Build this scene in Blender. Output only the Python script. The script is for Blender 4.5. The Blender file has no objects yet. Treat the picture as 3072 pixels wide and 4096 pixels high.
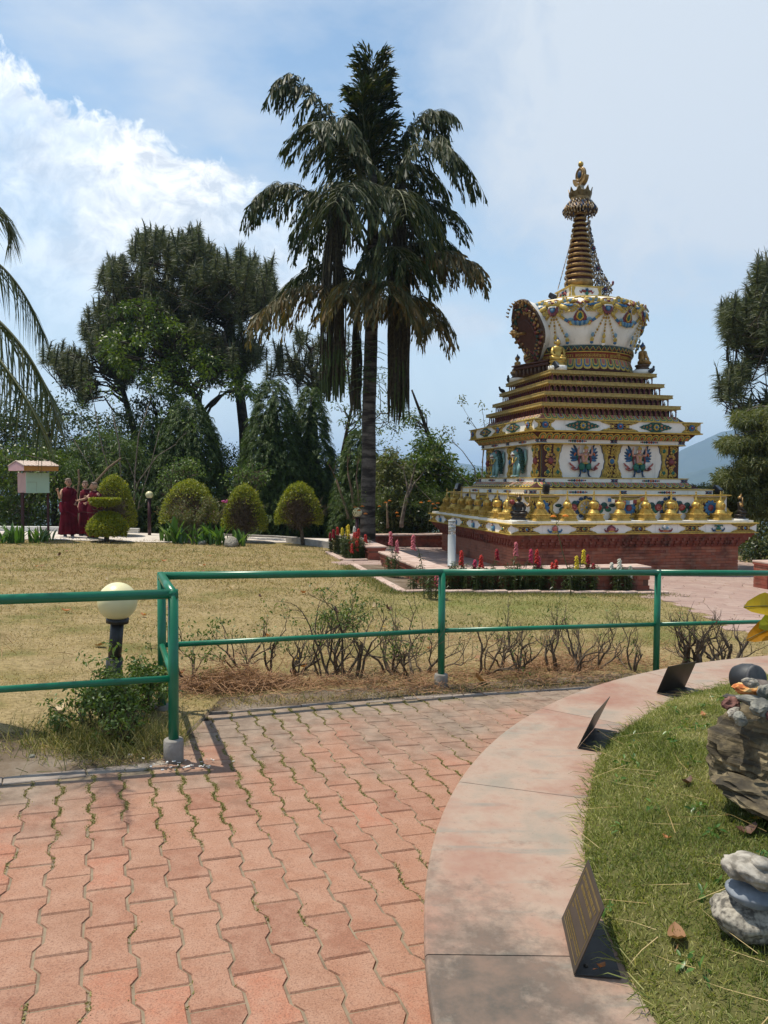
import bpy, bmesh, math, random
import numpy as np
from mathutils import Vector, Matrix
from mathutils import noise as mnoise

SC = bpy.context.scene
COL = SC.collection
R = math.radians
rng = np.random.default_rng(7)
random.seed(7)

# ------------------------------------------------------------------ camera, sky, sun, exposure
FPX, PITCH, ROLL, KPX, EYE = 3106.1, R(-2.177), R(.382), 3072/1659, 1.5
cd = bpy.data.cameras.new('camera')
cam = bpy.data.objects.new('camera', cd); COL.objects.link(cam)
cam.location = (0, 0, EYE); cam.rotation_euler = (R(90)+PITCH, -ROLL, 0)
cd.sensor_fit = 'HORIZONTAL'; cd.sensor_width = 36; cd.lens = FPX/3072*36
cd.clip_start = .05; cd.clip_end = 20000
SC.camera = cam

SUN_EL, SUN_DIR = R(69), Vector((-.94, .34, 0)).normalized()
sun_vec = Vector((SUN_DIR.x*math.cos(SUN_EL), SUN_DIR.y*math.cos(SUN_EL), math.sin(SUN_EL)))
sl = bpy.data.lights.new('sun', 'SUN'); sl.energy = 4.8; sl.angle = R(.55); sl.color = (1, .93, .80)
so = bpy.data.objects.new('sun', sl); COL.objects.link(so)
so.rotation_euler = sun_vec.to_track_quat('Z', 'Y').to_euler(); so.location = (-20, 10, 60)

SC.view_settings.view_transform = 'Standard'; SC.view_settings.look = 'None'
SC.view_settings.exposure = .16; SC.view_settings.gamma = 1
SC.view_settings.use_curve_mapping = False
SC.render.engine = 'CYCLES'
SC.cycles.use_denoising = True
SC.cycles.max_bounces = 8; SC.cycles.diffuse_bounces = 3; SC.cycles.transmission_bounces = 6
SC.cycles.volume_bounces = 1; SC.cycles.transparent_max_bounces = 8
SC.cycles.sample_clamp_indirect = 6

# pixel of the 1659 x 2212 picture -> ray, and points on it
def ray(px, py):
    u = px*KPX-1536; v = py*KPX-2048
    cr, sr = math.cos(ROLL), math.sin(ROLL)
    u, v = cr*u+sr*v, -sr*u+cr*v
    x = u/FPX; zz = -v/FPX; c, s = math.cos(PITCH), math.sin(PITCH)
    return np.array([x, c-s*zz, s+c*zz])
def aty(px, py, y):
    r = ray(px, py); p = r*(y/r[1]); p[2] += EYE; return p
def atz(px, py, z):
    r = ray(px, py); p = r*((z-EYE)/r[2]); p[2] += EYE; return p
def ground(x, y):
    ye = y if y < 9 else 9+5*(1-math.exp(-(y-9)/5))
    xs = x if abs(x) < 8 else math.copysign(8+4*(1-math.exp(-(abs(x)-8)/4)), x)
    return -.03*xs-.028*ye
def groundv(x, y):
    ye = np.where(y < 9, y, 9+5*(1-np.exp(-np.maximum(y-9, 0)/5)))
    ax = np.abs(x); xs = np.where(ax < 8, x, np.sign(x)*(8+4*(1-np.exp(-np.maximum(ax-8, 0)/4))))
    return -.03*xs-.028*ye
def G(px, py):
    r = ray(px, py); t = 1.
    for i in range(5000):
        p = r*t; p[2] += EYE
        if p[2] <= ground(p[0], p[1]): break
        t *= 1.0015
    return p
def falloff(x, y):                                     # the garden stands on a hill top: the land drops beyond it
    d = np.maximum(0, np.maximum(np.maximum(y-25.5, np.abs(x)*.8-13), -y-14))
    return .5*np.minimum(d, 4)+55*(1-np.exp(-np.maximum(d-2, 0)/70))
def land(x, y): return float(groundv(np.array(float(x)), np.array(float(y)))-falloff(np.array(float(x)), np.array(float(y))))

# ------------------------------------------------------------------ node helpers
def newmat(name):
    m = bpy.data.materials.new(name); m.use_nodes = True
    nt = m.node_tree; nt.nodes.clear()
    out = nt.nodes.new('ShaderNodeOutputMaterial')
    return m, nt, out
def N(nt, t, **kw):
    n = nt.nodes.new('ShaderNode'+t)
    for k, v in kw.items():
        if hasattr(n, k) and k not in n.inputs: setattr(n, k, v)
        else: n.inputs[k].default_value = v
    return n
def LK(nt, a, b): nt.links.new(a, b)
def ramp(nt, fac, stops, interp='LINEAR'):
    n = nt.nodes.new('ShaderNodeValToRGB'); e = n.color_ramp.elements; n.color_ramp.interpolation = interp
    while len(e) < len(stops): e.new(.5)
    for k, (p, c) in enumerate(stops):
        e[k].position = p; e[k].color = (*c, 1) if len(c) == 3 else c
    LK(nt, fac, n.inputs[0]); return n.outputs[0]
def mixc(nt, fac, a, b, mode='MIX'):
    n = nt.nodes.new('ShaderNodeMix'); n.data_type = 'RGBA'; n.blend_type = mode
    for s, v in ((n.inputs[0], fac), (n.inputs[6], a), (n.inputs[7], b)):
        if hasattr(v, 'links'): LK(nt, v, s)
        else: s.default_value = v if not isinstance(v, tuple) else ((*v, 1) if len(v) == 3 else v)
    return n.outputs[2]
def mth(nt, op, a, b=None, clamp=False):
    n = nt.nodes.new('ShaderNodeMath'); n.operation = op; n.use_clamp = clamp
    for s, v in zip(n.inputs, (a, b)):
        if v is None: continue
        if hasattr(v, 'links'): LK(nt, v, s)
        else: s.default_value = v
    return n.outputs[0]
def noise_n(nt, vec, scale, detail=4, rough=.55, out=0):
    n = nt.nodes.new('ShaderNodeTexNoise'); n.inputs['Scale'].default_value = scale
    n.inputs['Detail'].default_value = detail; n.inputs['Roughness'].default_value = rough
    if vec is not None: LK(nt, vec, n.inputs['Vector'])
    return n.outputs[out]
def posn(nt, mode='world'):
    if mode == 'world': return nt.nodes.new('ShaderNodeNewGeometry').outputs['Position']
    return nt.nodes.new('ShaderNodeTexCoord').outputs['Object']
def maprange(nt, v, a, b, c=0, d=1):
    n = nt.nodes.new('ShaderNodeMapRange'); n.clamp = True
    LK(nt, v, n.inputs[0])
    for k, x in zip((1, 2, 3, 4), (a, b, c, d)): n.inputs[k].default_value = x
    return n.outputs[0]
def bsdf(nt, out, col, rough=.6, metal=0, bump=None, bstr=.3, bdist=.01, spec=.5):
    p = nt.nodes.new('ShaderNodeBsdfPrincipled')
    for s, v in (('Base Color', col), ('Roughness', rough), ('Metallic', metal), ('Specular IOR Level', spec)):
        if hasattr(v, 'links'): LK(nt, v, p.inputs[s])
        else: p.inputs[s].default_value = (*v, 1) if isinstance(v, tuple) else v
    if bump is not None:
        b = nt.nodes.new('ShaderNodeBump'); b.inputs['Strength'].default_value = bstr; b.inputs['Distance'].default_value = bdist
        LK(nt, bump, b.inputs['Height']); LK(nt, b.outputs[0], p.inputs['Normal'])
    LK(nt, p.outputs[0], out.inputs[0]); return p
def pm(name, c1, c2=None, scale=8, rough=.6, metal=0, bump=.2, bscale=40, bdist=.004, mode='world', spec=.4, c3=None, lo=.35, hi=.65):
    """A plain weathered material: two or three colours in noise patches and a fine relief."""
    m, nt, out = newmat(name)
    v = posn(nt, mode)
    c2 = c2 or tuple(x*.75 for x in c1)
    stops = [(lo, c2), (hi, c1)] if c3 is None else [(lo, c2), (.5, c1), (hi, c3)]
    col = ramp(nt, noise_n(nt, v, scale, 6), stops)
    bsdf(nt, out, col, rough, metal, noise_n(nt, v, bscale, 3) if bump else None, bump, bdist, spec)
    return m
def leafm(name, cols, trans=.35, rough=.5, spec=.35, tint=None):
    """Leaf colour by the leaf's own random number; light passes through the blade."""
    m, nt, out = newmat(name)
    a = nt.nodes.new('ShaderNodeAttribute'); a.attribute_name = 'rnd'
    n = len(cols)
    col = ramp(nt, a.outputs['Fac'], [(k/max(1, n-1), c) for k, c in enumerate(cols)])
    p = nt.nodes.new('ShaderNodeBsdfPrincipled'); LK(nt, col, p.inputs['Base Color'])
    p.inputs['Roughness'].default_value = rough; p.inputs['Specular IOR Level'].default_value = spec
    if trans > 0:
        t = nt.nodes.new('ShaderNodeBsdfTranslucent')
        LK(nt, mixc(nt, 1., col, tint or (1.25, 1.3, .6), 'MULTIPLY'), t.inputs[0])
        mx = nt.nodes.new('ShaderNodeMixShader'); mx.inputs[0].default_value = trans
        LK(nt, p.outputs[0], mx.inputs[1]); LK(nt, t.outputs[0], mx.inputs[2]); LK(nt, mx.outputs[0], out.inputs[0])
    else: LK(nt, p.outputs[0], out.inputs[0])
    return m

# ------------------------------------------------------------------ world: Nishita sky with a cumulus bank to the left and thin high veils
W = bpy.data.worlds.new('World'); SC.world = W; W.use_nodes = True
nt = W.node_tree; nt.nodes.clear()
wo = nt.nodes.new('ShaderNodeOutputWorld'); bg = nt.nodes.new('ShaderNodeBackground'); LK(nt, bg.outputs[0], wo.inputs[0])
sky = nt.nodes.new('ShaderNodeTexSky'); sky.sky_type = 'NISHITA'; sky.sun_disc = False
sky.sun_elevation = SUN_EL; sky.sun_rotation = math.atan2(SUN_DIR.x, SUN_DIR.y)
sky.altitude = 1400; sky.air_density = 1.2; sky.dust_density = .7; sky.ozone_density = 1.3
SKY_STR = .15
bg.inputs[1].default_value = SKY_STR
dirv = nt.nodes.new('ShaderNodeTexCoord').outputs['Generated']
def dotn(v, c):
    n = nt.nodes.new('ShaderNodeVectorMath'); n.operation = 'DOT_PRODUCT'; LK(nt, v, n.inputs[0]); n.inputs[1].default_value = c
    return n.outputs['Value']
def unit(a): a = np.array(a); return a/np.linalg.norm(a)
nb = unit(np.cross(unit(ray(0, 110)), unit(ray(560, 420))))          # great circle along the top edge of the cloud bank
if nb[2] > 0: nb = -nb
sd = dotn(dirv, tuple(nb))                                             # > 0 below the edge
warp = nt.nodes.new('ShaderNodeVectorMath'); warp.operation = 'MULTIPLY_ADD'
LK(nt, noise_n(nt, dirv, 7, 3, out=1), warp.inputs[0]); warp.inputs[1].default_value = (.12, .12, .12); LK(nt, dirv, warp.inputs[2])
f1 = noise_n(nt, warp.outputs[0], 7.5, 12, .6); f2 = noise_n(nt, warp.outputs[0], 26, 9, .62)
f3 = noise_n(nt, dirv, 3.2, 4, .5)
edge = mth(nt, 'ADD', mth(nt, 'ADD', sd, mth(nt, 'MULTIPLY', mth(nt, 'SUBTRACT', f1, .5), .22)), mth(nt, 'MULTIPLY', mth(nt, 'SUBTRACT', f2, .5), .09))
dens = maprange(nt, edge, -.002, .016)
tail = maprange(nt, sd, .02, .24, 1, .12)                             # the bank thins downwards
gaps = maprange(nt, f1, .36, .6, .15, 1)
gaps = mth(nt, 'MAXIMUM', gaps, maprange(nt, edge, .0, .07, 1, 0))
leftw = maprange(nt, dotn(dirv, (1, 0, 0)), -.24, .02, 1, .1)
cum = mth(nt, 'MULTIPLY', mth(nt, 'MULTIPLY', dens, tail), mth(nt, 'MULTIPLY', gaps, leftw), True)
# thin veils: stretched noise
st = nt.nodes.new('ShaderNodeMapping'); LK(nt, dirv, st.inputs[0]); st.inputs['Scale'].default_value = (1.3, 1.3, 3.4); st.inputs['Rotation'].default_value = (0, .5, .3)
veil = maprange(nt, noise_n(nt, st.outputs[0], 2.6, 7, .55), .43, .66, 0, .8)
upright = maprange(nt, mth(nt, 'ADD', dotn(dirv, tuple(unit(ray(1640, -10)))), mth(nt, 'MULTIPLY', mth(nt, 'SUBTRACT', f1, .5), .10)), .925, .975, 0, 1)
veil = mth(nt, 'MAXIMUM', veil, upright)
low = maprange(nt, dotn(dirv, (0, 0, 1)), .0, .42, .8, .0)
veil = mth(nt, 'MAXIMUM', veil, low)
ccol = mixc(nt, maprange(nt, f2, .38, .60), (4.6, 5.0, 5.5), (8.6, 8.6, 8.4))
skyc = mixc(nt, veil, mixc(nt, 1., sky.outputs[0], (1.16, 1.16, 1.02), 'MULTIPLY'), (4.3, 4.75, 5.25))
skyc = mixc(nt, cum, skyc, ccol)
LK(nt, skyc, bg.inputs[0])

# ------------------------------------------------------------------ mesh helpers
class MB:
    """Collects shapes as ONE mesh; M is the current transform, m the current material slot."""
    def __init__(s): s.v = []; s.f = []; s.mi = []; s.n = 0; s.m = 0; s.M = np.eye(4); s.sm = []; s.smooth = True
    def add(s, verts, faces):
        v = np.asarray(verts, float).reshape(-1, 3)
        v = v@s.M[:3, :3].T+s.M[:3, 3]
        s.v.append(v); n = s.n
        for f in faces: s.f.append(tuple(i+n for i in f)); s.mi.append(s.m); s.sm.append(s.smooth)
        s.n += len(v)
    def at(s, *Ms):
        M = np.eye(4)
        for m in Ms: M = M@np.array(m)
        s.M = M; return s
    def box(s, x0, x1, y0, y1, z0, z1, b=0):
        if b <= 0:
            v = [(x, y, z) for z in (z0, z1) for y in (y0, y1) for x in (x0, x1)]
            sm = s.smooth; s.smooth = False
            s.add(v, [(0, 2, 3, 1), (4, 5, 7, 6), (0, 1, 5, 4), (2, 6, 7, 3), (0, 4, 6, 2), (1, 3, 7, 5)]); s.smooth = sm
        else:                                            # bevelled: octagonal section both ways
            b = min(b, (x1-x0)*.49, (y1-y0)*.49, (z1-z0)*.49)
            def ringp(i, z): return [(x0+i, y0, z), (x1-i, y0, z), (x1, y0+i, z), (x1, y1-i, z), (x1-i, y1, z), (x0+i, y1, z), (x0, y1-i, z), (x0, y0+i, z)]
            def ringi(z): return [(x0+b, y0+b, z), (x1-b, y0+b, z), (x1-b, y0+b, z), (x1-b, y1-b, z), (x1-b, y1-b, z), (x0+b, y1-b, z), (x0+b, y1-b, z), (x0+b, y0+b, z)]
            v = ringi(z0)+ringp(b, z0+b)+ringp(b, z1-b)+ringi(z1)
            F = []
            for k in range(3):
                for i in range(8):
                    j = (i+1) % 8; F.append((k*8+i, k*8+j, k*8+8+j, k*8+8+i))
            F.append((1, 0, 5, 3)[::1]); F.append((24, 25, 27, 29))
            sm = s.smooth; s.smooth = False; s.add(v, F); s.smooth = sm
    def prism(s, poly, d0, d1, bev=0):
        """Polygon in x,z extruded along -y from d0 to d1 (d1 > d0 stands proud towards -y)."""
        n = len(poly); P = np.array(poly, float); c = P.mean(0)
        v = [(x, -d0, z) for x, z in P]; rings = 1
        if bev > 0:
            v += [(x, -(d1-bev), z) for x, z in P]; rings += 1
            Q = c+(P-c)*(1-bev*1.6/max(1e-6, np.abs(P-c).max()))
            v += [(x, -d1, z) for x, z in Q]
        else: v += [(x, -d1, z) for x, z in P]
        F = []
        for k in range(rings):
            for i in range(n): j = (i+1) % n; F.append((k*n+i, k*n+j, k*n+n+j, k*n+n+i))
        F.append(tuple(range(rings*n, rings*n+n)))
        sm = s.smooth; s.smooth = False; s.add(v, F); s.smooth = sm
    def tube(s, pts, r, n=6, cap=True, flat=1.0):
        P = np.asarray(pts, float); k = len(P)
        r = np.full(k, r) if np.isscalar(r) else np.asarray(r, float)
        T = np.gradient(P, axis=0); T /= np.linalg.norm(T, axis=1)[:, None]+1e-9
        a = np.array([0, 0, 1.]) if abs(T[0][2]) < .9 else np.array([1., 0, 0])
        u = np.cross(T[0], a); u /= np.linalg.norm(u); V = []
        for i in range(k):
            u = u-T[i]*(u@T[i]); u /= np.linalg.norm(u)+1e-9; w = np.cross(T[i], u)
            for q in range(n):
                t = 2*math.pi*q/n; V.append(P[i]+r[i]*(math.cos(t)*u+flat*math.sin(t)*w))
        F = [(i*n+q, i*n+(q+1) % n, (i+1)*n+(q+1) % n, (i+1)*n+q) for i in range(k-1) for q in range(n)]
        if cap: F += [tuple(range(n))[::-1], tuple(range((k-1)*n, k*n))]
        s.add(V, F)
    def lathe(s, prof, n=24, a0=0, a1=2*math.pi, c=(0, 0)):
        full = abs(a1-a0-2*math.pi) < 1e-6; m = n if full else n+1; V = []
        for r, z in prof:
            for q in range(m):
                t = a0+(a1-a0)*q/n; V.append((c[0]+r*math.cos(t), c[1]+r*math.sin(t), z))
        F = []
        for i in range(len(prof)-1):
            for q in range(n):
                p = (q+1) % m if full else q+1
                F.append((i*m+q, i*m+p, i*m+m+p, i*m+m+q))
        if full and prof[0][0] > 1e-5: F.append(tuple(range(m))[::-1])
        if full and prof[-1][0] > 1e-5: F.append(tuple(range((len(prof)-1)*m, len(prof)*m)))
        s.add(V, F)
    def sq(s, prof, bot=True, top=True):
        """Square lathe: profile of (half width, z)."""
        V = [(sx*w, sy*w, z) for w, z in prof for sx, sy in ((-1, -1), (1, -1), (1, 1), (-1, 1))]
        F = [(i*4+q, i*4+(q+1) % 4, i*4+4+(q+1) % 4, i*4+4+q) for i in range(len(prof)-1) for q in range(4)]
        if bot: F.append((3, 2, 1, 0))
        if top: k = 4*len(prof)-4; F.append((k, k+1, k+2, k+3))
        sm = s.smooth; s.smooth = False; s.add(V, F); s.smooth = sm
    def ell(s, c, r, n=10, k=6, rot=None):
        """Ellipsoid."""
        r = (r, r, r) if np.isscalar(r) else r; V = []
        for i in range(k+1):
            p = math.pi*i/k
            for q in range(n):
                t = 2*math.pi*q/n; V.append((r[0]*math.sin(p)*math.cos(t), r[1]*math.sin(p)*math.sin(t), r[2]*math.cos(p)))
        V = np.array(V)
        if rot is not None: V = V@np.array(rot).T
        V += np.array(c)
        F = [(i*n+(q+1) % n, i*n+q, i*n+n+q, i*n+n+(q+1) % n)[::-1][::-1] for i in range(k) for q in range(n)]
        s.add(V, F)
    def mesh(s, name, mats):
        me = bpy.data.meshes.new(name)
        V = np.concatenate(s.v) if s.v else np.zeros((0, 3))
        me.from_pydata(V.tolist(), [], s.f)
        for m in (mats if isinstance(mats, (list, tuple)) else [mats]): me.materials.append(m)
        me.polygons.foreach_set('material_index', np.array(s.mi, np.int32))
        me.polygons.foreach_set('use_smooth', np.array(s.sm, bool))
        me.validate(); me.update(); return me
    def obj(s, name, mats, parent=None, world=True, **kw):
        return link(name, s.mesh(name, mats), parent, world, **kw)

def wm(o):
    b = Matrix.LocRotScale(o.location, o.rotation_euler, o.scale)
    return wm(o.parent)@o.matrix_parent_inverse@b if o.parent else b
def link(name, me, parent=None, world=True, loc=None, rot=None, label=None, cat=None, group=None, kind=None):
    o = bpy.data.objects.new(name, me); COL.objects.link(o)
    if parent is not None:
        o.parent = parent
        if world: o.matrix_parent_inverse = wm(parent).inverted()
    if loc is not None: o.location = loc
    if rot is not None: o.rotation_euler = rot
    return tag(o, label, cat, group, kind)
def tag(o, label=None, cat=None, group=None, kind=None):
    if label: o['label'] = label
    if cat: o['category'] = cat
    if group: o['group'] = group
    if kind: o['kind'] = kind
    return o
def thing(name, label, cat, loc, rotz=0, group=None):
    o = bpy.data.objects.new(name, None); COL.objects.link(o); o.empty_display_size = .1
    o.location = loc; o.rotation_euler = (0, 0, rotz)
    return tag(o, label, cat, group)
def copytree(o, parent=None, **kw):
    c = o.copy(); COL.objects.link(c)
    if parent is not None: c.parent = parent
    for ch in list(o.children): copytree(ch, c)
    for k, v in kw.items():
        if k in ('label', 'group', 'category'): c[k] = v
        else: setattr(c, k, v)
    return c
def T(x, y, z): return Matrix.Translation((x, y, z))
def RZ(a): return Matrix.Rotation(a, 4, 'Z')
def RX(a): return Matrix.Rotation(a, 4, 'X')
def RY(a): return Matrix.Rotation(a, 4, 'Y')
def SCL(x, y=None, z=None):
    m = Matrix.Identity(4); m[0][0] = x; m[1][1] = x if y is None else y; m[2][2] = x if z is None else z; return m

def nrm(a): return a/(np.linalg.norm(a, axis=-1, keepdims=True)+1e-9)
def leafmesh(name, P, D, Nn, L, Wd, mats, parent=None, shape='kite', bend=.0, rnd=None, mi=None, **kw):
    """Many leaves as one mesh. P base, D direction, Nn face normal (all n x 3), L length, Wd width."""
    P = np.asarray(P, float); n = len(P); D = nrm(np.asarray(D, float)); L = np.broadcast_to(L, n)[:, None]; Wd = np.broadcast_to(Wd, n)[:, None]
    S = nrm(np.cross(D, Nn)); U = nrm(np.cross(S, D))
    bend = np.broadcast_to(bend, n)[:, None]
    dn = np.array([0, 0, -1.])
    if shape == 'kite':
        V = np.stack([P, P+D*L*.45+S*Wd*.5+dn*bend*L*.2, P+D*L+dn*bend*L, P+D*L*.45-S*Wd*.5+dn*bend*L*.2], 1)
        idx = np.array([0, 1, 2, 3]); fs = [4]
    elif shape == 'needle':
        V = np.stack([P+S*Wd*.5, P-S*Wd*.5, P+D*L+dn*bend*L], 1); idx = np.array([0, 1, 2]); fs = [3]
    elif shape == 'blade':
        m1 = P+D*L*.55+dn*bend*L*.25
        V = np.stack([P+S*Wd*.5, P-S*Wd*.5, m1-S*Wd*.4, m1+S*Wd*.4, P+D*L+dn*bend*L], 1)
        idx = np.array([0, 1, 2, 3, 3, 2, 4]); fs = [4, 3]
    elif shape == 'fish':                                 # jagged wedge leaflet of a fishtail palm
        V = np.stack([P, P+D*L*.55+S*Wd*.35, P+D*L*.8+S*Wd*.75+dn*bend*L*.7, P+D*L*.86+S*Wd*.25+dn*bend*L*.5, P+D*L*1.1+dn*bend*L,
                      P+D*L*.84-S*Wd*.2+dn*bend*L*.5, P+D*L*.72-S*Wd*.6+dn*bend*L*.6, P+D*L*.5-S*Wd*.32], 1)
        idx = np.array([0, 7, 6, 5, 0, 5, 4, 3, 0, 3, 2, 1]); fs = [4, 4, 4]
    elif shape == 'leaf':                                 # pointed oval folded along its rib
        f = U*Wd*.12
        V = np.stack([P, P+D*L*.3+S*Wd*.45+f, P+D*L*.65+S*Wd*.42+f+dn*bend*L*.35, P+D*L+dn*bend*L, P+D*L*.65-S*Wd*.42+f+dn*bend*L*.35, P+D*L*.3-S*Wd*.45+f, P+D*L*.45+dn*bend*L*.15], 1)
        idx = np.array([0, 6, 2, 1, 6, 3, 2, 2, 0, 5, 4, 6, 6, 4, 3, 3])
        idx = np.array([0, 1, 2, 6, 6, 2, 3, 0, 6, 4, 5, 6, 3, 4]); fs = [4, 3, 4, 3]
    k = V.shape[1]; nf = len(fs); li = len(idx)
    loops = (np.arange(n)[:, None]*k+idx[None]).ravel().astype(np.int32)
    tot = np.tile(np.array(fs, np.int32), n); start = np.concatenate([[0], np.cumsum(tot)[:-1]]).astype(np.int32)
    me = bpy.data.meshes.new(name)
    me.vertices.add(n*k); me.vertices.foreach_set('co', V.reshape(-1).astype(np.float32))
    me.loops.add(n*li); me.loops.foreach_set('vertex_index', loops)
    me.polygons.add(n*nf); me.polygons.foreach_set('loop_start', start); me.polygons.foreach_set('loop_total', tot)
    at = me.attributes.new('rnd', 'FLOAT', 'FACE')
    rr = rng.random(n) if rnd is None else np.clip(rnd, 0, 1)
    at.data.foreach_set('value', np.repeat(rr, nf).astype(np.float32))
    for m in (mats if isinstance(mats, (list, tuple)) else [mats]): me.materials.append(m)
    if mi is not None: me.polygons.foreach_set('material_index', np.repeat(np.asarray(mi, np.int32), nf))
    me.update(calc_edges=True)
    return link(name, me, parent, **kw)
def rdir(n, up=0.): d = rng.normal(size=(n, 3)); d[:, 2] += up; return nrm(d)
def inpoly(x, y, poly):
    x = np.asarray(x, float); y = np.asarray(y, float); ins = np.zeros(x.shape, bool); n = len(poly); j = n-1
    for i in range(n):
        xi, yi = poly[i][:2]; xj, yj = poly[j][:2]
        c = ((yi > y) != (yj > y)) & (x < (xj-xi)*(y-yi)/((yj-yi) if yj != yi else 1e-9)+xi)
        ins ^= c; j = i
    return ins
def branch(mb, p, d, L, r, depth, rs, spread=.7, up=.15, nseg=4, n=5, tips=None, ratio=.68, kids=(2, 3), wob=.25):
    """Recursive limb: tapering crooked tube that forks."""
    p = np.array(p, float); d = nrm(np.array(d, float)); pts = [p]; rr = [r]; q = p.copy(); dd = d.copy()
    for i in range(nseg):
        dd = nrm(dd+rs.normal(size=3)*wob*.5+np.array([0, 0, up*.3])); q = q+dd*L/nseg; pts.append(q.copy()); rr.append(r*(1-.42*(i+1)/nseg))
    mb.tube(pts, rr, n if depth > 0 else 3, cap=False)
    if tips is not None and depth <= 1: tips.append((q.copy(), dd.copy()))
    if depth <= 0: return
    for k in range(rs.integers(kids[0], kids[1]+1)):
        w = nrm(rs.normal(size=3)); nd = nrm(dd+w*spread+np.array([0, 0, up]))
        s = pts[rs.integers(max(1, nseg-2), nseg+1)]
        branch(mb, s, nd, L*ratio*rs.uniform(.75, 1.2), rr[-1]*.8, depth-1, rs, spread, up, max(2, nseg-1), max(3, n-1), tips, ratio, kids, wob)
# ================================================================== materials
M = {}
def lawn_mat():
    m, nt, out = newmat('lawn'); v = posn(nt)
    n1 = noise_n(nt, v, 1.1, 5); n2 = noise_n(nt, v, 26, 5, .7)
    n3 = noise_n(nt, v, 5, 6, .7)
    c = ramp(nt, n1, [(.34, (.16, .15, .05)), (.46, (.285, .215, .10)), (.56, (.33, .25, .13)), (.68, (.24, .175, .085))])
    c = mixc(nt, maprange(nt, n3, .5, .68, 0, .7), c, (.15, .125, .05))
    c = mixc(nt, mth(nt, 'MULTIPLY', maprange(nt, n2, .42, .66), .75), c, (.12, .09, .04))
    # greener turf along the flower bed and in front of the far path
    d = nt.nodes.new('ShaderNodeVectorMath'); d.operation = 'DISTANCE'; LK(nt, v, d.inputs[0]); d.inputs[1].default_value = (2.2, 11.6, -.4)
    gm = mth(nt, 'MULTIPLY', maprange(nt, mth(nt, 'ADD', d.outputs['Value'], mth(nt, 'MULTIPLY', n1, 2.)), 1.7, 4.2, 1, 0), maprange(nt, n2, .3, .6))
    c = mixc(nt, mth(nt, 'MULTIPLY', gm, .75), c, (.13, .16, .04))
    bsdf(nt, out, c, .9, 0, n2, .5, .02, .1); return m
M['lawn'] = lawn_mat()
M['soil'] = pm('soil', (.16, .12, .085), (.10, .075, .052), 3, .95, 0, .6, 30, .02, c3=(.21, .17, .13), spec=.1)
M['far_land'] = pm('far_land', (.035, .055, .025), (.025, .04, .02), .02, .95, 0, 0, c3=(.05, .065, .035), spec=.05)
M['joint_sand'] = pm('joint_sand', (.27, .21, .145), (.17, .13, .09), 14, .95, 0, .5, 90, .006, spec=.1)
def paver_mat():
    m, nt, out = newmat('paver'); v = posn(nt)
    oi = nt.nodes.new('ShaderNodeObjectInfo')
    c = ramp(nt, oi.outputs['Random'], [(0, (.25, .11, .07)), (.3, (.335, .165, .105)), (.62, (.36, .185, .118)), (.85, (.31, .17, .112)), (1, (.42, .16, .095))])
    n1 = noise_n(nt, v, 2.2, 6); n2 = noise_n(nt, v, 160, 3, .8); n3 = noise_n(nt, v, 9, 6, .65)
    c = mixc(nt, maprange(nt, noise_n(nt, v, 75, 4, .8), .40, .66, 0, .5), c, (.22, .115, .075))
    c = mixc(nt, maprange(nt, n3, .38, .66, 0, .7), c, (.39, .235, .165))
    c = mixc(nt, maprange(nt, n2, .52, .62, 0, .7), c, (.16, .085, .06)); c = mixc(nt, maprange(nt, n2, .46, .36, 0, .3), c, (.42, .27, .19))
    # grey grime and lichen near the fence line
    sep = nt.nodes.new('ShaderNodeSeparateXYZ'); LK(nt, v, sep.inputs[0])
    fl = mth(nt, 'SUBTRACT', sep.outputs[1], mth(nt, 'ADD', mth(nt, 'MULTIPLY', sep.outputs[0], .42), 4.55))
    dirt = mth(nt, 'ADD', mth(nt, 'MULTIPLY', fl, .28), mth(nt, 'MULTIPLY', n1, .9))
    left = maprange(nt, sep.outputs[0], -2.3, -1.1, .35, 0)
    dirt = maprange(nt, mth(nt, 'ADD', dirt, left), .36, .68, 0, .75)
    c = mixc(nt, dirt, c, ramp(nt, n3, [(.35, (.13, .115, .09)), (.65, (.27, .225, .175))]))
    bsdf(nt, out, c, .88, 0, n2, .55, .003, .2); return m
M['paver'] = paver_mat()
M['kerb'] = pm('kerb', (.28, .235, .20), (.20, .165, .14), 6, .9, 0, .5, 60, .006, c3=(.33, .28, .23), spec=.2)
M['concrete'] = pm('concrete', (.40, .37, .33), (.27, .25, .23), 4, .9, 0, .4, 50, .006, spec=.2)
M['pale_path'] = pm('pale_path', (.56, .50, .44), (.42, .36, .32), 1.5, .9, 0, .3, 20, .01, c3=(.62, .56, .50), spec=.2)
M['white_wash'] = pm('white_wash', (.74, .73, .69), (.55, .53, .49), 3, .85, 0, .3, 30, .008, spec=.2)
def flag_mat():
    m, nt, out = newmat('flagstone'); v = posn(nt); oi = nt.nodes.new('ShaderNodeObjectInfo')
    c = ramp(nt, oi.outputs['Random'], [(0, (.31, .21, .175)), (.5, (.37, .27, .225)), (1, (.34, .23, .19))])
    c = mixc(nt, maprange(nt, noise_n(nt, v, 5, 6), .4, .7, 0, .6), c, (.25, .17, .145))
    bsdf(nt, out, c, .85, 0, noise_n(nt, v, 40, 4), .4, .006, .25); return m
M['flag'] = flag_mat()
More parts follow.
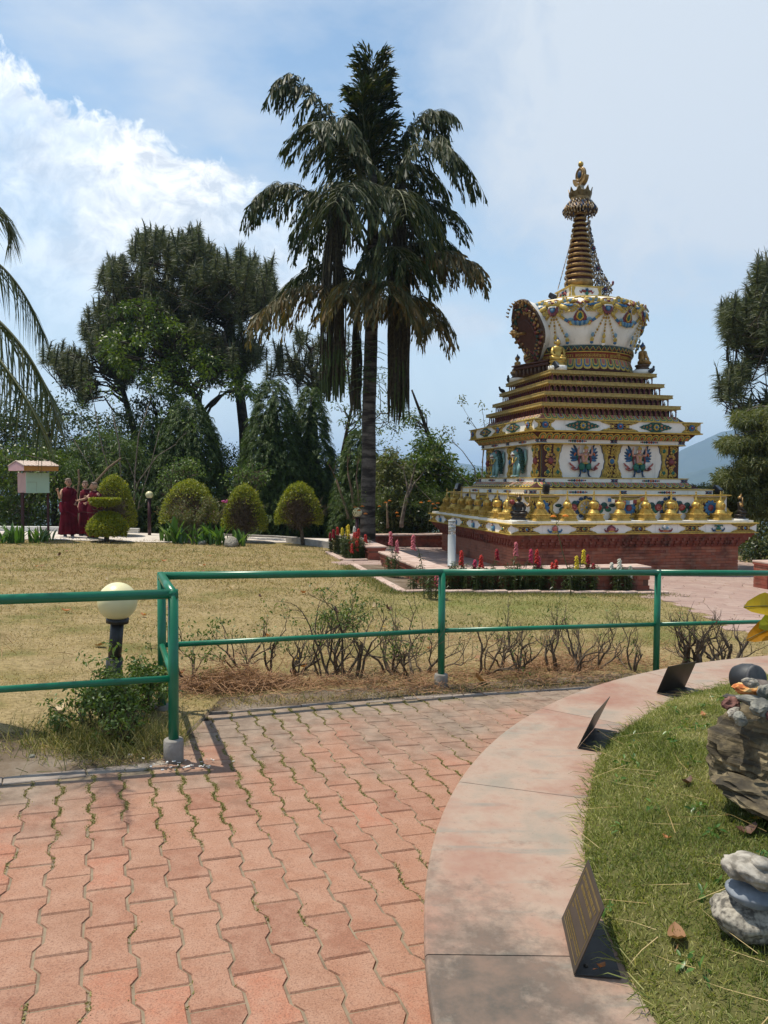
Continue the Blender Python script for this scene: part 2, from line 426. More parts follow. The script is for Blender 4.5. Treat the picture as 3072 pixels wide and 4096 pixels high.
def marble_mat():
    m, nt, out = newmat('pink_marble'); v = posn(nt); oi = nt.nodes.new('ShaderNodeObjectInfo')
    off = nt.nodes.new('ShaderNodeVectorMath'); off.operation = 'ADD'; LK(nt, v, off.inputs[0])
    cb = nt.nodes.new('ShaderNodeCombineXYZ'); LK(nt, mth(nt, 'MULTIPLY', oi.outputs['Random'], 7.), cb.inputs[2]); LK(nt, cb.outputs[0], off.inputs[1])
    p = off.outputs[0]
    n1 = noise_n(nt, p, 2.6, 8, .65); n2 = noise_n(nt, p, 8, 8, .72)
    c = ramp(nt, n1, [(.3, (.29, .15, .105)), (.42, (.325, .20, .145)), (.54, (.36, .26, .195)), (.68, (.27, .225, .175))])
    mp = nt.nodes.new('ShaderNodeMapping'); LK(nt, p, mp.inputs[0]); mp.inputs['Rotation'].default_value = (0, 0, 2.05); mp.inputs['Scale'].default_value = (1.1, 7, 1)
    vein = noise_n(nt, mp.outputs[0], 1.6, 5, .6)
    c = mixc(nt, maprange(nt, vein, .57, .70, 0, .6), c, (.17, .195, .17))
    c = mixc(nt, maprange(nt, n2, .54, .72, 0, .55), c, (.255, .12, .08))
    # dark weathering towards the near end of the bench
    sep = nt.nodes.new('ShaderNodeSeparateXYZ'); LK(nt, v, sep.inputs[0])
    dk = mth(nt, 'ADD', maprange(nt, sep.outputs[1], 1.9, 3.0, .22, -.10), mth(nt, 'ADD', mth(nt, 'MULTIPLY', n1, .65), mth(nt, 'MULTIPLY', n2, .65)))
    dk = mth(nt, 'SUBTRACT', dk, maprange(nt, sep.outputs[0], .32, .75, 0, .22))
    c = mixc(nt, maprange(nt, mth(nt, 'ADD', dk, mth(nt, 'MULTIPLY', noise_n(nt, v, 24, 5, .7), .3)), .80, 1.02, 0, .92), c, ramp(nt, n2, [(.35, (.06, .055, .045)), (.65, (.17, .115, .085))]))
    spk = noise_n(nt, v, 70, 3, .8); c = mixc(nt, maprange(nt, spk, .62, .74, 0, .6), c, (.11, .07, .05))
    bsdf(nt, out, c, ramp(nt, n2, [(.3, (.38,)*3), (.7, (.6,)*3)]), 0, noise_n(nt, v, 45, 6, .7), .12, .004, .35); return m
M['marble'] = marble_mat()
M['mound'] = pm('mound', (.085, .085, .028), (.06, .055, .022), 7, .95, 0, .5, 40, .02, c3=(.12, .11, .045), spec=.1)

# ================================================================== the land: one sheet to the horizon
def radial_land():
    rs = [0, .6]; r = .6
    while r < 9500: r *= 1.085 if r < 60 else 1.16; rs.append(r)
    na = 96; V = [(0, 6, land(0, 6)-.06)]; F = []
    for r in rs[1:]:
        for k in range(na):
            t = 2*math.pi*k/na; x, y = r*math.sin(t), 6+r*math.cos(t)
            z = land(x, y)-.06
            if r > 40: z += min(1, (r-40)/200)*(3*mnoise.noise((x*.012, y*.012, 0))+min(12, r*.004)*mnoise.noise((x*.002, y*.002, 3)))
            V.append((x, y, z))
    for k in range(na): F.append((0, 1+(k+1) % na, 1+k))
    for i in range(len(rs)-2):
        for k in range(na):
            a = 1+i*na; F.append((a+k, a+(k+1) % na, a+na+(k+1) % na, a+na+k))
    mb = MB(); mb.add(V, [f[::-1] for f in F]); me = mb.mesh('ground', [M['soil'], M['far_land']])
    for p in me.polygons:
        if (p.center.x**2+(p.center.y-6)**2) > 34**2: p.material_index = 1
    link('ground', me, kind='structure')
radial_land()

# far hills: three ridges in the haze
def ridge(name, prof, dist, depth, seed, rough):
    """prof: (pixel x, pixel y) of the crest; the ridge is a solid hill with slopes on both sides."""
    xs = np.linspace(prof[0][0], prof[-1][0], 150); ys = np.interp(xs, [p[0] for p in prof], [p[1] for p in prof])
    V, F = [], []; rows = [(-1, 0), (-.72, .12), (-.5, .3), (-.3, .55), (-.13, .84), (0, 1), (.2, .8), (.6, .4), (1, 0)]
    for i, (x, y) in enumerate(zip(xs, ys)):
        p = aty(x, y, dist)
        for j, (t, h) in enumerate(rows):
            spur = mnoise.fractal((p[0]*.0045, t*1.4, seed), 1, 2, 5)
            z = -75+(p[2]+75)*h; yy = dist+t*depth
            k = 1+t*depth/dist
            z += rough*spur*(1 if 0 < j < 8 else 0)*(.35 if h == 1 else 1)
            V.append((p[0]*(k if t < 0 else 1), yy+rough*2*spur*(t != 0), z))
    m = len(rows)
    for i in range(len(xs)-1):
        for j in range(m-1): F.append((i*m+j, i*m+m+j, i*m+m+j+1, i*m+j+1))
    mb = MB(); mb.add(V, F); mb.obj(name, M['far_land'], kind='structure')
ridge('hills', [(1320, 1050), (1400, 1018), (1480, 972), (1530, 944), (1562, 930), (1592, 925), (1625, 935), (1670, 938), (1740, 955), (1850, 985), (2000, 1035)], 3300, 900, 1, 26)
ridge('hills', [(1300, 1060), (1430, 1040), (1500, 1022), (1560, 1004), (1640, 992), (1750, 988), (1900, 1010), (2050, 1045)], 2500, 500, 5, 20)
ridge('hills', [(-500, 1000), (-200, 985), (100, 1000), (400, 1012), (700, 1010), (880, 1004), (1000, 1003), (1100, 1012), (1250, 1030), (1420, 1052)], 3700, 700, 9, 22)

# ================================================================== haze
def haze():
    m, nt, out = newmat('haze'); v = nt.nodes.new('ShaderNodeVolumePrincipled')
    v.inputs['Color'].default_value = (.50, .68, .95, 1); v.inputs['Density'].default_value = 2.6e-4
    v.inputs['Anisotropy'].default_value = .25
    LK(nt, v.outputs[0], out.inputs['Volume'])
    mb = MB(); mb.box(-9600, 9600, -9600, 9700, -130, 330)
    mb.obj('haze', m, kind='stuff', label='pale blue haze over the far hills and valley')
haze()

# ================================================================== front paving: kerb, bed and interlocking pavers
kL0, kL1 = G(0, 1689), G(352, 1652); kR0, kR1 = G(400, 1538), G(1264, 1484)
dL = nrm((kL1-kL0)[:2]); dR = nrm((kR1-kR0)[:2])
kL_far = np.array([*(kL0[:2]-dL*3.2)]); kR_far = np.array([*(kR1[:2]+dR*4.5)])
KERB = [kL_far, kL1[:2], kR0[:2], kR_far]                               # boundary between paving (south) and lawn (north)
def kerb_y(x):
    x = np.asarray(x, float)
    return np.interp(x, [KERB[0][0]-8, KERB[0][0], KERB[1][0], KERB[2][0]+.001 if KERB[2][0] > KERB[1][0] else KERB[1][0]+.03, KERB[3][0]],
                     [KERB[0][1]-8*dL[1]/dL[0], KERB[0][1], KERB[1][1], KERB[2][1], KERB[3][1]])
PC = np.array([4.0808, 2.0207]); PR, PRI, SLABZ = 3.961, 3.44, .22       # round stone bench: centre, outer and inner radius, top

def bed():
    poly = [KERB[0], KERB[1], KERB[2], KERB[3], (KERB[3][0], -3.5), (KERB[0][0], -3.5)]
    xs = np.linspace(-6, 7, 27); V, F = [], []
    for x in xs:
        yb = float(kerb_y(x))
        for t in np.linspace(0, 1, 14): y = -4+(yb+4)*t; V.append((x, y, ground(x, y)-.0025))
    for i in range(26):
        for j in range(13): F.append((i*14+j, i*14+14+j, i*14+15+j, i*14+j+1))
    mb = MB(); mb.add(V, F)
    return mb.obj('paving_bed', M['joint_sand'], kind='structure')
bed()
PYAW = R(20.0); PW, PL = .1475, .272
e1 = np.array([math.cos(PYAW), math.sin(PYAW)]); e2 = np.array([-e1[1], e1[0]])
P0 = G(262, 1660)[:2]                                                    # a point on one wavy joint
def paver_mesh():
    g = .0045; a = .0118; l2 = PL/2-g*.55; w = PW/2-g*.8
    right = [(w+a, -l2), (w+a, -PL*.32), (w-a, -PL*.18), (w-a, PL*.18), (w+a, PL*.32), (w+a, l2)]
    ring = right+[(-x, y) for x, y in right[::-1]]
    def sh(k): return [(x-math.copysign(k, x), y-math.copysign(min(k, abs(y)*.5), y)) for x, y in ring]
    mb = MB(); n = len(ring); V = [(x, y, -.03) for x, y in ring]+[(x, y, -.003) for x, y in ring]+[(x, y, .003) for x, y in sh(.005)]
    F = [(k*n+i, k*n+(i+1) % n, k*n+n+(i+1) % n, k*n+n+i) for k in range(2) for i in range(n)]
    F += [(2*n, 2*n+1, 2*n+2, 2*n+9, 2*n+10, 2*n+11), (2*n+2, 2*n+3, 2*n+8, 2*n+9), (2*n+3, 2*n+4, 2*n+5, 2*n+6, 2*n+7, 2*n+8)]
    mb.smooth = False; mb.add(V, F); return mb
def pavers():
    root = thing('brick_paving', None, None, (0, 2, ground(0, 2))); tag(root, kind='structure')
    mbp = paver_mesh(); me = mbp.mesh('brick', M['paver']); c = []
    for i in range(-40, 50):
        for j in range(-40, 40):
            p = P0+e1*PW*(i+.5)+e2*PL*(j+.5*(i % 2))
            x, y = p
            if y < -2.5 or x < -5 or x > 6: continue
            if y > float(kerb_y(x))-.02: continue
            rr = math.hypot(x-PC[0], y-PC[1])
            if rr < PR-.22: continue
            vis = y > 1.55 and abs(x) < .60*y+.25
            c.append((0 if vis else 1, math.hypot(x, y), x, y))
    c.sort(); rest = MB(); rest.m = 0
    tilt = Matrix.Rotation(math.atan(-.028), 4, 'X')@Matrix.Rotation(math.atan(.03), 4, 'Y')
    n = 0; V0 = np.concatenate(mbp.v)
    for vis, d, x, y in c:
        jz = random.uniform(-.0015, .0015); yaw = PYAW+random.gauss(0, .006); z = ground(x, y)+jz
        rot = (tilt@RZ(yaw)@RX(random.gauss(0, .006))@RY(random.gauss(0, .006)))
        if vis == 0 and n < 300:
            link('brick', me, root, True, loc=(x, y, z), rot=rot.to_euler()); n += 1
        else: rest.at(T(x, y, z), rot); rest.smooth = False; rest.add(V0, mbp.f)
    if rest.n: rest.obj('outer_bricks', M['paver'], root, kind='stuff')
pavers()
def kerbstones():
    root = thing('paving_kerb', None, None, (*KERB[1], ground(*KERB[1]))); tag(root, kind='structure')
    me_c = {}
    segs = [(KERB[0], KERB[1]), (KERB[1], KERB[2]), (KERB[2], KERB[3])]
    for a, b in segs:
        L = np.linalg.norm(b-a); n = max(1, round(L/.42)); d = (b-a)/L; yaw = math.atan2(d[1], d[0])
        for k in range(n):
            p = a+d*L*(k+.5)/n; mb = MB(); mb.box(-L/n/2+.002, L/n/2-.002, -.055, .045, -.08, .006, .004)
            sl = ground(*(p+d*.2))-ground(*(p-d*.2))
            mb.obj('kerb_stone', M['kerb'], root, True, loc=(p[0], p[1], ground(*p)+random.uniform(-.004, .004)), rot=(0, -math.atan(sl/.4), yaw+random.gauss(0, .008)))
kerbstones()

# ================================================================== lawn
LAWN_FAR = 24.2
def lawn():
    xs = np.concatenate([np.linspace(-22, -4, 30), np.linspace(-3.7, KERB[1][0], 14), [KERB[1][0]+.03], np.linspace(KERB[1][0]+.12, 9, 50), np.linspace(9.5, 20, 16)])
    V, F = [], []; nr = 46
    for x in xs:
        yb = float(kerb_y(x))+.02
        for t in np.linspace(0, 1, nr):
            y = yb+(LAWN_FAR-yb)*t**1.7; edge = min(1, (y-yb)/.25)
            bare = math.exp(-(((x+1.9)/.75)**2+((y-4.25)/.5)**2))
            V.append((x, y, ground(x, y)+.004+.026*edge+.014*mnoise.noise((x*1.3, y*1.3, 0))*edge-.01*bare))
    for i in range(len(xs)-1):
        for j in range(nr-1): F.append((i*nr+j, i*nr+nr+j, i*nr+nr+j+1, i*nr+j+1))
    mb = MB(); mb.add(V, F); me = mb.mesh('lawn', [M['lawn'], M['soil']])
    for p in me.polygons:
        x, y = p.center.x, p.center.y
        if (((x+2.35)/.95)**2+((y-4.0)/.62)**2) < 1 or float(kerb_y(x))+.36 > y > 0: p.material_index = 1
    link('lawn', me, kind='structure')
lawn()

# stupa frame: centre, turn, and local -> world
SX, SY, SYAW, SZ = 4.934, 20.0, R(13.05), -.58
c13, s13 = math.cos(SYAW), math.sin(SYAW)
def S2W(a, b): return np.array([SX+a*c13-b*s13, SY+a*s13+b*c13])
def W2S(x, y): dx, dy = x-SX, y-SY; return dx*c13+dy*s13, -dx*s13+dy*c13

# stamped flagstones of the court round the stupa and the path to it
fe = [G(*p)[:2] for p in ((1395, 1291), (1432, 1303), (1500, 1322), (1545, 1342), (1600, 1372))]
COURT = [S2W(-5.0, 3.3), S2W(-5.0, -.6), S2W(-6.6, -1.0), S2W(-6.4, -1.75), S2W(-5.0, -1.9), S2W(-5.0, -5.3), S2W(-1.35, -5.3)]+fe+[np.array((6.5, 7.6)), np.array((9, 7.5)), np.array((11.5, 12)), S2W(5.3, -5.2), S2W(5.3, 5), S2W(-5, 5)]
def court():
    root = thing('flagstone_court', None, None, (*S2W(0, -4), ground(*S2W(0, -4)))); tag(root, kind='structure')
    xs = np.arange(-2.5, 13, .5); ys = np.arange(7, 27, .5); V = []; F = []; idx = {}
    for i, x in enumerate(xs):
        for j, y in enumerate(ys): idx[i, j] = len(V); V.append((x, y, ground(x, y)+.006))
    for i in range(len(xs)-1):
        for j in range(len(ys)-1):
            if inpoly(xs[i]+.25, ys[j]+.25, COURT): F.append((idx[i, j], idx[i+1, j], idx[i+1, j+1], idx[i, j+1]))
    h = .21; pieces = []
    def jit(p):
        k = (round(p[0]*40), round(p[1]*40)); rs = random.Random(hash(k)); return (p[0]+rs.uniform(-.055, .055), p[1]+rs.uniform(-.055, .055))
    for i in range(-40, 60):
        for j in range(-40, 60):
            cx = 5+i*h*math.sqrt(3)+(j % 2)*h*math.sqrt(3)/2; cy = 12+j*h*1.5
            if not inpoly(cx, cy, COURT): continue
            a, b = W2S(cx, cy)
            if max(abs(a), abs(b)) < 2.7: continue
            px = [jit((cx+h*math.sin(math.pi/3*k), cy+h*math.cos(math.pi/3*k))) for k in range(6)]
            pieces.append((math.hypot(cx, cy) if cx < cy*.57+.3 else 99, cx, cy, px))
    pieces.sort(key=lambda t: t[0]); rest = MB()
    for k, (d, cx, cy, px) in enumerate(pieces):
        mb = MB() if k < 300 else rest; mb.smooth = False
        q = lambda s, dz: [(cx+(x-cx)*s, cy+(y-cy)*s, ground(cx+(x-cx)*s, cy+(y-cy)*s)+dz) for x, y in px]
        dz = random.uniform(.038, .046); n = 6
        mb.add(q(.975, .0)+q(.975, dz-.006)+q(.93, dz), [(r*n+i, r*n+n+i, r*n+n+(i+1) % n, r*n+(i+1) % n) for r in range(2) for i in range(n)]+[(12, 17, 16, 15, 14, 13)])
        if k < 300: mb.obj('flagstone', M['flag'], root)
    if rest.n: rest.obj('far_flagstones', M['flag'], root, kind='stuff')
court()

# pale path and kerbs behind the lawn
def strip(name, front, back, dz, mat, **kw):
    V = []; n = len(front)
    for p in front+back: V.append((p[0], p[1], ground(p[0], p[1])+dz))
    mb = MB(); mb.add(V, [(i, i+1, n+i+1, n+i) for i in range(n-1)]); return mb.obj(name, mat, **kw)
PF = [(-17.0, 18.6), (-12.6, 19.1), (-9.0, 20.6), (-6.9, 20.7), (-5.3, 21.2), (-3.6, 22.1), (-1.6, 23.0)]
PB = [(-17.0, 22.6), (-12.6, 23.3), (-9.0, 24.0), (-6.9, 24.1), (-5.3, 24.2), (-3.6, 24.4), (-1.6, 24.6)]
strip('garden_path', PF, PB, .045, M['pale_path'], kind='structure')
def longbox(name, pts, w, h, mat, base=0, parent=None, **kw):
    mb = MB(); P = [np.array(p[:2], float) for p in pts]
    for a, b in zip(P[:-1], P[1:]):
        d = nrm(b-a); nn = np.array([-d[1], d[0]])*w/2
        za, zb = ground(*a)+base, ground(*b)+base
        V = [(*(a-nn), za-.1), (*(a+nn), za-.1), (*(b+nn), zb-.1), (*(b-nn), zb-.1), (*(a-nn), za+h), (*(a+nn), za+h), (*(b+nn), zb+h), (*(b-nn), zb+h)]
        mb.smooth = False; mb.add(V, [(0, 1, 2, 3), (4, 7, 6, 5), (0, 4, 5, 1), (1, 5, 6, 2), (2, 6, 7, 3), (3, 7, 4, 0)])
    return mb.obj(name, mat, parent, **kw)
tag(longbox('low_wall', [(-17, 22.5), (-12.6, 23.2), (-9.4, 23.9), (-7.6, 24.1)], .25, .18, M['white_wash']), 'low whitewashed kerb wall behind the pale garden path', 'wall')
tag(longbox('low_wall', [(-5.3, 24.2), (-3.4, 24.2), (-2.7, 23.9)], .2, .10, M['concrete']), 'low grey kerb behind the path left of the small round topiary', 'wall')
tag(longbox('low_wall', [G(622, 1174)[:2], G(715, 1187)[:2]], .12, .2, M['concrete']), 'grey concrete kerb behind the rightmost topiary tree', 'wall')
# ================================================================== green railing
M['rail'] = pm('green_paint', (.005, .150, .074), (.003, .115, .055), 5, .3, 0, .08, 30, .002, spec=.5)
M['footing'] = pm('old_concrete', (.30, .28, .25), (.18, .165, .145), 9, .95, 0, .5, 60, .006, spec=.1)
def railing():
    h = .95
    PA = np.array([-1.18, 4.34]); PB_ = np.array([-1.52, 5.30]); PCp = np.array([.478, 6.30]); PD = np.array([2.52, 7.10])
    dl = nrm(np.array([-.84, -.27])); PL0 = PA+dl*2.25; PE = PD+nrm(np.array([2.05, .8]))*2.25
    tz = {'L0': .876, 'A': .867, 'B': .85, 'C': .772, 'D': .690, 'E': .60}
    P = {'L0': PL0, 'A': PA, 'B': PB_, 'C': PCp, 'D': PD, 'E': PE}
    root = thing('railing', 'green painted tubular steel railing along the edge of the brick paving', 'railing', (*PA, ground(*PA)))
    for k in P:
        x, y = P[k]; g = ground(x, y); fh = {'B': .06, 'D': .03}.get(k, .13)
        mb = MB(); mb.tube([(x, y, g+.02), (x, y, tz[k])], .029, 16); po = mb.obj('post', M['rail'], root)
        mb = MB(); mb.lathe([(.056, -.1), (.055, fh-.008), (.050, fh), (0, fh+.004)], 18)
        for v in mb.v:
            for q in range(len(v)): v[q, :2] *= 1+.05*mnoise.noise(tuple(v[q]*22))
        mb.v = [v+np.array([x, y, g]) for v in mb.v]; mb.obj('footing', M['footing'], po)
    seq = ['L0', 'A', 'B', 'C', 'D', 'E']
    p3 = lambda k, dz: np.array([*P[k], tz[k]+dz])
    for a, b in zip(seq[:-1], seq[1:]):
        mb = MB(); A, B = p3(a, 0), p3(b, 0); d = (B-A)/np.linalg.norm(B-A)
        mb.tube([A-d*.026, B+d*.026], .0275, 16); mb.obj('top_rail', M['rail'], root)
        mb = MB(); mb.tube([p3(a, -.478)+d*.02, p3(b, -.478)-d*.02], .019, 12); mb.obj('lower_rail', M['rail'], root)
    for k in ('A', 'B'):
        mb = MB(); mb.ell(p3(k, 0), .0285, 14, 8); mb.obj('elbow', M['rail'], root)
railing()

# ================================================================== round stone bench with grass bed
M['brick_wall'] = pm('brick_wall', (.30, .10, .062), (.20, .07, .045), 5, .85, 0, .5, 50, .006, c3=(.36, .14, .085), spec=.2)
def bench_ring():
    root = thing('stone_planter', 'round stone planter bench topped with pink and grey marble slabs', 'planter', (*PC, ground(*PC)))
    joints = [50, 71.4, 89.4, 107.4, 125.4, 143.4, 161.4, 179.4, 197.4, 215.4, 233.4]
    n = 14; r0, r1 = PRI-.06, PR
    for a, b in zip(joints[:-1], joints[1:]):
        mb = MB(); V = []; F = []
        prof = [(r0, SLABZ-.04), (r1-.006, SLABZ-.04), (r1, SLABZ-.034), (r1, SLABZ-.007), (r1-.004, SLABZ-.002), (r1-.009, SLABZ), (r0, SLABZ)]; m = len(prof)
        g = .0022/PR
        for i in range(n+1):
            t = R(a)+g+(R(b-a)-2*g)*i/n
            for r, z in prof: V.append((PC[0]+r*math.cos(t), PC[1]+r*math.sin(t), z))
        for i in range(n):
            for q in range(m): F.append((i*m+q, i*m+(q+1) % m, i*m+m+(q+1) % m, i*m+m+q))
        F += [tuple(range(m)), tuple(range(n*m, n*m+m))[::-1]]
        mb.smooth = False; mb.add(V, F); mb.obj('slab_stone', M['marble'], root)
    mb = MB(); mb.lathe([(PR-.07, -.6), (PR-.07, SLABZ-.041)], 96, R(40), R(240), c=PC); mb.obj('bench_wall', M['brick_wall'], root)

bench_ring()
def mound_h(x, y):
    r = np.hypot(x-PC[0], y-PC[1]); d = np.maximum(0, PRI+.01-r)
    return SLABZ-.01+.07*(1-np.exp(-d/.10))+.10*(1-np.exp(-d/.9))+.012*np.sin(x*5.1)*np.sin(y*4.3+1)
def mound():
    V, F = [], []; nr, na = 22, 110
    for i in range(nr+1):
        r = (PRI+.012)*(i/nr)**.6
        for k in range(na):
            t = 2*math.pi*k/na; x, y = PC[0]+r*math.cos(t), PC[1]+r*math.sin(t)
            V.append((x, y, float(mound_h(x, y))))
    for i in range(nr):
        for k in range(na): F.append((i*na+k, i*na+(k+1) % na, i*na+na+(k+1) % na, i*na+na+k))
    mb = MB(); mb.add(V, F); mb.obj('planter_earth', M['mound'], kind='structure')
mound()

# ================================================================== metal plaques on the bench
M['plaque'] = pm('bronze_plate', (.082, .066, .052), (.055, .045, .036), 9, .42, .55, .1, 80, .001, spec=.4)
M['plaque_base'] = pm('dark_plate', (.045, .045, .046), (.03, .03, .031), 9, .5, .4, .1, 80, .001)
M['engraved'] = pm('gold_engraving', (.34, .25, .085), (.27, .19, .06), 40, .45, .5, 0)
def plaque(A, B, lean, hgt, basew, label, text):
    A = np.array([*A[:2], SLABZ+.004]); B = np.array([*B[:2], SLABZ+.004]); u = nrm(B-A); L = np.linalg.norm(B-A)
    inn = nrm(np.array([PC[0]-A[0], PC[1]-A[1], 0])); inn = nrm(inn-u*(inn@u)); up = np.array([0, 0, 1.])
    root = thing('plaque', label, 'plaque', A)
    w = inn*math.cos(lean)+up*math.sin(lean); out = np.cross(u, w); out = out*(1 if out@inn < 0 else -1); th = .0025
    def plate(nm, o, a, b, nrmv, mat, par):
        mb = MB(); V = [o, o+a, o+a+b, o+b]; V = V+[v+nrmv*th for v in V]; mb.smooth = False
        mb.add(V, [(0, 1, 2, 3), (7, 6, 5, 4), (0, 4, 5, 1), (1, 5, 6, 2), (2, 6, 7, 3), (3, 7, 4, 0)]); return mb.obj(nm, mat, par)
    fp = plate('face_plate', A, u*L, w*hgt, out, M['plaque'], root)
    bp = plate('base_plate', A+inn*.003, u*L, inn*basew, up*1., M['plaque_base'], root)
    for f in (.15, .85):
        c = A+u*L*f+inn*basew*.3+up*th; mb = MB(); mb.at(T(*c)); mb.lathe([(.007, 0), (.006, .003), (0, .004)], 8); mb.obj('screw', M['plaque'], bp)
    if not text: return
    # the frame line and the lines of writing; reading direction runs from B to A seen from the path
    o = B+out*(th+.0004); x = -u; mb = MB(); mb.smooth = False
    def bar(x0, x1, y0, y1):
        q = [o+x*a+w*b for a, b in ((x0, y0), (x1, y0), (x1, y1), (x0, y1))]; mb.add(q+[v+out*.0005 for v in q], [(4, 5, 6, 7), (0, 1, 5, 4), (1, 2, 6, 5), (2, 3, 7, 6), (3, 0, 4, 7)])
    m_ = .016; t_ = .0018
    bar(m_, L-m_, m_, m_+t_); bar(m_, L-m_, hgt-m_-t_, hgt-m_); bar(m_, L-m_, hgt-m_-3.2*t_, hgt-m_-2.4*t_); bar(m_, m_+t_, m_, hgt-m_); bar(L-m_-t_, L-m_, m_, hgt-m_)
    mb.obj('border_line', M['engraved'], fp)
    mb = MB(); mb.smooth = False; rs = random.Random(5)
    def line(yc, ch, x0, x1, head):                     # worn strokes of a line of writing, too small to read in the photograph
        p = x0
        while p < x1:
            wl = min(x1-p, rs.uniform(.010, .034)); q = p
            if head: bar(p, p+wl, yc+ch*.42, yc+ch*.55)
            while q < p+wl:
                s = ch*rs.uniform(.22, .38); hh = ch*rs.uniform(.55, 1); bar(q, q+s*.55, yc-hh*.5, yc+hh*.5)
                if rs.random() < .6: k = rs.uniform(-.4, .3)*ch; bar(q, q+s, yc+k, yc+k+ch*.16)
                q += s*1.15
            p += wl+ch*.5
    H = hgt
    for yc, ch, a, b, hd in ((.79, .019, .10, .86, 1), (.685, .017, .16, .82, 1), (.52, .0115, .13, .93, 0), (.445, .0115, .13, .90, 0), (.372, .0115, .13, .22, 0), (.235, .0095, .10, .93, 0), (.185, .0095, .10, .90, 0), (.135, .0095, .12, .55, 0)):
        line(H*yc, ch*.62, L*a, L*b, hd)
    mb.obj('engraved_writing', M['engraved'], fp)
def sp(px, py): return atz(px, py, SLABZ+.004)
plaque(sp(1242, 2107), sp(1215, 1985), R(68), .195, .115, 'bronze plaque with gold writing standing nearest on the round bench', True)
plaque(sp(1248, 1616), sp(1284, 1573), R(66), .195, .115, 'blank metal plaque seen edge on, middle of the three on the round bench', False)
plaque(sp(1419, 1497), sp(1480, 1484), R(66), .195, .115, 'dark square back of a plaque on the far curve of the round bench', False)

# ================================================================== stones, slate and pot on the grass bed
def stone_mat(name, a, b, c, sc=14, lo=.4, hi=.6, bump=.5): return pm(name, b, a, sc, .85, 0, bump, 60, .006, c3=c, lo=lo, hi=hi, spec=.2)
M['granite'] = stone_mat('speckled_granite', (.10, .09, .075), (.24, .215, .175), (.36, .325, .265), 60, .40, .62)
M['white_stone'] = stone_mat('white_stone', (.19, .17, .14), (.31, .28, .235), (.40, .365, .31), 30)
M['blue_stone'] = pm('blue_stone', (.17, .19, .215), (.13, .145, .165), 20, .75, 0, .2, 120, .002, c3=(.23, .25, .275), spec=.3)
M['orange_stone'] = stone_mat('orange_stone', (.42, .13, .045), (.60, .27, .085), (.62, .42, .19), 26)
M['grey_stone'] = stone_mat('grey_stone', (.10, .10, .09), (.18, .175, .15), (.26, .25, .21), 16)
M['dark_stone'] = stone_mat('dark_stone', (.05, .045, .042), (.10, .085, .078), (.17, .14, .12), 16)
M['maroon_stone'] = stone_mat('maroon_stone', (.07, .03, .03), (.14, .065, .055), (.22, .11, .09), 22)
def slate_mat():
    m, nt, out = newmat('layered_slate'); v = posn(nt)
    mp = nt.nodes.new('ShaderNodeMapping'); LK(nt, v, mp.inputs[0]); mp.inputs['Rotation'].default_value = (.25, .3, 0); mp.inputs['Scale'].default_value = (3, 3, 34)
    n1 = noise_n(nt, mp.outputs[0], 1, 6, .6); n2 = noise_n(nt, v, 9, 6, .65)
    c = ramp(nt, n2, [(.33, (.04, .034, .024)), (.47, (.15, .118, .07)), (.66, (.31, .25, .15))])
    c = mixc(nt, maprange(nt, n1, .56, .40, 0, .85), c, (.04, .035, .028))
    bsdf(nt, out, c, .9, 0, n1, .9, .02, .15); return m
M['slate'] = slate_mat()
def rock_me(name, r, seed, mat, rough=.18, flat=None, sub=3, layers=0):
    bm = bmesh.new(); bmesh.ops.create_icosphere(bm, subdivisions=sub, radius=1)
    for v in bm.verts:
        c = v.co.copy(); k = 1+rough*1.3*mnoise.fractal(c*1.1+Vector((seed*7.3, seed, 0)), 1, 2, 4)-rough*.9*abs(mnoise.noise(c*1.9+Vector((seed, 3, 0))))+rough*.3*mnoise.noise(c*6+Vector((seed, 0, 0)))
        if layers: t_ = c.z*layers+1.5*mnoise.noise(c*1.4)+c.x*1.8; k += .06*(abs((t_ % 1)-.5)*2-.5)*(.4+mnoise.noise(Vector((seed, math.floor(t_)*3.1, c.x)))*1.4)+.10*mnoise.noise(Vector((c.x*1.5, c.y*1.5, t_*1.7)))+.03*mnoise.noise(c*9)
        v.co = Vector((c.x*k*r[0], c.y*k*r[1], c.z*k*r[2]))
        if flat is not None and v.co.z < flat*r[2]: v.co.z = flat*r[2]+(v.co.z-flat*r[2])*.15
    me = bpy.data.meshes.new(name); bm.to_mesh(me); bm.free(); me.materials.append(mat)
    for p in me.polygons: p.use_smooth = not layers and sub != 3
    return me
def rock(name, label, px, py, dist, r, seed, mat, rot=(0, 0, 0), cat='stone', **kw):
    p = aty(px, py, dist); return link(name, rock_me(name, r, seed, mat, **kw), loc=p, rot=rot, label=label, cat=cat)
# stacked cairn, lower right
rock('boulder', 'large speckled granite boulder at the bottom of the cairn', 1622, 1976, 2.03, (.112, .10, .060), 3, M['granite'], (0, .06, .3), rough=.13, sub=4)
rock('flat_stone', 'smooth blue grey stone between the boulder and white rock', 1630, 1929, 2.00, (.073, .07, .028), 8, M['blue_stone'], (0, .06, 0), rough=.06, sub=4)
rock('pale_rock', 'rough white rock laid across the blue grey stone', 1632, 1882, 1.99, (.088, .062, .037), 12, M['white_stone'], (.05, .22, .1), rough=.2, sub=4)
rock('pebble', 'small pale pebble on top of the white rock', 1652, 1868, 1.965, (.040, .024, .018), 15, M['white_stone'], (0, .35, .1), rough=.1, sub=4)
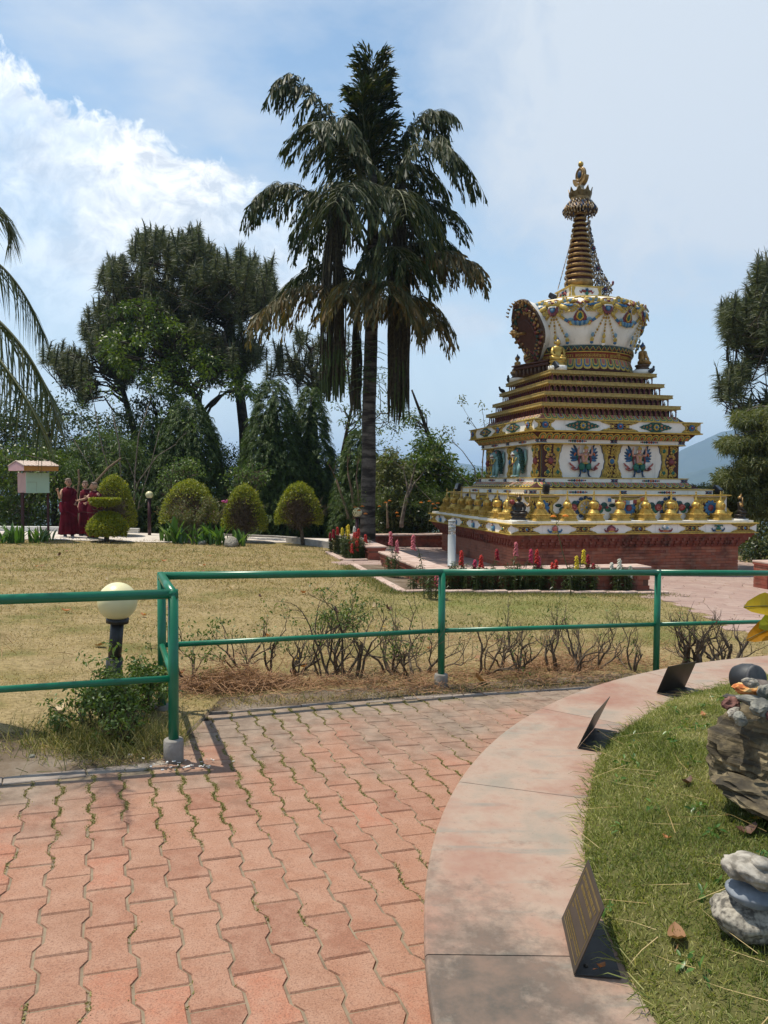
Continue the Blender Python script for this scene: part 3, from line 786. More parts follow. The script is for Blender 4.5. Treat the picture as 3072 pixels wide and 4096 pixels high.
# layered slate boulder and the stones heaped on it
rk = rock('slate_boulder', 'big layered slate boulder at the right edge of the grass bed', 1672, 1652, 2.86, (.19, .22, .22), 21, M['slate'], (0, .12, .4), cat='boulder', rough=.25, sub=5, layers=7)
rock('slate_slab', 'low slanting slate slab under the big layered boulder', 1675, 1728, 2.72, (.22, .2, .06), 24, M['slate'], (.1, .28, .3), cat='boulder', rough=.2, sub=4, layers=2)
heap = [('orange_stone', 'flaky orange stone on the slate heap', 1607, 1488, 2.80, (.062, .05, .026), 31, 'orange_stone', (.1, .1, .2)),
        ('oval_pebble', 'smooth oval pale pebble lying on the orange stone', 1616, 1475, 2.74, (.040, .026, .024), 32, 'white_stone', (0, .3, .2)),
        ('angular_stone', 'grey pointed stone right of the oval pebble', 1648, 1500, 2.76, (.045, .035, .042), 33, 'grey_stone', (.2, .5, .3)),
        ('slab_stone', 'white edged slanting grey stone below the orange stone', 1618, 1514, 2.72, (.075, .04, .024), 34, 'grey_stone', (.1, .2, .1)),
        ('wedge_stone', 'large grey wedge stone at the right of the heap', 1640, 1530, 2.66, (.062, .045, .042), 35, 'grey_stone', (.3, .2, .7)),
        ('maroon_stone', 'rough maroon stone at the left of the heap', 1576, 1521, 2.80, (.045, .04, .036), 36, 'maroon_stone', (0, .2, .5)),
        ('flake', 'dark slate flake under the orange stone', 1585, 1508, 2.83, (.060, .045, .014), 37, 'dark_stone', (0, .1, .2)),
        ('quartz_pebble', 'small white and dark pebble at the left of the heap', 1581, 1539, 2.72, (.030, .024, .020), 38, 'white_stone', (0, -.5, .3)),
        ('round_pebble', 'round grey pebble below the white and dark pebble', 1594, 1553, 2.66, (.030, .027, .030), 39, 'grey_stone', (0, .2, .1)),
        ('red_stone', 'reddish flat stone at the right frame edge', 1664, 1548, 2.62, (.035, .03, .026), 40, 'maroon_stone', (.2, .1, .1)),
        ('grey_stone', 'broad dark stone behind the orange stone', 1648, 1480, 2.92, (.085, .06, .028), 41, 'dark_stone', (0, .1, .2))]
for nm, lb, px, py, d, r, sd_, mt, ro in heap: rock(nm, lb, px+(1625-px)*-.02+6, py, d, tuple(v*.8 for v in r), sd_, M[mt], ro, rough=.24, sub=3)
def pot():
    p = aty(1614, 1466, 3.12); root = thing('broken_pot', 'dark glazed broken pot lying behind the stone heap', 'pot', p, R(-66)); root.scale = (.62, .62, .62)
    mb = MB(); mb.at(RY(R(78))); prof = [(.0, -.10), (.05, -.097), (.085, -.07), (.098, -.02), (.097, .04), (.085, .07), (.078, .085), (.072, .085), (.08, .066), (.09, .035), (.09, -.02), (.0, -.085)]
    mb.lathe(prof, 28); mb.obj('pot_body', pm('dark_glaze', (.024, .025, .028), (.014, .015, .017), 12, .55, 0, .15, 40, .002, c3=(.07, .075, .08), hi=.74), root, False)
    mb = MB(); mb.at(RY(R(78))); mb.lathe([(.082, .068), (.090, .071), (.086, .082), (.079, .086)], 28); mb.obj('rim', pm('worn_rim', (.10, .10, .10), (.05, .05, .055), 30, .6), root, False)
pot()

# ================================================================== garden lamps
M['globe'] = pm('globe', (.72, .66, .38), (.66, .60, .36), 4, .35, 0, .05, 8, .01, c3=(.76, .71, .46), spec=.45, mode='object')
M['black_iron'] = pm('black_iron', (.022, .022, .023), (.014, .014, .015), 12, .45, 0, .1, 60, .002, mode='object')
M['maroon_paint'] = pm('maroon_paint', (.055, .014, .018), (.035, .01, .013), 6, .45, 0, .1, 30, .002)
def near_lamp():
    b = G(241, 1518); g = aty(257, 1303, b[1]-.02); root = thing('garden_lamp', 'short black garden lamp with a cream globe behind the left railing', 'lamp', b)
    ax = np.array([g[0]-b[0], g[1]-b[1], g[2]-b[2]]); h = ax[2]-.14
    f = lambda z: (b[0]+ax[0]*z/ax[2], b[1]+ax[1]*z/ax[2], b[2]+z)
    mb = MB(); mb.tube([f(-.05), f(h*.56)], .058, 16); mb.tube([f(h*.56), f(h*.57)], [.056, .046], 16); c = mb.obj('lower_post', M['black_iron'], root)
    mb = MB(); mb.tube([f(h*.5), f(h+.01)], .046, 16); mb.obj('upper_post', M['black_iron'], root)
    mb = MB(); mb.tube([f(h), f(h+.035)], .078, 20); mb.tube([f(h+.035), f(h+.05)], .055, 16); mb.obj('collar', M['black_iron'], root)
    mb = MB(); mb.at(T(*f(h+.03))); k = [(.05, .0)]+[(.137*math.sin(t), .122-.137*math.cos(t)) for t in np.linspace(.36, math.pi, 18)]; mb.lathe(k, 32); mb.obj('globe', M['globe'], root)
near_lamp()
def far_lamp(px, pyb, pyg, r, mat, label, d):
    g = aty(px, pyg, d); root = thing('garden_lamp', label, 'lamp', (g[0], g[1], land(g[0], g[1])))
    zb = land(g[0], g[1])-.1
    mb = MB(); mb.tube([(g[0], g[1], zb), (g[0], g[1], g[2]-r)], .05, 10); mb.obj('lamp_post', mat, root)
    mb = MB(); mb.tube([(g[0], g[1], g[2]-r*1.15), (g[0], g[1], g[2]-r*.85)], .075, 12); mb.obj('collar', M['black_iron'], root)
    mb = MB(); mb.ell(g, r, 18, 12); mb.obj('globe', M['globe'], root)
far_lamp(323, 1158, 1069, .112, M['maroon_paint'], 'cream globe lamp on a dark post beside the garden path', 23.3)
far_lamp(772, 1150, 1107, .13, M['maroon_paint'], 'cream globe lamp half hidden beside the palm trunk', 20.8)
# ================================================================== low brick benches round the court
M['bench_top'] = pm('bench_top', (.47, .34, .28), (.37, .255, .205), 3, .75, 0, .25, 30, .006, c3=(.52, .40, .34), spec=.25)
def brick_mat(name, cols, stain):
    m, nt, out = newmat(name); v = posn(nt); oi = nt.nodes.new('ShaderNodeObjectInfo')
    c = ramp(nt, oi.outputs['Random'], [(k/(len(cols)-1), q) for k, q in enumerate(cols)])
    n1 = noise_n(nt, v, 2.5, 6); c = mixc(nt, maprange(nt, n1, .5, .68, 0, stain), c, (.035, .028, .024))
    c = mixc(nt, maprange(nt, noise_n(nt, v, 11, 5), .5, .75, 0, .5), c, (.30, .20, .15))
    bsdf(nt, out, c, .85, 0, noise_n(nt, v, 60, 4), .4, .005, .2); return m
M['old_brick'] = brick_mat('old_brick', [(.20, .058, .04), (.27, .08, .05), (.24, .068, .045), (.31, .105, .062)], .8)
M['plinth_brick'] = brick_mat('plinth_brick', [(.27, .085, .05), (.36, .12, .07), (.31, .10, .058), (.38, .16, .10), (.22, .07, .048)], .55)
M['mortar'] = pm('mortar', (.17, .085, .06), (.11, .058, .043), 8, .95, 0, .3, 40, .005, spec=.1)
def bench(label, segs, top=.0, w=.5, name='brick_bench', clip=None):
    """segs: list of runs ((a0,b0),(a1,b1)) in the stupa's frame along the bench centre line."""
    p0 = S2W(*segs[0][0]); root = thing(name, label, 'bench', (*p0, ground(*p0)))
    for (a0, b0), (a1, b1) in segs:
        A, B = S2W(a0, b0), S2W(a1, b1); d = nrm(B-A); L = np.linalg.norm(B-A); yaw = math.atan2(d[1], d[0])
        base = min(ground(*A), ground(*B))-.1
        FR = T(A[0], A[1], 0)@RZ(yaw)
        mb = MB(); mb.at(FR); mb.box(.02, L-.02, -w/2+.075, w/2-.075, base, top-.05); mb.obj('core', M['mortar'], root)
        n = max(1, round(L/.62)); 
        for k in range(n):                              # top slabs
            mb = MB(); mb.box(-L/n/2+.003, L/n/2-.003, -w/2, w/2, -.04, 0, .008); q = FR@Vector((L*(k+.5)/n, 0, top))
            mb.obj('top_slab', M['bench_top'], root, True, loc=q, rot=(0, 0, yaw+random.gauss(0, .003)))
        mb = MB(); mb.at(FR)                             # moulded courses under the slab
        mb.box(.005, L-.005, -w/2+.02, w/2-.02, top-.075, top-.042); mb.box(.015, L-.015, -w/2+.045, w/2-.045, top-.115, top-.077)
        for k in range(int(L/.09)):
            for s in (-1, 1): mb.box(k*.09+.02, k*.09+.075, s*(w/2-.045)-.02, s*(w/2-.045)+.02, top-.15, top-.117)
        mb.obj('moulded_course', M['old_brick'], root)
        zt = top-.15; h = .105; nb_ = max(1, round(L/.27))
        rows = int((zt-base)/h)+1
        mbk = MB(); mbk.smooth = False; mbk.box(-L/nb_/2+.004, L/nb_/2-.004, -w/2+.055, w/2-.055, -h+.006, 0); me = mbk.mesh('wall_tile', M['old_brick'])
        for r in range(rows):
            for k in range(nb_):
                x = L*(k+.5)/nb_; 
                if r % 2: x = L*k/nb_ if k else L/nb_*.5
                q = FR@Vector((x, random.uniform(-.003, .003), zt-r*h)); link('wall_tile', me, root, True, loc=q, rot=(0, 0, yaw))
    return root
bench('low brick bench in front of the stupa behind the snapdragons', [((-5.62, -5.45), (-1.35, -5.45)), ((-5.37, -5.18), (-5.37, -1.85))])
bench('low brick bench with stained backs left behind the stupa', [((-5.37, -.62), (-5.37, 3.35)), ((-5.62, 3.6), (-1.0, 3.6))])
bench('low brick bench at the right edge by the flagstones', [((1.35, -5.2), (5.6, -5.2))])
# kerbs and soil of the flower beds
def bedkerb(pts, lab):
    root = thing('flower_bed_kerb', None, None, (*pts[0], ground(*pts[0]))); tag(root, kind='structure')
    for A, B in zip(pts[:-1], pts[1:]):
        L = np.linalg.norm(B-A); d = (B-A)/L; n = max(1, round(L/.6)); yaw = math.atan2(d[1], d[0])
        for k in range(n):
            p = A+d*L*(k+.5)/n; mb = MB(); mb.box(-L/n/2+.004, L/n/2-.004, -.07, .07, -.1, .075, .01)
            mb.obj('kerb_stone', M['bench_top'], root, True, loc=(p[0], p[1], ground(*p)), rot=(0, 0, yaw+random.gauss(0, .01)))
K1 = [S2W(-6.15, -1.7), S2W(-6.15, -6.05), S2W(-1.25, -6.05)]
K2 = [S2W(-6.25, 1.2), S2W(-6.2, -.75), S2W(-5.62, -.75)]
bedkerb(K1, ''); bedkerb(K2, '')
def soilbed(poly, name='flower_bed'):
    mb = MB(); V = [(*p, ground(*p)+.05) for p in poly]; mb.add(V, [tuple(range(len(V)))]); mb.obj(name, M['soil'], kind='structure')
soilbed([S2W(-6.1, -6.0), S2W(-1.3, -6.0), S2W(-1.3, -5.4), S2W(-5.5, -5.4)]); soilbed([S2W(-6.1, -6.0), S2W(-5.5, -5.4), S2W(-5.5, -1.75), S2W(-6.1, -1.75)])
soilbed([S2W(-6.2, -.7), S2W(-5.5, -.7), S2W(-5.5, 1.3), S2W(-6.2, 1.3)])
# bollard light on the bench
def bollard():
    p = atz(976, 1222, .002); root = thing('bollard_light', 'grey bollard light with a ribbed clear head standing on the bench', 'bollard light', p)
    gm = pm('grey_paint', (.36, .38, .38), (.32, .34, .34), 5, .4, 0, .05, 20, .002, mode='object')
    mb = MB(); mb.lathe([(.085, 0), (.085, .012), (.073, .014), (.073, .56), (.070, .565)], 24); mb.obj('post', gm, root, False)
    gl, nt, out = newmat('clear_acrylic'); b = bsdf(nt, out, (.75, .78, .78), .15); b.inputs['Transmission Weight'].default_value = .75; b.inputs['Alpha'].default_value = .8
    mb = MB(); mb.lathe([(.068, .562), (.068, .80), (.060, .806), (.0, .806)], 24); mb.obj('clear_head', gl, root, False)
    for z in (.63, .70, .765): mb = MB(); mb.lathe([(.030, z+.02), (.066, z), (.066, z+.006), (.030, z+.026)], 24); mb.obj('louvre', pm('white_louvre', (.7, .7, .68), None, 5, .5, 0, 0) if 'lv' not in M else M['lv'], root, False)
    mb = MB(); mb.lathe([(.071, .80), (.071, .825), (.06, .832), (0, .834)], 24); mb.obj('cap', gm, root, False)
bollard()
# ================================================================== the stupa
def paint(name, c, rough=.5, metal=0, var=.8, spec=.4, sc=9): return pm(name, c, tuple(x*var for x in c), sc, rough, metal, .12, 60, .003, mode='object', spec=spec)
M['gold'] = paint('gold_paint', (.60, .41, .085), .45, .1, .62, sc=14)
M['old_gold'] = paint('old_gold', (.46, .325, .10), .5, .08, .62, sc=20)
M['bronze'] = paint('gilt_bronze', (.44, .27, .10), .42, .3, .5, sc=12)
M['gilt'] = pm('gilding', (.66, .45, .11), (.40, .25, .055), 11, .40, .6, .35, 45, .004, mode='object', spec=.5)
M['red'] = paint('red_paint', (.23, .035, .03)); M['dark_red'] = paint('dark_red', (.055, .010, .009), .6); M['blue'] = paint('blue_paint', (.035, .14, .29))
M['green'] = paint('green_relief', (.02, .135, .095)); M['pink'] = paint('pink_paint', (.44, .13, .11)); M['flesh'] = paint('flesh_paint', (.56, .30, .235))
M['orange'] = paint('orange_paint', (.50, .15, .06)); M['turq'] = paint('turquoise_paint', (.20, .37, .37)); M['navy'] = paint('navy_paint', (.02, .055, .13)); M['maroon'] = paint('maroon_relief', (.20, .045, .055))
M['dgreen'] = paint('dark_green_relief', (.012, .06, .05)); M['lblue'] = paint('light_blue', (.16, .29, .38)); M['leaf_green'] = paint('pale_green', (.12, .25, .15))
def white_mat():
    m, nt, out = newmat('white_plaster'); v = posn(nt, 'object')
    mp = nt.nodes.new('ShaderNodeMapping'); LK(nt, v, mp.inputs[0]); mp.inputs['Scale'].default_value = (7, 7, .55)
    st = noise_n(nt, mp.outputs[0], 1.4, 6, .65); n1 = noise_n(nt, v, 3, 5)
    c = ramp(nt, n1, [(.3, (.70, .67, .61)), (.65, (.82, .79, .73))])
    c = mixc(nt, maprange(nt, st, .56, .74, 0, .6), c, (.36, .34, .30))
    bsdf(nt, out, c, .65, 0, noise_n(nt, v, 30, 4), .15, .004, .3); return m
M['white'] = white_mat()
ST = thing('stupa', 'white and gold Buddhist stupa with painted reliefs on a stepped base', 'stupa', (SX, SY, SZ), SYAW)
Zs = -SZ                                                                 # add to a world height for the stupa's own frame
def sp_part(name, mb, mats, parent=ST, **kw): return mb.obj(name, mats, parent, False, **kw)
def four(name, me, sides=(0, 1, 3), parent=ST, z=0): return [link(name, me, parent, False, rot=(0, 0, -k*math.pi/2), loc=(0, 0, z)) for k in sides]

# --- brick plinth
PWD = 2.74
mb = MB(); mb.sq([(PWD-.06, 0), (PWD-.06, .66)]); plinth = sp_part('plinth', mb, M['mortar'])
me = None; ch = .066; nbk = 21; rest = MB(); cnt = 0; bl = 2*PWD/nbk
mb = MB(); mb.smooth = False; mb.box(-bl/2+.003, bl/2-.003, 0, .07, .003, ch-.003); me = mb.mesh('brick', M['plinth_brick'])
for side in (0, 1, 3):
    for r in range(10):
        for k in range(nbk):
            x = -PWD+bl*(k+.5)+(bl*.25 if r % 2 else -bl*.25); x = max(-PWD+bl/2, min(PWD-bl/2, x))
            mtx = RZ(-side*math.pi/2)@T(x, -PWD+random.uniform(-.003, .003), r*ch)
            if side == 3 or (side == 1 and (r < 4 and k > -1) and cnt >= 300): rest.at(mtx); rest.box(-bl/2+.003, bl/2-.003, 0, .07, .003, ch-.003)
            elif cnt < 300: link('brick', me, plinth, False, loc=mtx.translation, rot=(0, 0, -side*math.pi/2)); cnt += 1
            else: rest.at(mtx); rest.box(-bl/2+.003, bl/2-.003, 0, .07, .003, ch-.003)
sp_part('other_bricks', rest, M['plinth_brick'], plinth, kind='stuff')
mb = MB(); zc = .66
mb.sq([(PWD+.02, zc), (PWD+.02, zc+.05), (PWD+.05, zc+.05), (PWD+.05, zc+.09), (PWD+.10, zc+.09), (PWD+.10, zc+.155), (PWD+.15, zc+.155), (PWD+.15, zc+.22), (PWD+.20, zc+.22), (PWD+.20, zc+.27), (PWD+.235, zc+.27), (PWD+.235, zc+.335)])
for k in range(4):
    for i in range(34):
        x = -PWD+2*PWD*(i+.5)/34; mb.at(RZ(k*math.pi/2)); mb.box(x-.045, x+.045, -PWD-.135, -PWD-.1, zc+.095, zc+.15); mb.at(RZ(k*math.pi/2)); mb.box(x-.03, x+.03, -PWD-.19, -PWD-.15, zc+.165, zc+.215)
        mb.ell((x, -PWD-.06, zc+.055), (.04, .03, .035), 6, 4)
sp_part('brick_cornice', mb, M['old_brick'])

# --- ledge and stepped white bands: (name, profile of (half width, world z), material)
def band(name, prof, mat, **kw): mb = MB(); mb.sq([(w, z+Zs) for w, z in prof]); return sp_part(name, mb, mat, **kw)
band('ledge_moulding', [(3.0, .398), (3.037, .402), (3.037, .422), (3.0, .426)], M['gold'])
band('ledge_frieze', [(3.0, .42), (3.0, .615)], M['white'])
band('ledge_moulding', [(3.0, .612), (3.045, .614), (3.045, .637), (3.0, .64)], M['gold'])
band('ledge_top', [(2.955, .63), (2.955, .69)], M['white'])
band('upper_wall', [(2.545, .68), (2.545, 1.235)], M['white'])
band('upper_moulding', [(2.56, 1.232), (2.62, 1.24), (2.625, 1.262), (2.55, 1.266)], M['gold'])
band('white_step', [(2.33, 1.255), (2.33, 1.37)], M['white'])
band('step_moulding', [(2.33, 1.366), (2.355, 1.37), (2.355, 1.39), (2.2, 1.40)], M['gold'])
band('lotus_base', [(2.10, 1.39), (2.10, 1.42), (1.93, 1.535)], M['dark_red'])
band('white_step', [(1.93, 1.53), (1.93, 1.622)], M['white'])
band('panel_sill', [(1.90, 1.618), (1.948, 1.622), (1.948, 1.642), (1.75, 1.648)], M['gold'])
band('panel_wall', [(1.755, 1.64), (1.755, 2.42)], M['white'])
band('panel_head', [(1.85, 2.408), (1.892, 2.412), (1.892, 2.432), (1.86, 2.436)], M['gold'])
band('white_neck', [(1.872, 2.43), (1.872, 2.535)], M['white'])
band('cornice_soffit', [(1.86, 2.52), (1.92, 2.53), (2.03, 2.655), (2.03, 2.68)], M['dark_red'])
band('cornice_moulding', [(2.0, 2.672), (2.156, 2.676), (2.162, 2.70), (2.13, 2.71)], M['gold'])
band('cornice_frieze', [(2.12, 2.70), (2.12, 2.945)], M['white'])
band('cornice_moulding', [(2.11, 2.935), (2.155, 2.94), (2.155, 2.962), (1.85, 2.97)], M['gold'])
band('lotus_base', [(1.86, 2.962), (1.86, 2.985), (1.71, 3.12)], M['dark_red'])
# --- golden step plates with galleries of niches
GL = [(1.398, 4.179), (1.528, 3.918), (1.669, 3.637), (1.802, 3.370)]
def statuette():
    mb = MB(); mb.ell((0, 0, .022), (.036, .026, .022), 8, 4); mb.ell((0, 0, .06), (.022, .016, .034), 8, 4); mb.ell((0, 0, .104), (.014, .014, .017), 7, 4); mb.ell((0, 0, .124), .006, 5, 3)
    mb.tube([(-.024, -.004, .075), (-.032, -.012, .045), (-.008, -.026, .034)], .007, 4); mb.tube([(.024, -.004, .075), (.032, -.012, .045), (.008, -.026, .034)], .007, 4); return mb.mesh('seated_statue', M['bronze'])
sta = statuette()
for i, (w, z) in enumerate(GL):
    zb = (GL[i+1][1] if i < 3 else 3.09)
    band('step_plate', [(w-.03, z-.088), (w, z-.085), (w, z-.068), (w-.008, z-.062), (w-.008, z-.02), (w, z-.015), (w, z)], M['old_gold'])
    gal = band('niche_gallery', [(w-.19, zb), (w-.19, z-.085)], M['dark_red'])
    nn = round(2*(w-.085)/.136); h = z-.088-zb; p = 2*(w-.085)/nn
    mbc = MB(); mbc.smooth = False; mbc.box(-.011, .011, -.011, .011, 0, h); mbc.box(-.016, .016, -.016, .016, 0, .014); mbc.box(-.017, .017, -.017, .017, h*.66, h*.72); mc = mbc.mesh('column', [M['maroon']])
    mba = MB(); q = p/2-.004; ar = [(-q, h), (-q, h*.70), (-q*.72, h*.78), (-q*.5, h*.80), (-q*.36, h*.88), (0, h*.93), (q*.36, h*.88), (q*.5, h*.80), (q*.72, h*.78), (q, h*.70), (q, h)]
    mba.prism(ar, -.008, .006); ma = mba.mesh('arch', [M['old_gold']])
    mbb = MB(); mbb.smooth = False; mbb.box(-w+.02, w-.02, -.02, .03, -.002, .012); link('gallery_sill', mbb.mesh('gallery_sill', M['old_gold']), gal, False, loc=(0, -w+.10, zb+Zs))
    for side in (0, 1):
        Q = RZ(-side*math.pi/2)
        for k in range(nn+1):
            x = -w+.085+p*k; L_ = Q@Vector((x, -w+.085, zb+Zs)); 
            if not (side == 1 and k == nn): link('column', mc, gal, False, loc=L_, rot=(0, 0, -side*math.pi/2))
            if k < nn:
                L_ = Q@Vector((x+p/2, -w+.085, zb+Zs)); link('arch', ma, gal, False, loc=L_, rot=(0, 0, -side*math.pi/2))
                L_ = Q@Vector((x+p/2, -w+.13, zb+Zs+.012)); s = link('seated_statue', sta, gal, False, loc=L_, rot=(0, 0, -side*math.pi/2)); s.scale = (h/.2,)*3

# --- lotus petals
def petal_me(p, h, slope, cols, flip=False, curve=0):
    mb = MB(); A = np.eye(4); s = -1 if flip else 1; A[2, 2] = s; A[1, 2] = slope
    def U(w, hh): return [(-w, 0)]+[(-w*math.cos(t), -hh+w*.75-w*.75*math.sin(t)) for t in np.linspace(0, math.pi, 7)]+[(w, 0)]
    mb.at(A)
    mb.m = 0; mb.prism(U(p*.5, h), -.01, .016, .004); mb.m = 1; mb.prism(U(p*.385, h*.80), .01, .022, .004); mb.m = 0; mb.prism(U(p*.25, h*.64), .018, .029, .003); mb.m = 2; mb.prism(U(p*.17, h*.50), .024, .04, .008)
    return mb.mesh('lotus_petal', [M['gold'], M[cols[0]], M[cols[1]]])
def petals(w, z, p, h, slope, sets, flip=False, sides=(0, 1)):
    mes = [petal_me(p, h, slope, c, flip) for c in sets]; n = round(2*w/p)
    for side in sides:
        for k in range(n):
            x = -w+2*w*(k+.5)/n; L_ = RZ(-side*math.pi/2)@Vector((x, -w, z+Zs)); link('lotus_petal', mes[k % len(mes)], ST, False, loc=L_, rot=(0, 0, -side*math.pi/2))
petals(1.72, 3.115, .165, .15, 1.1, [('green', 'red'), ('green', 'pink'), ('blue', 'red')])
petals(1.925, 2.525, .165, .135, .85, [('green', 'orange'), ('green', 'red')], True)
petals(1.945, 1.535, .170, .120, 1.45, [('green', 'pink'), ('blue', 'pink')])

# --- reliefs, drawn on the front face (x right, z up, standing out towards -y), then turned to the other sides
def face(w, z): return T(0, -w, z+Zs)
def jewel(mb, x, z, r, m, d=.6): mb.m = m; mb.ell((x, 0, z), (r, r*d, r), 10, 6)
def spiral(mb, cx, cz, r, turns, sgn, tr, a0=0, y=-.012, n=16):
    P = []
    for k in range(n+1):
        t = k/n; a = a0+sgn*turns*2*math.pi*t; q = r*(1-t*.86); P.append((cx+q*math.cos(a), y, cz+q*math.sin(a)))
    mb.tube(P, np.linspace(tr, tr*.6, n+1), 5); mb.ell((cx, y, cz), tr*1.3, 6, 4)
def flower(mb, x, z, r, mp_, mc_, n=10, y=-.015):
    for k in range(n):
        a = 2*math.pi*k/n; mb.m = mp_; mb.ell((x+.66*r*math.cos(a), y, z+.66*r*math.sin(a)), (r*.36, .015, r*.24), 8, 5, np.array(Matrix.Rotation(-a, 3, 'Y')))
    mb.m = mc_; mb.ell((x, y-.008, z), (r*.42, .035, r*.42), 12, 6)
RM = [M[k] for k in ('gold', 'dark_red', 'blue', 'green', 'pink', 'navy', 'flesh', 'turq', 'white', 'red', 'maroon', 'orange', 'dgreen', 'lblue')]
GOLD, DRED, BLUE, GREEN, PINK, NAVY, FLESH, TURQ, WHT, RED, MAR, ORG, DGR, LBL = range(14)
def xpanel(w, h, ctr, wav=.28, spir=True):
    """Carved scroll panel with concave pointed ends, w x h, centred."""
    mb = MB(); n = 10
    def outl(s):
        e = [(w/2*s-w*wav*s*(.5-.5*math.cos(2*math.pi*t))*(1+.15*math.cos(6*math.pi*t)), -h/2*s+h*s*t) for t in np.linspace(0, 1, n+1)]
        return e+[(-x, z) for x, z in e[::-1]]
    mb.m = GOLD; mb.prism(outl(1), -.004, .012, .004); mb.m = DGR; mb.prism(outl(.93), .008, .016); mb.m = GOLD; mb.prism(outl(.88), .014, .020); mb.m = DRED; mb.prism(outl(.6), .016, .0215)
    mb.m = GOLD
    for sx in (-1, 1):
        for sz in (-1, 1):
            spiral(mb, sx*w*.30, sz*h*.26, h*.17, 1.4, sx*sz, h*.035, math.pi*.5*(1-sx), -.024); spiral(mb, sx*w*.13, sz*h*.33, h*.12, 1.2, -sx*sz, h*.03, 0, -.024)
            mb.tube([(sx*w*.08, -.024, sz*h*.1), (sx*w*.16, -.03, sz*h*.16), (sx*w*.2, -.024, sz*h*.4)], h*.025, 5)
            spiral(mb, sx*w*.40, sz*h*.40, h*.085, 1.0, sx*sz, h*.025, 0, -.022)
    mb.at(T(0, -.02, 0))
    if ctr == 'flower': flower(mb, 0, 0, h*.36, BLUE, MAR)
    else:
        mb.m = GOLD; mb.ell((0, -.004, 0), (h*.21, .03, h*.23), 12, 6); mb.m = ctr; mb.ell((0, -.02, 0), (h*.145, .035, h*.16), 12, 6)
    return mb.mesh('scroll_panel', RM)
# ledge frieze: scroll panels alternate with small offerings
def offering(kind):
    mb = MB(); mb.m = GOLD if kind != 2 else ORG
    mb.ell((0, -.02, -.045), (.075, .03, .022), 10, 5)
    for s in (-1, 1):
        mb.m = [BLUE, MAR, RED, NAVY][kind]; mb.ell((s*.085, -.018, -.045), (.04, .02, .022), 8, 5); mb.tube([(s*.10, -.018, -.045), (s*.135, -.018, -.01), (s*.125, -.018, .015)], [.017, .012, .006], 5)
    if kind == 0: mb.m = PINK; mb.ell((0, -.03, .02), (.06, .04, .055), 12, 7); mb.ell((0, -.03, .075), (.018, .015, .022), 8, 4)
    if kind == 1:
        mb.m = MAR; mb.prism([(-.075, -.03), (-.085, .02), (-.05, .055), (0, .085), (.05, .055), (.085, .02), (.075, -.03)], .0, .04, .012); mb.m = PINK; mb.prism([(-.04, -.03), (-.045, .01), (0, .04), (.045, .01), (.04, -.03)], .03, .05, .006)
    if kind == 2:
        mb.m = LBL; mb.ell((-.01, -.03, .02), (.075, .035, .032), 10, 6); mb.m = WHT; mb.ell((.045, -.03, .035), (.045, .025, .022), 8, 5); spiral(mb, -.045, .035, .03, 1.5, 1, .009, 0, -.06)
    if kind == 3:
        mb.m = GREEN; mb.ell((0, -.03, .0), (.055, .03, .03), 9, 5); mb.ell((0, -.03, .05), (.04, .025, .025), 9, 5)
        for s in (-1, 1): mb.tube([(s*.03, -.03, .05), (s*.075, -.03, .075), (s*.085, -.03, .04)], .012, 5)
    return mb.mesh('offering_relief', RM)
xp = [xpanel(.66, .185, c) for c in (GREEN, BLUE)]; of = [offering(k) for k in range(4)]
def goddess():
    mb = MB(); mb.m = BLUE
    for s in (-1, 1): mb.ell((s*.05, -.015, -.02), (.035, .02, .06), 8, 5)
    mb.m = TURQ; mb.ell((0, -.03, -.02), (.035, .03, .06), 8, 5); mb.m = FLESH; mb.ell((0, -.04, .045), (.02, .02, .024), 8, 5); mb.m = NAVY; mb.ell((0, -.035, .07), (.018, .018, .016), 7, 4)
    return mb.mesh('offering_relief', RM)
gd = goddess()
for side in (0, 1, 3):
    for k in range(5):
        x = -2.66+5.32*k/4; link('scroll_panel', xp[(k+(side == 0)) % 2], ST, False, loc=RZ(-side*math.pi/2)@Vector((x, -3.0, .518+Zs)), rot=(0, 0, -side*math.pi/2))
        if k < 4: link('offering_relief', of[k] if side == 0 else gd, ST, False, loc=RZ(-side*math.pi/2)@Vector((x+.665, -3.0, .515+Zs)), rot=(0, 0, -side*math.pi/2)).scale = (1.2, 1, 1.08)
# cornice frieze
def diamond(w, h):
    mb = MB(); pts = [(-w/2, 0), (-w*.36, h*.22), (-w*.26, h*.30), (-w*.14, h*.5), (w*.14, h*.5), (w*.26, h*.30), (w*.36, h*.22), (w/2, 0)]; pts = pts+[(x, -z) for x, z in pts[-2:0:-1]]
    mb.m = DGR; mb.prism(pts[::-1], -.004, .018, .008); mb.at(T(0, -.015, 0)); flower(mb, 0, 0, h*.36, GOLD, BLUE, 9)
    for s in (-1, 1):
        for q, (dx, dz, r) in enumerate(((.17, .2, .1), (.17, -.2, .1), (.27, .0, .085), (.37, .0, .06))):
            mb.m = GOLD; mb.ell((s*w*dx, 0, h*dz), (h*r*1.5, .014, h*r*1.5), 8, 4); mb.m = PINK if q != 2 else RED; mb.ell((s*w*dx, -.01, h*dz), (h*r, .02, h*r), 8, 4)
        for q in range(8): mb.m = GREEN; mb.ell((s*w*(.1+.045*q), -.004, (-1)**q*h*(.36-.036*q)), (.03, .014, .02), 6, 4)
    return mb.mesh('jewel_diamond', RM)
cpx = xpanel(.98, .225, 'flower'); cpc = xpanel(.5, .225, 'flower', .2); dm = diamond(.86, .215)
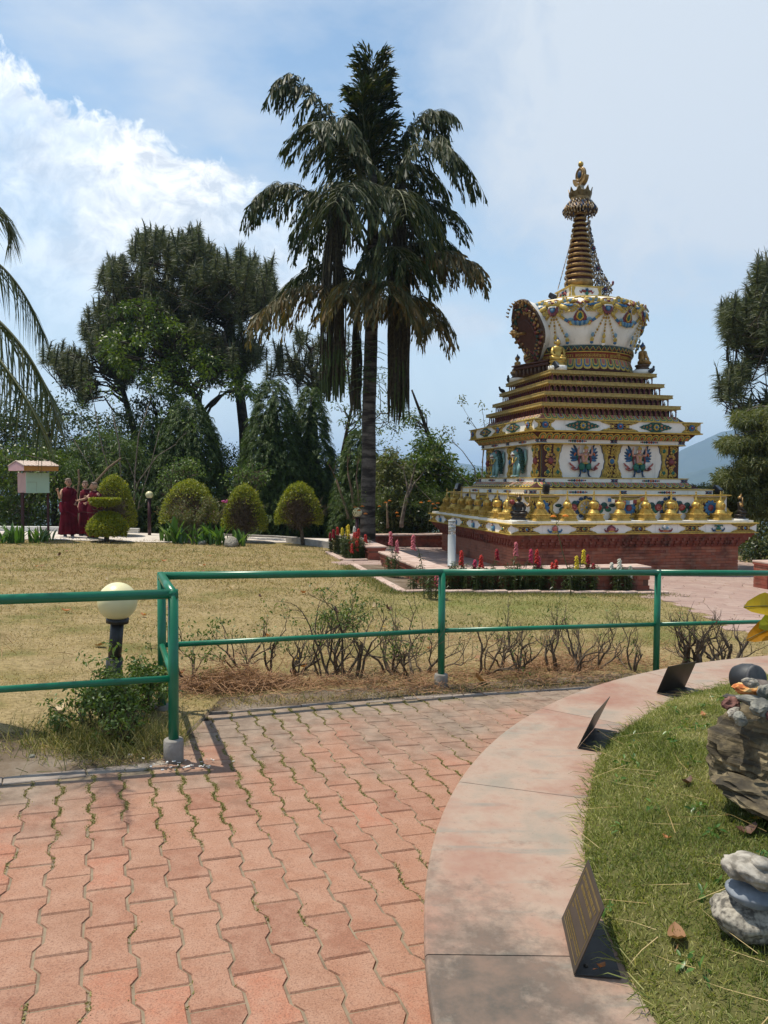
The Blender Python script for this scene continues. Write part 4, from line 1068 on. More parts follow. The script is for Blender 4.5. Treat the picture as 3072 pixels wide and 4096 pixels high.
for side in (0, 1, 3):
    for x in (-1.86, 0, 1.86): link('scroll_panel', cpx if x == 0 else cpc, ST, False, loc=RZ(-side*math.pi/2)@Vector((x, -2.12, 2.822+Zs)), rot=(0, 0, -side*math.pi/2))
    for x in (-.93, .93): link('jewel_diamond', dm, ST, False, loc=RZ(-side*math.pi/2)@Vector((x, -2.12, 2.822+Zs)), rot=(0, 0, -side*math.pi/2))
# jewel rows on the narrow white bands
def jewelrow(n=9, r=.032):
    mb = MB(); cs = [GREEN, RED, GREEN, NAVY, ORG, RED, BLUE, PINK, NAVY]; x = -.28
    for k in range(n):
        q = r*(.45+.55*math.sin(math.pi*(k+.5)/n)); x += q; jewel(mb, x*1., 0, q, cs[k % 9], .7); x += q*1.02
    return mb
mb = jewelrow(); V = np.concatenate(mb.v); cx = (V[:, 0].min()+V[:, 0].max())/2
for v in mb.v: v[:, 0] -= cx
jr = mb.mesh('jewel_row', RM)
mb = MB(); mb.m = NAVY; mb.prism([(-.1, -.035), (-.06, 0), (-.1, .035), (.1, .035), (.06, 0), (.1, -.035)][::-1], 0, .01); mb.at(T(0, -.008, 0)); flower(mb, 0, 0, .034, LBL, RED, 7)
for s in (-1, 1): spiral(mb, s*.06, 0, .022, 1, s, .005, 0, -.004, 8)
rosette = mb.mesh('rosette', RM)
for w, z, xs, rs_ in ((1.872, 2.484, (-.92, .92), (0, -1.78, 1.78)), (1.93, 1.577, (-.95, .95), (0, -1.83, 1.83)), (2.33, 1.312, (-1.12, 1.12), (0, -2.22, 2.22))):
    for side in (0, 1, 3):
        for x in xs: link('jewel_row', jr, ST, False, loc=RZ(-side*math.pi/2)@Vector((x, -w, z+Zs)), rot=(0, 0, -side*math.pi/2))
        for x in rs_: link('rosette', rosette, ST, False, loc=RZ(-side*math.pi/2)@Vector((x, -w, z+Zs)), rot=(0, 0, -side*math.pi/2))

# big carved posts of the panel level
def wavyposts(w, h, corner):
    mb = MB(); n = 14
    def edge(s): return [(w/2*s*(1-.36*math.sin(math.pi*t)**1.5)*(1+.05*math.cos(10*math.pi*t)), -h/2+h*t) for t in np.linspace(0, 1, n+1)]
    def outl(s): e = edge(s); return e+([(-x, z) for x, z in e[::-1]] if not corner else [(-w/2, h/2), (-w/2, -h/2)])
    for s, m, a, b in ((1.0, NAVY, -.004, .014), (.93, GOLD, .010, .022), (.86, GREEN, .018, .026), (.82, GOLD, .022, .034), (.06 if corner else .5, DRED, .03, .037)): mb.m = m; mb.prism(outl(s), a, b)
    mb.m = GOLD
    for sx in ((-1, 1) if not corner else (1, -1)):
        for sz in (-1, 1):
            for (fx, fz, r, t) in ((.30, .40, .075, 1.5), (.16, .28, .06, 1.3), (.12, .43, .05, 1.2), (.22, .16, .05, 1.2)):
                spiral(mb, sx*w*fx, sz*h*fz, r, t, sx*sz, .017, 1.2*sx, -.044)
            mb.m = GREEN if corner else GOLD; mb.ell((sx*w*.24, -.04, sz*h*.34), (.05, .03, .055) if corner else (.02, .02, .02), 10, 5); mb.m = GOLD
    mb.at(T(0, -.03, 0))
    if corner:
        cx = -w*.12; mb.m = NAVY; mb.ell((cx, -.002, 0), (.165, .012, .225), 18, 4); mb.m = DRED; mb.ell((cx, -.008, 0), (.15, .012, .205), 18, 4)
        for k in range(10):
            a = 2*math.pi*k/10; mb.m = GOLD; mb.ell((cx+.105*math.cos(a), -.018, .145*math.sin(a)), (.042, .016, .028), 8, 4, np.array(Matrix.Rotation(-a, 3, 'Y'))); mb.m = PINK; mb.ell((cx+.105*math.cos(a), -.028, .145*math.sin(a)), (.026, .012, .014), 6, 4, np.array(Matrix.Rotation(-a, 3, 'Y')))
        mb.m = MAR; mb.ell((cx, -.035, 0), (.072, .06, .085), 14, 8)
    else:
        mb.m = DRED; mb.prism([(-.075, -.13), (-.04, 0), (-.075, .13), (.075, .13), (.04, 0), (.075, -.13)][::-1], 0, .02)
        mb.m = GOLD; mb.ell((0, -.012, 0), (.09, .02, .10), 12, 5); mb.m = BLUE; mb.ell((0, -.028, 0), (.06, .035, .065), 12, 6); mb.m = GOLD
        for sz in (-1, 1): mb.tube([(0, -.012, sz*.1), (0, -.02, sz*.2), (0, -.012, sz*.33)], [.02, .012, .02], 6); mb.ell((0, -.014, sz*.2), .03, 8, 5); mb.tube([(-.06, -.01, sz*.155), (0, -.016, sz*.135), (.06, -.01, sz*.155)], .014, 5)
    return mb.mesh('carved_post', RM)
PH = .765; pc = 2.027; wp = wavyposts(.56, PH, False); wc = wavyposts(.52, PH, True)
mirror = wc.copy()
co = np.empty(len(mirror.vertices)*3, np.float32); mirror.vertices.foreach_get('co', co); co[0::3] *= -1; mirror.vertices.foreach_set('co', co); mirror.flip_normals()
for side in (0, 1, 3):
    link('carved_post', wp, ST, False, loc=RZ(-side*math.pi/2)@Vector((0, -1.755, pc+Zs)), rot=(0, 0, -side*math.pi/2))
    link('carved_post', wc, ST, False, loc=RZ(-side*math.pi/2)@Vector((-1.495, -1.755, pc+Zs)), rot=(0, 0, -side*math.pi/2))
    link('carved_post', mirror, ST, False, loc=RZ(-side*math.pi/2)@Vector((1.495, -1.755, pc+Zs)), rot=(0, 0, -side*math.pi/2))

# winged guardian reliefs of the front, lions of the left side
def guardian(turn):
    mb = MB(); mb.at(SCL(1, 1, 1))
    for s in (-1, 1):                                    # wings of separate feathers
        for k in range(6):
            a = R(28+k*17); L_ = .27-.018*k; o = np.array((s*.10, -.01, .10-.012*k)); d = np.array((s*math.cos(a*.9+.15), 0, math.sin(a*.75+.1)))
            d = np.array((s*math.cos(R(62-k*15)), 0, math.sin(R(62-k*15)))); mb.m = (NAVY, BLUE)[k % 2]; q = o+d*L_*.55; ang = math.atan2(d[2], d[0])
            mb.ell(q, (L_*.52, .014, .030), 8, 5, np.array(Matrix.Rotation(-ang, 3, 'Y')))
        mb.m = GREEN; mb.ell((s*.12, -.02, .09), (.055, .02, .085), 9, 5)
        mb.m = MAR; mb.tube([(s*.11, -.05, .14), (s*.135, -.06, .02), (s*.115, -.06, -.1), (s*.15, -.05, -.19), (s*.22, -.04, -.205), (s*.265, -.04, -.16)], [.032, .036, .03, .034, .03, .02], 7, flat=.5)
        mb.m = PINK; mb.tube([(s*.22, -.045, -.21), (s*.285, -.05, -.17), (s*.24, -.05, -.125), (s*.30, -.05, -.09), (s*.325, -.04, -.05), (s*.35, -.04, -.055)], [.02, .032, .03, .03, .024, .01], 7, flat=.6)
        mb.m = MAR; mb.tube([(s*.205, -.05, -.165), (s*.235, -.055, -.145), (s*.26, -.05, -.175)], .018, 6)
        mb.m = FLESH; mb.tube([(s*.075, -.06, .135), (s*.145, -.07, .125), (s*.155, -.075, .2), (s*.145, -.08, .275)], [.030, .026, .022, .016], 8); mb.ell((s*.143, -.085, .292), (.018, .016, .022), 8, 5)
        mb.m = GOLD; mb.tube([(s*.146, -.08, .255), (s*.146, -.08, .265)], .021, 8); mb.m = ORG; mb.ell((s*.205, -.05, .155), (.022, .02, .025), 7, 4); mb.ell((s*.225, -.05, .125), (.014, .014, .03), 6, 4)
        mb.m = GREEN; mb.ell((s*.075, -.07, -.125), (.068, .055, .085), 12, 7)
        for r in range(4):
            for q in range(4): mb.m = GREEN; mb.ell((s*(.03+.028*q), -.115+.012*abs(q-1.5), -.075-.033*r), (.018, .014, .018), 6, 4)
        mb.m = NAVY; mb.tube([(s*.085, -.05, -.2), (s*.085, -.05, -.27), (s*.105, -.05, -.335)], [.024, .018, .018], 7); 
        for q in (-1, 0, 1): mb.tube([(s*.105, -.05, -.335), (s*.115+q*.028, -.075, -.348)], [.014, .006], 5)
    mb.m = NAVY; mb.ell((0, -.05, -.19), (.04, .03, .075), 8, 5); mb.m = BLUE; mb.ell((-.03, -.05, -.2), (.025, .03, .06), 7, 5); mb.ell((.03, -.05, -.2), (.025, .03, .06), 7, 5)
    mb.m = FLESH; mb.at(); 
    prof = [(0, -.07), (.062, -.06), (.058, -.01), (.064, .05), (.082, .11), (.07, .145), (.03, .165), (.026, .185)]
    mb.at(T(0, -.055, 0), SCL(1, .62, 1)); mb.lathe(prof, 14); mb.at()
    t = turn; mb.m = FLESH; mb.ell((t*.02, -.085, .222), (.043, .042, .053), 12, 8); mb.ell((t*.038, -.128, .217), (.009, .01, .012), 6, 4)
    for s in (-1, 1): mb.m = NAVY; mb.ell((t*.03+s*.017, -.124, .231), (.007, .005, .004), 6, 4); mb.m = WHT; mb.ell((t*.02+s*.05, -.075, .205), (.018, .02, .03), 7, 5); mb.m = GOLD; mb.ell((t*.02+s*.052, -.09, .175), .013, 6, 4)
    mb.m = RED; mb.ell((t*.034, -.127, .197), (.012, .005, .004), 6, 4)
    mb.m = GOLD; mb.at(T(t*.015, -.08, .255)); mb.lathe([(.046, 0), (.05, .014), (.044, .02)], 12)
    for k in range(5): a = R(-160+35*k); mb.ell((.042*math.cos(a), .042*math.sin(a), .032), (.012, .012, .026), 6, 4)
    mb.ell((0, 0, .045), (.026, .026, .04), 8, 5); mb.at(); mb.ell((0, -.1, -.055), (.068, .03, .018), 10, 5); mb.tube([(-.05, -.1, .13), (0, -.118, .075), (.05, -.1, .13)], .007, 5); mb.tube([(-.02, -.105, .12), (-.005, -.112, 0), (.01, -.105, -.05)], .005, 5); mb.ell((0, -.118, .072), .014, 6, 4)
    return mb.mesh('guardian_relief', RM)
for x, t in ((-.70, .8), (.70, -.15)): link('guardian_relief', guardian(t), ST, False, loc=(x, -1.755, pc+.01+Zs)).scale = (1.14, 1, 1.06)
def lion():
    mb = MB(); mb.m = TURQ; mb.ell((.02, -.09, -.05), (.15, .12, .17), 14, 9); mb.ell((0, -.13, .10), (.12, .10, .13), 12, 8)
    for s in (-1, 1):
        mb.m = TURQ; mb.tube([(s*.085, -.14, -.05), (s*.095, -.17, -.2), (s*.085, -.18, -.335)], [.062, .045, .04], 9); mb.ell((s*.085, -.205, -.35), (.052, .06, .03), 9, 5); mb.m = WHT
        for q in (-1, 0, 1): mb.ell((s*.085+q*.028, -.255, -.355), (.012, .018, .012), 6, 4)
        mb.m = DGR
        for q in range(7): a = q/6; mb.ell((s*(.10+.05*math.sin(3*a)), -.14+.02*a, .27-.36*a), (.06, .06, .05), 8, 5); mb.ell((s*(.15), -.09, .1-.36*a), (.05, .05, .035), 7, 4)
        mb.ell((s*.095, -.16, -.24), (.035, .04, .035), 7, 4)
        mb.m = LBL; mb.ell((s*.035, -.275, .225), (.022, .02, .02), 8, 5); mb.m = NAVY; mb.ell((s*.035, -.293, .225), .009, 6, 4); mb.m = PINK; mb.ell((s*.075, -.19, .265), (.02, .03, .035), 7, 5)
    mb.m = TURQ; mb.ell((0, -.19, .2), (.088, .10, .085), 13, 8); mb.m = WHT; mb.ell((0, -.275, .185), (.062, .055, .035), 11, 6); mb.m = NAVY; mb.ell((0, -.325, .2), (.02, .014, .014), 7, 4)
    mb.m = RED; mb.ell((0, -.27, .145), (.045, .05, .025), 9, 5); mb.m = WHT; mb.ell((0, -.265, .115), (.05, .05, .016), 9, 5)
    for q in range(5): mb.ell((-.032+.016*q, -.312, .157), (.006, .006, .012), 5, 3)
    mb.m = GOLD; mb.tube([(-.09, -.22, .1), (-.05, -.25, .0), (0, -.262, -.04), (.05, -.25, 0), (.09, -.22, .1)], .016, 6); mb.m = MAR; mb.ell((0, -.272, -.06), (.028, .02, .03), 8, 5)
    mb.m = DGR
    for q in range(9): a = q*math.pi/8; mb.ell((.11*math.cos(a), -.14, .215+.095*math.sin(a)), (.04, .055, .04), 7, 5)
    mb.m = TURQ; mb.tube([(.16, -.05, -.1), (.2, -.04, .05), (.175, -.05, .2), (.2, -.05, .29)], [.02, .028, .035, .02], 7)
    return mb.mesh('lion_relief', RM)
ln = lion()
for x in (-.70, .70): link('lion_relief', ln, ST, False, loc=RZ(-math.pi/2)@Vector((x, -1.755, pc-.0+Zs)), rot=(0, 0, -math.pi/2)).scale = (1.3, 1, 1.0)

# wall behind the small stupas: scroll panels, wheels and jewels
def bigpanel():
    me = xpanel(.86, .50, 'flower', .2); return me
bp_ = bigpanel()
def wheel():
    mb = MB(); mb.m = DGR
    for s in (-1, 1):
        for q in range(5): mb.m = (DGR, GREEN)[q % 2]; mb.ell((s*(.2+.075*q), -.012, .04*(-1)**q), (.065, .02, .10-.016*q), 8, 5)
        mb.m = RED; mb.ell((s*.23, -.03, 0), (.075, .03, .075), 11, 6); mb.m = PINK; spiral(mb, s*.23, 0, .055, 1.2, s, .014, 0, -.055); mb.m = MAR; mb.ell((s*.40, -.028, 0), .03, 8, 5)
        mb.m = NAVY
        for q in range(5): a = R(30+q*30); mb.ell((.17*math.cos(a), -.012, s*.19*math.sin(a)), (.045, .016, .045), 7, 4)
    mb.m = GOLD; mb.tube([(.135*math.cos(a), -.045, .15*math.sin(a)) for a in np.linspace(0, 2*math.pi, 25)], .021, 6, False)
    for k in range(8): a = math.pi*k/4; mb.tube([(.03*math.cos(a), -.045, .03*math.sin(a)), (.12*math.cos(a), -.045, .135*math.sin(a))], .011, 5); mb.ell((.165*math.cos(a), -.045, .182*math.sin(a)), .014, 6, 4)
    mb.ell((0, -.05, 0), (.045, .02, .05), 10, 5); mb.m = BLUE; mb.ell((0, -.062, 0), (.026, .018, .028), 9, 5)
    return mb.mesh('wheel_relief', RM)
wh = wheel()
for side in (0, 1, 3):
    for x in (-2.1, 0, 2.1): link('scroll_panel', bp_, ST, False, loc=RZ(-side*math.pi/2)@Vector((x, -2.545, .965+Zs)), rot=(0, 0, -side*math.pi/2))
    for x in (-1.05, 1.05): link('wheel_relief', wh, ST, False, loc=RZ(-side*math.pi/2)@Vector((x, -2.545, .975+Zs)), rot=(0, 0, -side*math.pi/2)).scale = (1.3, 1, 1.1)

# --- dome
DP = [(1.25, 4.17), (1.37, 4.20), (1.36, 4.25), (1.29, 4.40), (1.262, 4.50)]
mb = MB(); mb.lathe([(r, z+Zs) for r, z in DP], 64); sp_part('dome_lotus', mb, M['dark_red'])
mes = [petal_me(.19, .26, .38, c) for c in (('blue', 'pink'), ('green', 'red'), ('green', 'pink'), ('blue', 'orange'))]
for k in range(42):
    a = 2*math.pi*k/42; link('lotus_petal', mes[k % 4], ST, False, loc=(1.262*math.sin(a), -1.262*math.cos(a), 4.50+Zs), rot=(0, 0, a))
mb = MB(); mb.lathe([(r, z+Zs) for r, z in ((1.25, 4.49), (1.275, 4.495), (1.278, 4.515), (1.288, 4.525), (1.312, 4.64), (1.33, 4.65), (1.332, 4.67), (1.3, 4.675))], 72); sp_part('letter_band', mb, M['red'])
for z, r in ((4.505, 1.28), (4.662, 1.333)):
    mb = MB(); mb.lathe([(r, z-.012+Zs), (r+.012, z-.008+Zs), (r+.012, z+.008+Zs), (r, z+.012+Zs)], 72); sp_part('ring_moulding', mb, M['gold'])
mb = MB(); mb.lathe([(1.32, 4.67+Zs), (1.342, 4.675+Zs), (1.36, 4.80+Zs), (1.34, 4.81+Zs)], 72); sp_part('fret_band', mb, M['dgreen'])
mb = MB(); mb.m = 0                                       # fretwork lines
for k in range(60):
    a = 2*math.pi*k/60; mb.at(RZ(a), T(0, -1.352, 4.74+Zs))
    mb.m = 0; mb.tube([(-.065, 0, -.055), (-.03, -.004, .0), (0, -.008, .045), (.03, -.004, 0), (.065, 0, -.055)], .009, 4); mb.m = 1; mb.tube([(-.035, 0, -.05), (0, -.006, .0), (.035, 0, -.05)], .011, 4); mb.tube([(-.06, 0, .05), (-.045, 0, .02)], .01, 4)
sp_part('fretwork', mb, [M['gold'], M['maroon']])
def ring_text():
    body = 'ललररकंलंलंकमः। डाकिनीजालसंवर। '
    try:
        cu = bpy.data.curves.new('letters', 'FONT'); cu.body = body*3; cu.size = .115; cu.extrude = .004
        to = bpy.data.objects.new('letters', cu); COL.objects.link(to)
        me = bpy.data.meshes.new_from_object(to.evaluated_get(bpy.context.evaluated_depsgraph_get()))
        bpy.data.objects.remove(to)
        n = len(me.vertices); co = np.empty(n*3, np.float32); me.vertices.foreach_get('co', co); co = co.reshape(-1, 3)
        wdt = co[:, 0].max(); rr = 1.315; circ = 2*math.pi*rr; k = circ*.5/wdt if wdt > 0 else 1
        x, y, z = co.T; a = (x/wdt-.5)*(circ*.62/rr) + .12
        yy = (y-y.min())/(y.max()-y.min()); r = 1.292+.022*yy+.006+z
        out = np.stack([r*np.sin(a), -r*np.cos(a), 4.532+Zs+.105*yy], 1)
        me.vertices.foreach_set('co', out.reshape(-1).astype(np.float32)); me.materials.clear(); me.materials.append(M['gold']); me.update()
        link('gold_letters', me, ST, False)
    except Exception as ex: print('text', ex)
ring_text()
DOME = [(1.325, 4.805), (1.345, 4.84), (1.40, 4.93), (1.455, 5.08), (1.50, 5.22), (1.555, 5.40), (1.59, 5.54), (1.607, 5.64), (1.60, 5.73), (1.565, 5.82), (1.49, 5.89), (1.37, 5.95), (1.22, 5.995), (1.0, 6.03), (.7, 6.05), (0, 6.06)]
mb = MB(); mb.lathe([(r, z+Zs) for r, z in DOME], 72); sp_part('dome', mb, M['white'])
dz_ = np.array([z for r, z in DOME]); dr_ = np.array([r for r, z in DOME])
def drad(z): return float(np.interp(z, dz_, dr_))
def domeM(a, z):
    z = 4.84+(z-4.87)*.885                                          # frame on the dome: x round to the right, z up the surface, -y outwards; a = 0 faces front
    sl = math.atan2(drad(z+.03)-drad(z-.03), .06); return RZ(a)@T(0, -drad(z)-.002, z+Zs)@RX(sl)@SCL(1.42, .8, 1.32)
mb = MB(); mb.lathe([(1.24, 5.98+Zs), (1.255, 5.99+Zs), (1.245, 6.01+Zs), (1.18, 6.02+Zs)], 64); sp_part('dome_ring', mb, M['gold'])
def kirti():
    mb = MB(); mb.m = GOLD; mb.ell((0, -.04, .06), (.15, .05, .085), 14, 8); mb.ell((0, -.07, .045), (.09, .05, .055), 12, 7)
    for s in (-1, 1):
        mb.m = GOLD
        for q in range(5): mb.m = (GOLD, LBL)[q % 2]; mb.ell((s*(.16+.05*q), -.02, .085+.018*q-.012*q*q*.4), (.055, .025, .045-.004*q), 8, 5)
        mb.m = BLUE
        for q in range(4): mb.ell((s*(.15+.06*q), -.03, .03-.012*q), (.045, .02, .025), 8, 5)
        mb.m = WHT; mb.ell((s*.06, -.105, .075), (.028, .02, .024), 8, 5); mb.m = NAVY; mb.ell((s*.06, -.122, .073), .011, 6, 4); mb.m = RED; mb.ell((s*.06, -.10, .105), (.04, .02, .014), 8, 4)
        mb.m = GOLD; mb.tube([(s*.13, -.03, 0), (s*.22, -.045, -.04), (s*.27, -.05, -.1)], [.05, .042, .03], 8); 
        for q in range(4): mb.tube([(s*(.245+.02*q), -.055, -.1), (s*(.24+.026*q), -.06, -.145)], [.014, .008], 5)
        spiral(mb, s*.16, -.10, .055, 1.2, s, .018, 1, -.03); spiral(mb, s*.10, -.155, .04, 1.2, -s, .014, 1, -.03); spiral(mb, s*.2, .13, .045, 1.2, s, .015, 0, -.03)
        mb.m = WHT; mb.tube([(s*.062, -.1, -.01), (s*.066, -.105, -.05)], [.012, .003], 5)
    mb.m = MAR; mb.ell((0, -.115, .06), (.03, .03, .024), 8, 5); mb.prism([(-.085, .0), (-.095, -.1), (-.06, -.135), (-.04, -.18), (-.015, -.15), (0, -.2), (.015, -.15), (.04, -.18), (.06, -.135), (.095, -.1), (.085, 0)], .02, .06, .01)
    mb.m = WHT; mb.ell((0, -.095, -.012), (.075, .03, .016), 10, 4); mb.m = BLUE; mb.ell((0, -.085, -.065), (.05, .03, .055), 10, 6); mb.m = LBL; mb.ell((0, -.108, -.065), (.028, .012, .03), 8, 5)
    return mb.mesh('lion_mask', RM)
km = kirti()
def garland():
    mb = MB()
    for dx, tilt, ln_ in ((0, 0, .5), (-.09, -.16, .47), (.09, .16, .47)):
        n = 9
        for q in range(n):
            z = -ln_*q/(n-1); x = dx*(.3+.7*q/(n-1))+tilt*q/(n-1)*.8; r = .022 if q % 2 else .016; mb.m = GOLD; mb.ell((x, -.02, z), (r, r, r*1.35), 8, 5)
            if q % 2: mb.m = RED; mb.ell((x, -.038, z), r*.55, 6, 4)
        mb.m = LBL if dx else GOLD; x = dx+tilt*.85; mb.ell((x, -.025, -ln_*.84), (.035, .03, .045), 9, 5); mb.m = GOLD; mb.ell((x*1.02, -.025, -ln_-.02), (.04, .03, .05), 9, 5); mb.m = BLUE if dx else WHT; mb.ell((x*1.02, -.028, -ln_-.075), (.036, .028, .03), 9, 5)
    mb.m = GREEN; mb.ell((0, -.03, .02), .032, 9, 5); mb.m = GOLD; mb.ell((0, -.02, .02), (.048, .02, .048), 10, 5)
    return mb.mesh('bead_tassel', RM)
gt = garland()
def lotus_jewel():
    mb = MB(); mb.m = MAR; mb.prism([(-.10, -.02), (-.115, .06), (-.085, .13), (-.04, .19), (0, .25), (.04, .19), (.085, .13), (.115, .06), (.10, -.02)], 0, .03, .01)
    mb.m = GOLD
    for s in (-1, 1): mb.tube([(0, -.04, .0), (s*.055, -.045, .06), (s*.04, -.045, .13), (0, -.04, .17)], .016, 6)
    mb.m = GREEN; mb.ell((0, -.045, .08), (.035, .03, .06), 9, 6); mb.m = NAVY; mb.ell((0, -.04, .2), (.025, .02, .03), 8, 5)
    for q in range(-3, 4): mb.m = (BLUE, LBL)[q % 2]; mb.ell((q*.038, -.045, -.055+.005*abs(q)), (.03, .03, .05), 8, 5, np.array(Matrix.Rotation(q*.16, 3, 'Y')))
    mb.m = LBL
    for s in (-1, 1): mb.ell((s*.16, -.03, .02), (.05, .025, .03), 8, 5); mb.m = GOLD; mb.ell((s*.16, -.03, -.05), (.03, .02, .04), 8, 5); mb.m = LBL
    return mb.mesh('lotus_jewel', RM)
lj = lotus_jewel()
def place_dome(name, me, a, z, s=1): o = link(name, me, ST, False); o.matrix_local = domeM(a, z)@SCL(s); return o
AD = R(-13.05-14)                                         # mask nearest the camera's left
for k in range(5):
    a0 = R(-48)+k*R(45)
    place_dome('lion_mask', km, a0, 5.84, .95); place_dome('bead_tassel', gt, a0, 5.60, .9)
    a1 = a0+R(22.5); place_dome('lotus_jewel', lj, a1, 5.46, .95)
    for s in (-1, 1):                                     # bead swags from mask to lotus jewel
        mb = MB(); cs = [GOLD, GOLD, GOLD, GOLD, BLUE, BLUE, PINK, RED, GOLD]
        for q in range(9):
            t = (q+.5)/9; a = a0+s*R(22.5)*(.14+t*.62); z = 5.70-.33*t**.8-.02*math.sin(math.pi*t); mb.at(domeM(a, z)); mb.m = cs[q]; mb.ell((0, -.022, 0), (.03, .03, .026), 8, 5)
        sp_part('bead_swag', mb, RM)
    mb = MB(); mb.m = GOLD                                # scrolls and knots between the masks
    for s in (-1, 1):
        mb.at(domeM(a1+s*R(6.5), 5.99)); spiral(mb, 0, 0, .075, 1.3, s, .02, 0, -.02); mb.at(domeM(a1+s*R(3.2), 6.09)); spiral(mb, 0, 0, .055, 1.2, -s, .018, 0, -.02)
        mb.at(domeM(a1+s*R(6.4), 5.76)); mb.tube([(.045*math.cos(t), -.02, .045*math.sin(t)) for t in np.linspace(0, 6.28, 13)], .014, 5); mb.tube([(.03+.045*math.cos(t), -.02, .03+.045*math.sin(t)) for t in np.linspace(0, 6.28, 13)], .012, 5)
        mb.at(domeM(a1+s*R(9), 5.9)); mb.ell((0, -.015, 0), (.05, .025, .06), 8, 5)
    mb.at(domeM(a1, 5.82)); r = .05
    for dx, dz in ((0, 0), (.035, .035), (-.035, -.035)): mb.tube([(dx, -.02, dz+r), (dx+r, -.02, dz), (dx, -.02, dz-r), (dx-r, -.02, dz), (dx, -.02, dz+r)], .011, 4)
    mb.m = MAR; mb.at(domeM(a1, 5.95)); mb.tube([(-.17, -.015, .06), (-.11, -.02, -.03), (-.05, -.02, -.01), (0, -.02, -.055), (.05, -.02, -.01), (.11, -.02, -.03), (.17, -.015, .06)], .022, 6)
    sp_part('scrollwork', mb, RM)

# niche hood on the left of the dome
def niche():
    n = 28; RN = RZ(R(18)); Ri = np.array(RN.inverted())
    def outline(s, t0=1.0):
        P = []
        for k in range(n):
            t = 2*math.pi*k/n; x = math.sin(t); y = -math.cos(t)                     # y -1 bottom .. 1 top
            wdt = .56*(.55+.45*min(1, (y+1)/1.1))*(1+.05*math.cos(5*t)); zc = .73*y+(.10 if y > .9 else 0)
            P.append((x*wdt*s, zc*s))
        return P
    # frame: u along -b(front) to +b, w up the leaning plane; plane passes a = -1.52 at the foot and leans outwards
    F0 = RN@T(-1.65, 0, 5.18+Zs)@RZ(-math.pi/2)@RX(R(22))
    P = outline(1)
    hood = MB(); V = []
    A = np.array(F0)
    for x, z in P:
        q = A@np.array((x, 0, z, 1)); V.append(q[:3])
    for x, z in P:
        q = Ri@A@np.array((x*.86, .0, z*.88, 1)); zz = q[2]; rr = drad(max(4.84, min(5.95, zz-Zs)))*.86
        yy = q[1]*.95; xx = -math.sqrt(max(.01, rr*rr-yy*yy)); V.append((np.array(RN)@np.array((xx, yy, min(zz, 5.93+Zs), 1)))[:3])
    hood.add(V, [(k, (k+1) % n, n+(k+1) % n, n+k) for k in range(n)]); h = sp_part('niche_hood', hood, M['white'])
    mb = MB(); mb.at(F0); mb.prism(outline(1.0), -.03, .03, .01); h2 = sp_part('niche_frame', mb, M['dark_bronze'])
    mb = MB(); mb.at(F0); mb.prism(outline(.90), .025, .045); mb.prism([(x, z-.12) for x, z in outline(.55)], .04, .075, .01); sp_part('niche_panel', mb, M['niche_brown'], h2)
    mb = MB(); mb.at(F0); mb.prism([(x, z-.14) for x, z in outline(.44)], .07, .082); sp_part('niche_opening', mb, M['niche_brown'], h2)
    mb = MB(); rs = np.random.default_rng(4); mb.at(F0)
    for k in range(260):
        t = rs.uniform(0, 2*math.pi); s = rs.uniform(.60, .92); o = outline(s); x, z = o[int(t/(2*math.pi)*n) % n]
        mb.m = int(rs.choice([0, 0, 1, 2, 3, 4])); mb.ell((x+rs.normal()*.02, -.06, z-.05*(1-s)), rs.uniform(.02, .05, 3), 6, 4)
    for k in range(12):
        a = R(20+k*12.7); mb.m = 0; mb.tube([(.5*math.cos(a), -.07, .35+.42*math.sin(a)), (.54*math.cos(a), -.12, .38+.45*math.sin(a))], [.03, .012], 6)
    sp_part('niche_carving', mb, [M['bronze'], M['dark_bronze'], M['dgreen'], M['maroon'], M['dark_bronze']], h2)
    mb = MB(); mb.at(F0); mb.tube([(-.05, -.06, .02), (-.05, -.30, .06), (-.05, -.44, .10)], .035, 6); mb.m = 0
    for k in range(9): a = 2*math.pi*k/8; mb.ell((-.05+.05*math.cos(a), -.42-.03*k/8, .11+.06*math.sin(a)), (.035, .03, .045), 6, 4)
    mb.tube([(-.05, -.44, .1), (-.05, -.56, .17)], [.05, .01], 6); sp_part('niche_spout', mb, M['bronze'], h2)
    mb = MB(); mb.at(RN); mb.box(-1.60, -1.0, -.62, .62, 4.34+Zs, 4.41+Zs, .01); mb.box(-1.64, -1.0, -.66, .66, 4.42+Zs, 4.455+Zs, .01); mb.box(-1.48, -1.0, -.55, .55, 4.19+Zs, 4.34+Zs)
    sp_part('niche_sill', mb, M['niche_brown'])
    mb = MB()
    for k in range(9): mb.at(RN, T(-1.55, -.56+.14*k, 4.19+Zs)); mb.lathe([(.03, 0), (.018, .04), (.035, .10), (.02, .15), (.025, .17)], 8)
    sp_part('sill_balusters', mb, M['dark_bronze'])
M['dark_bronze'] = paint('dark_bronze', (.115, .07, .045), .5, .3, .6); M['niche_brown'] = paint('niche_brown', (.085, .035, .028), .55, .1, .7)
niche()

Z2 = Zs-.15
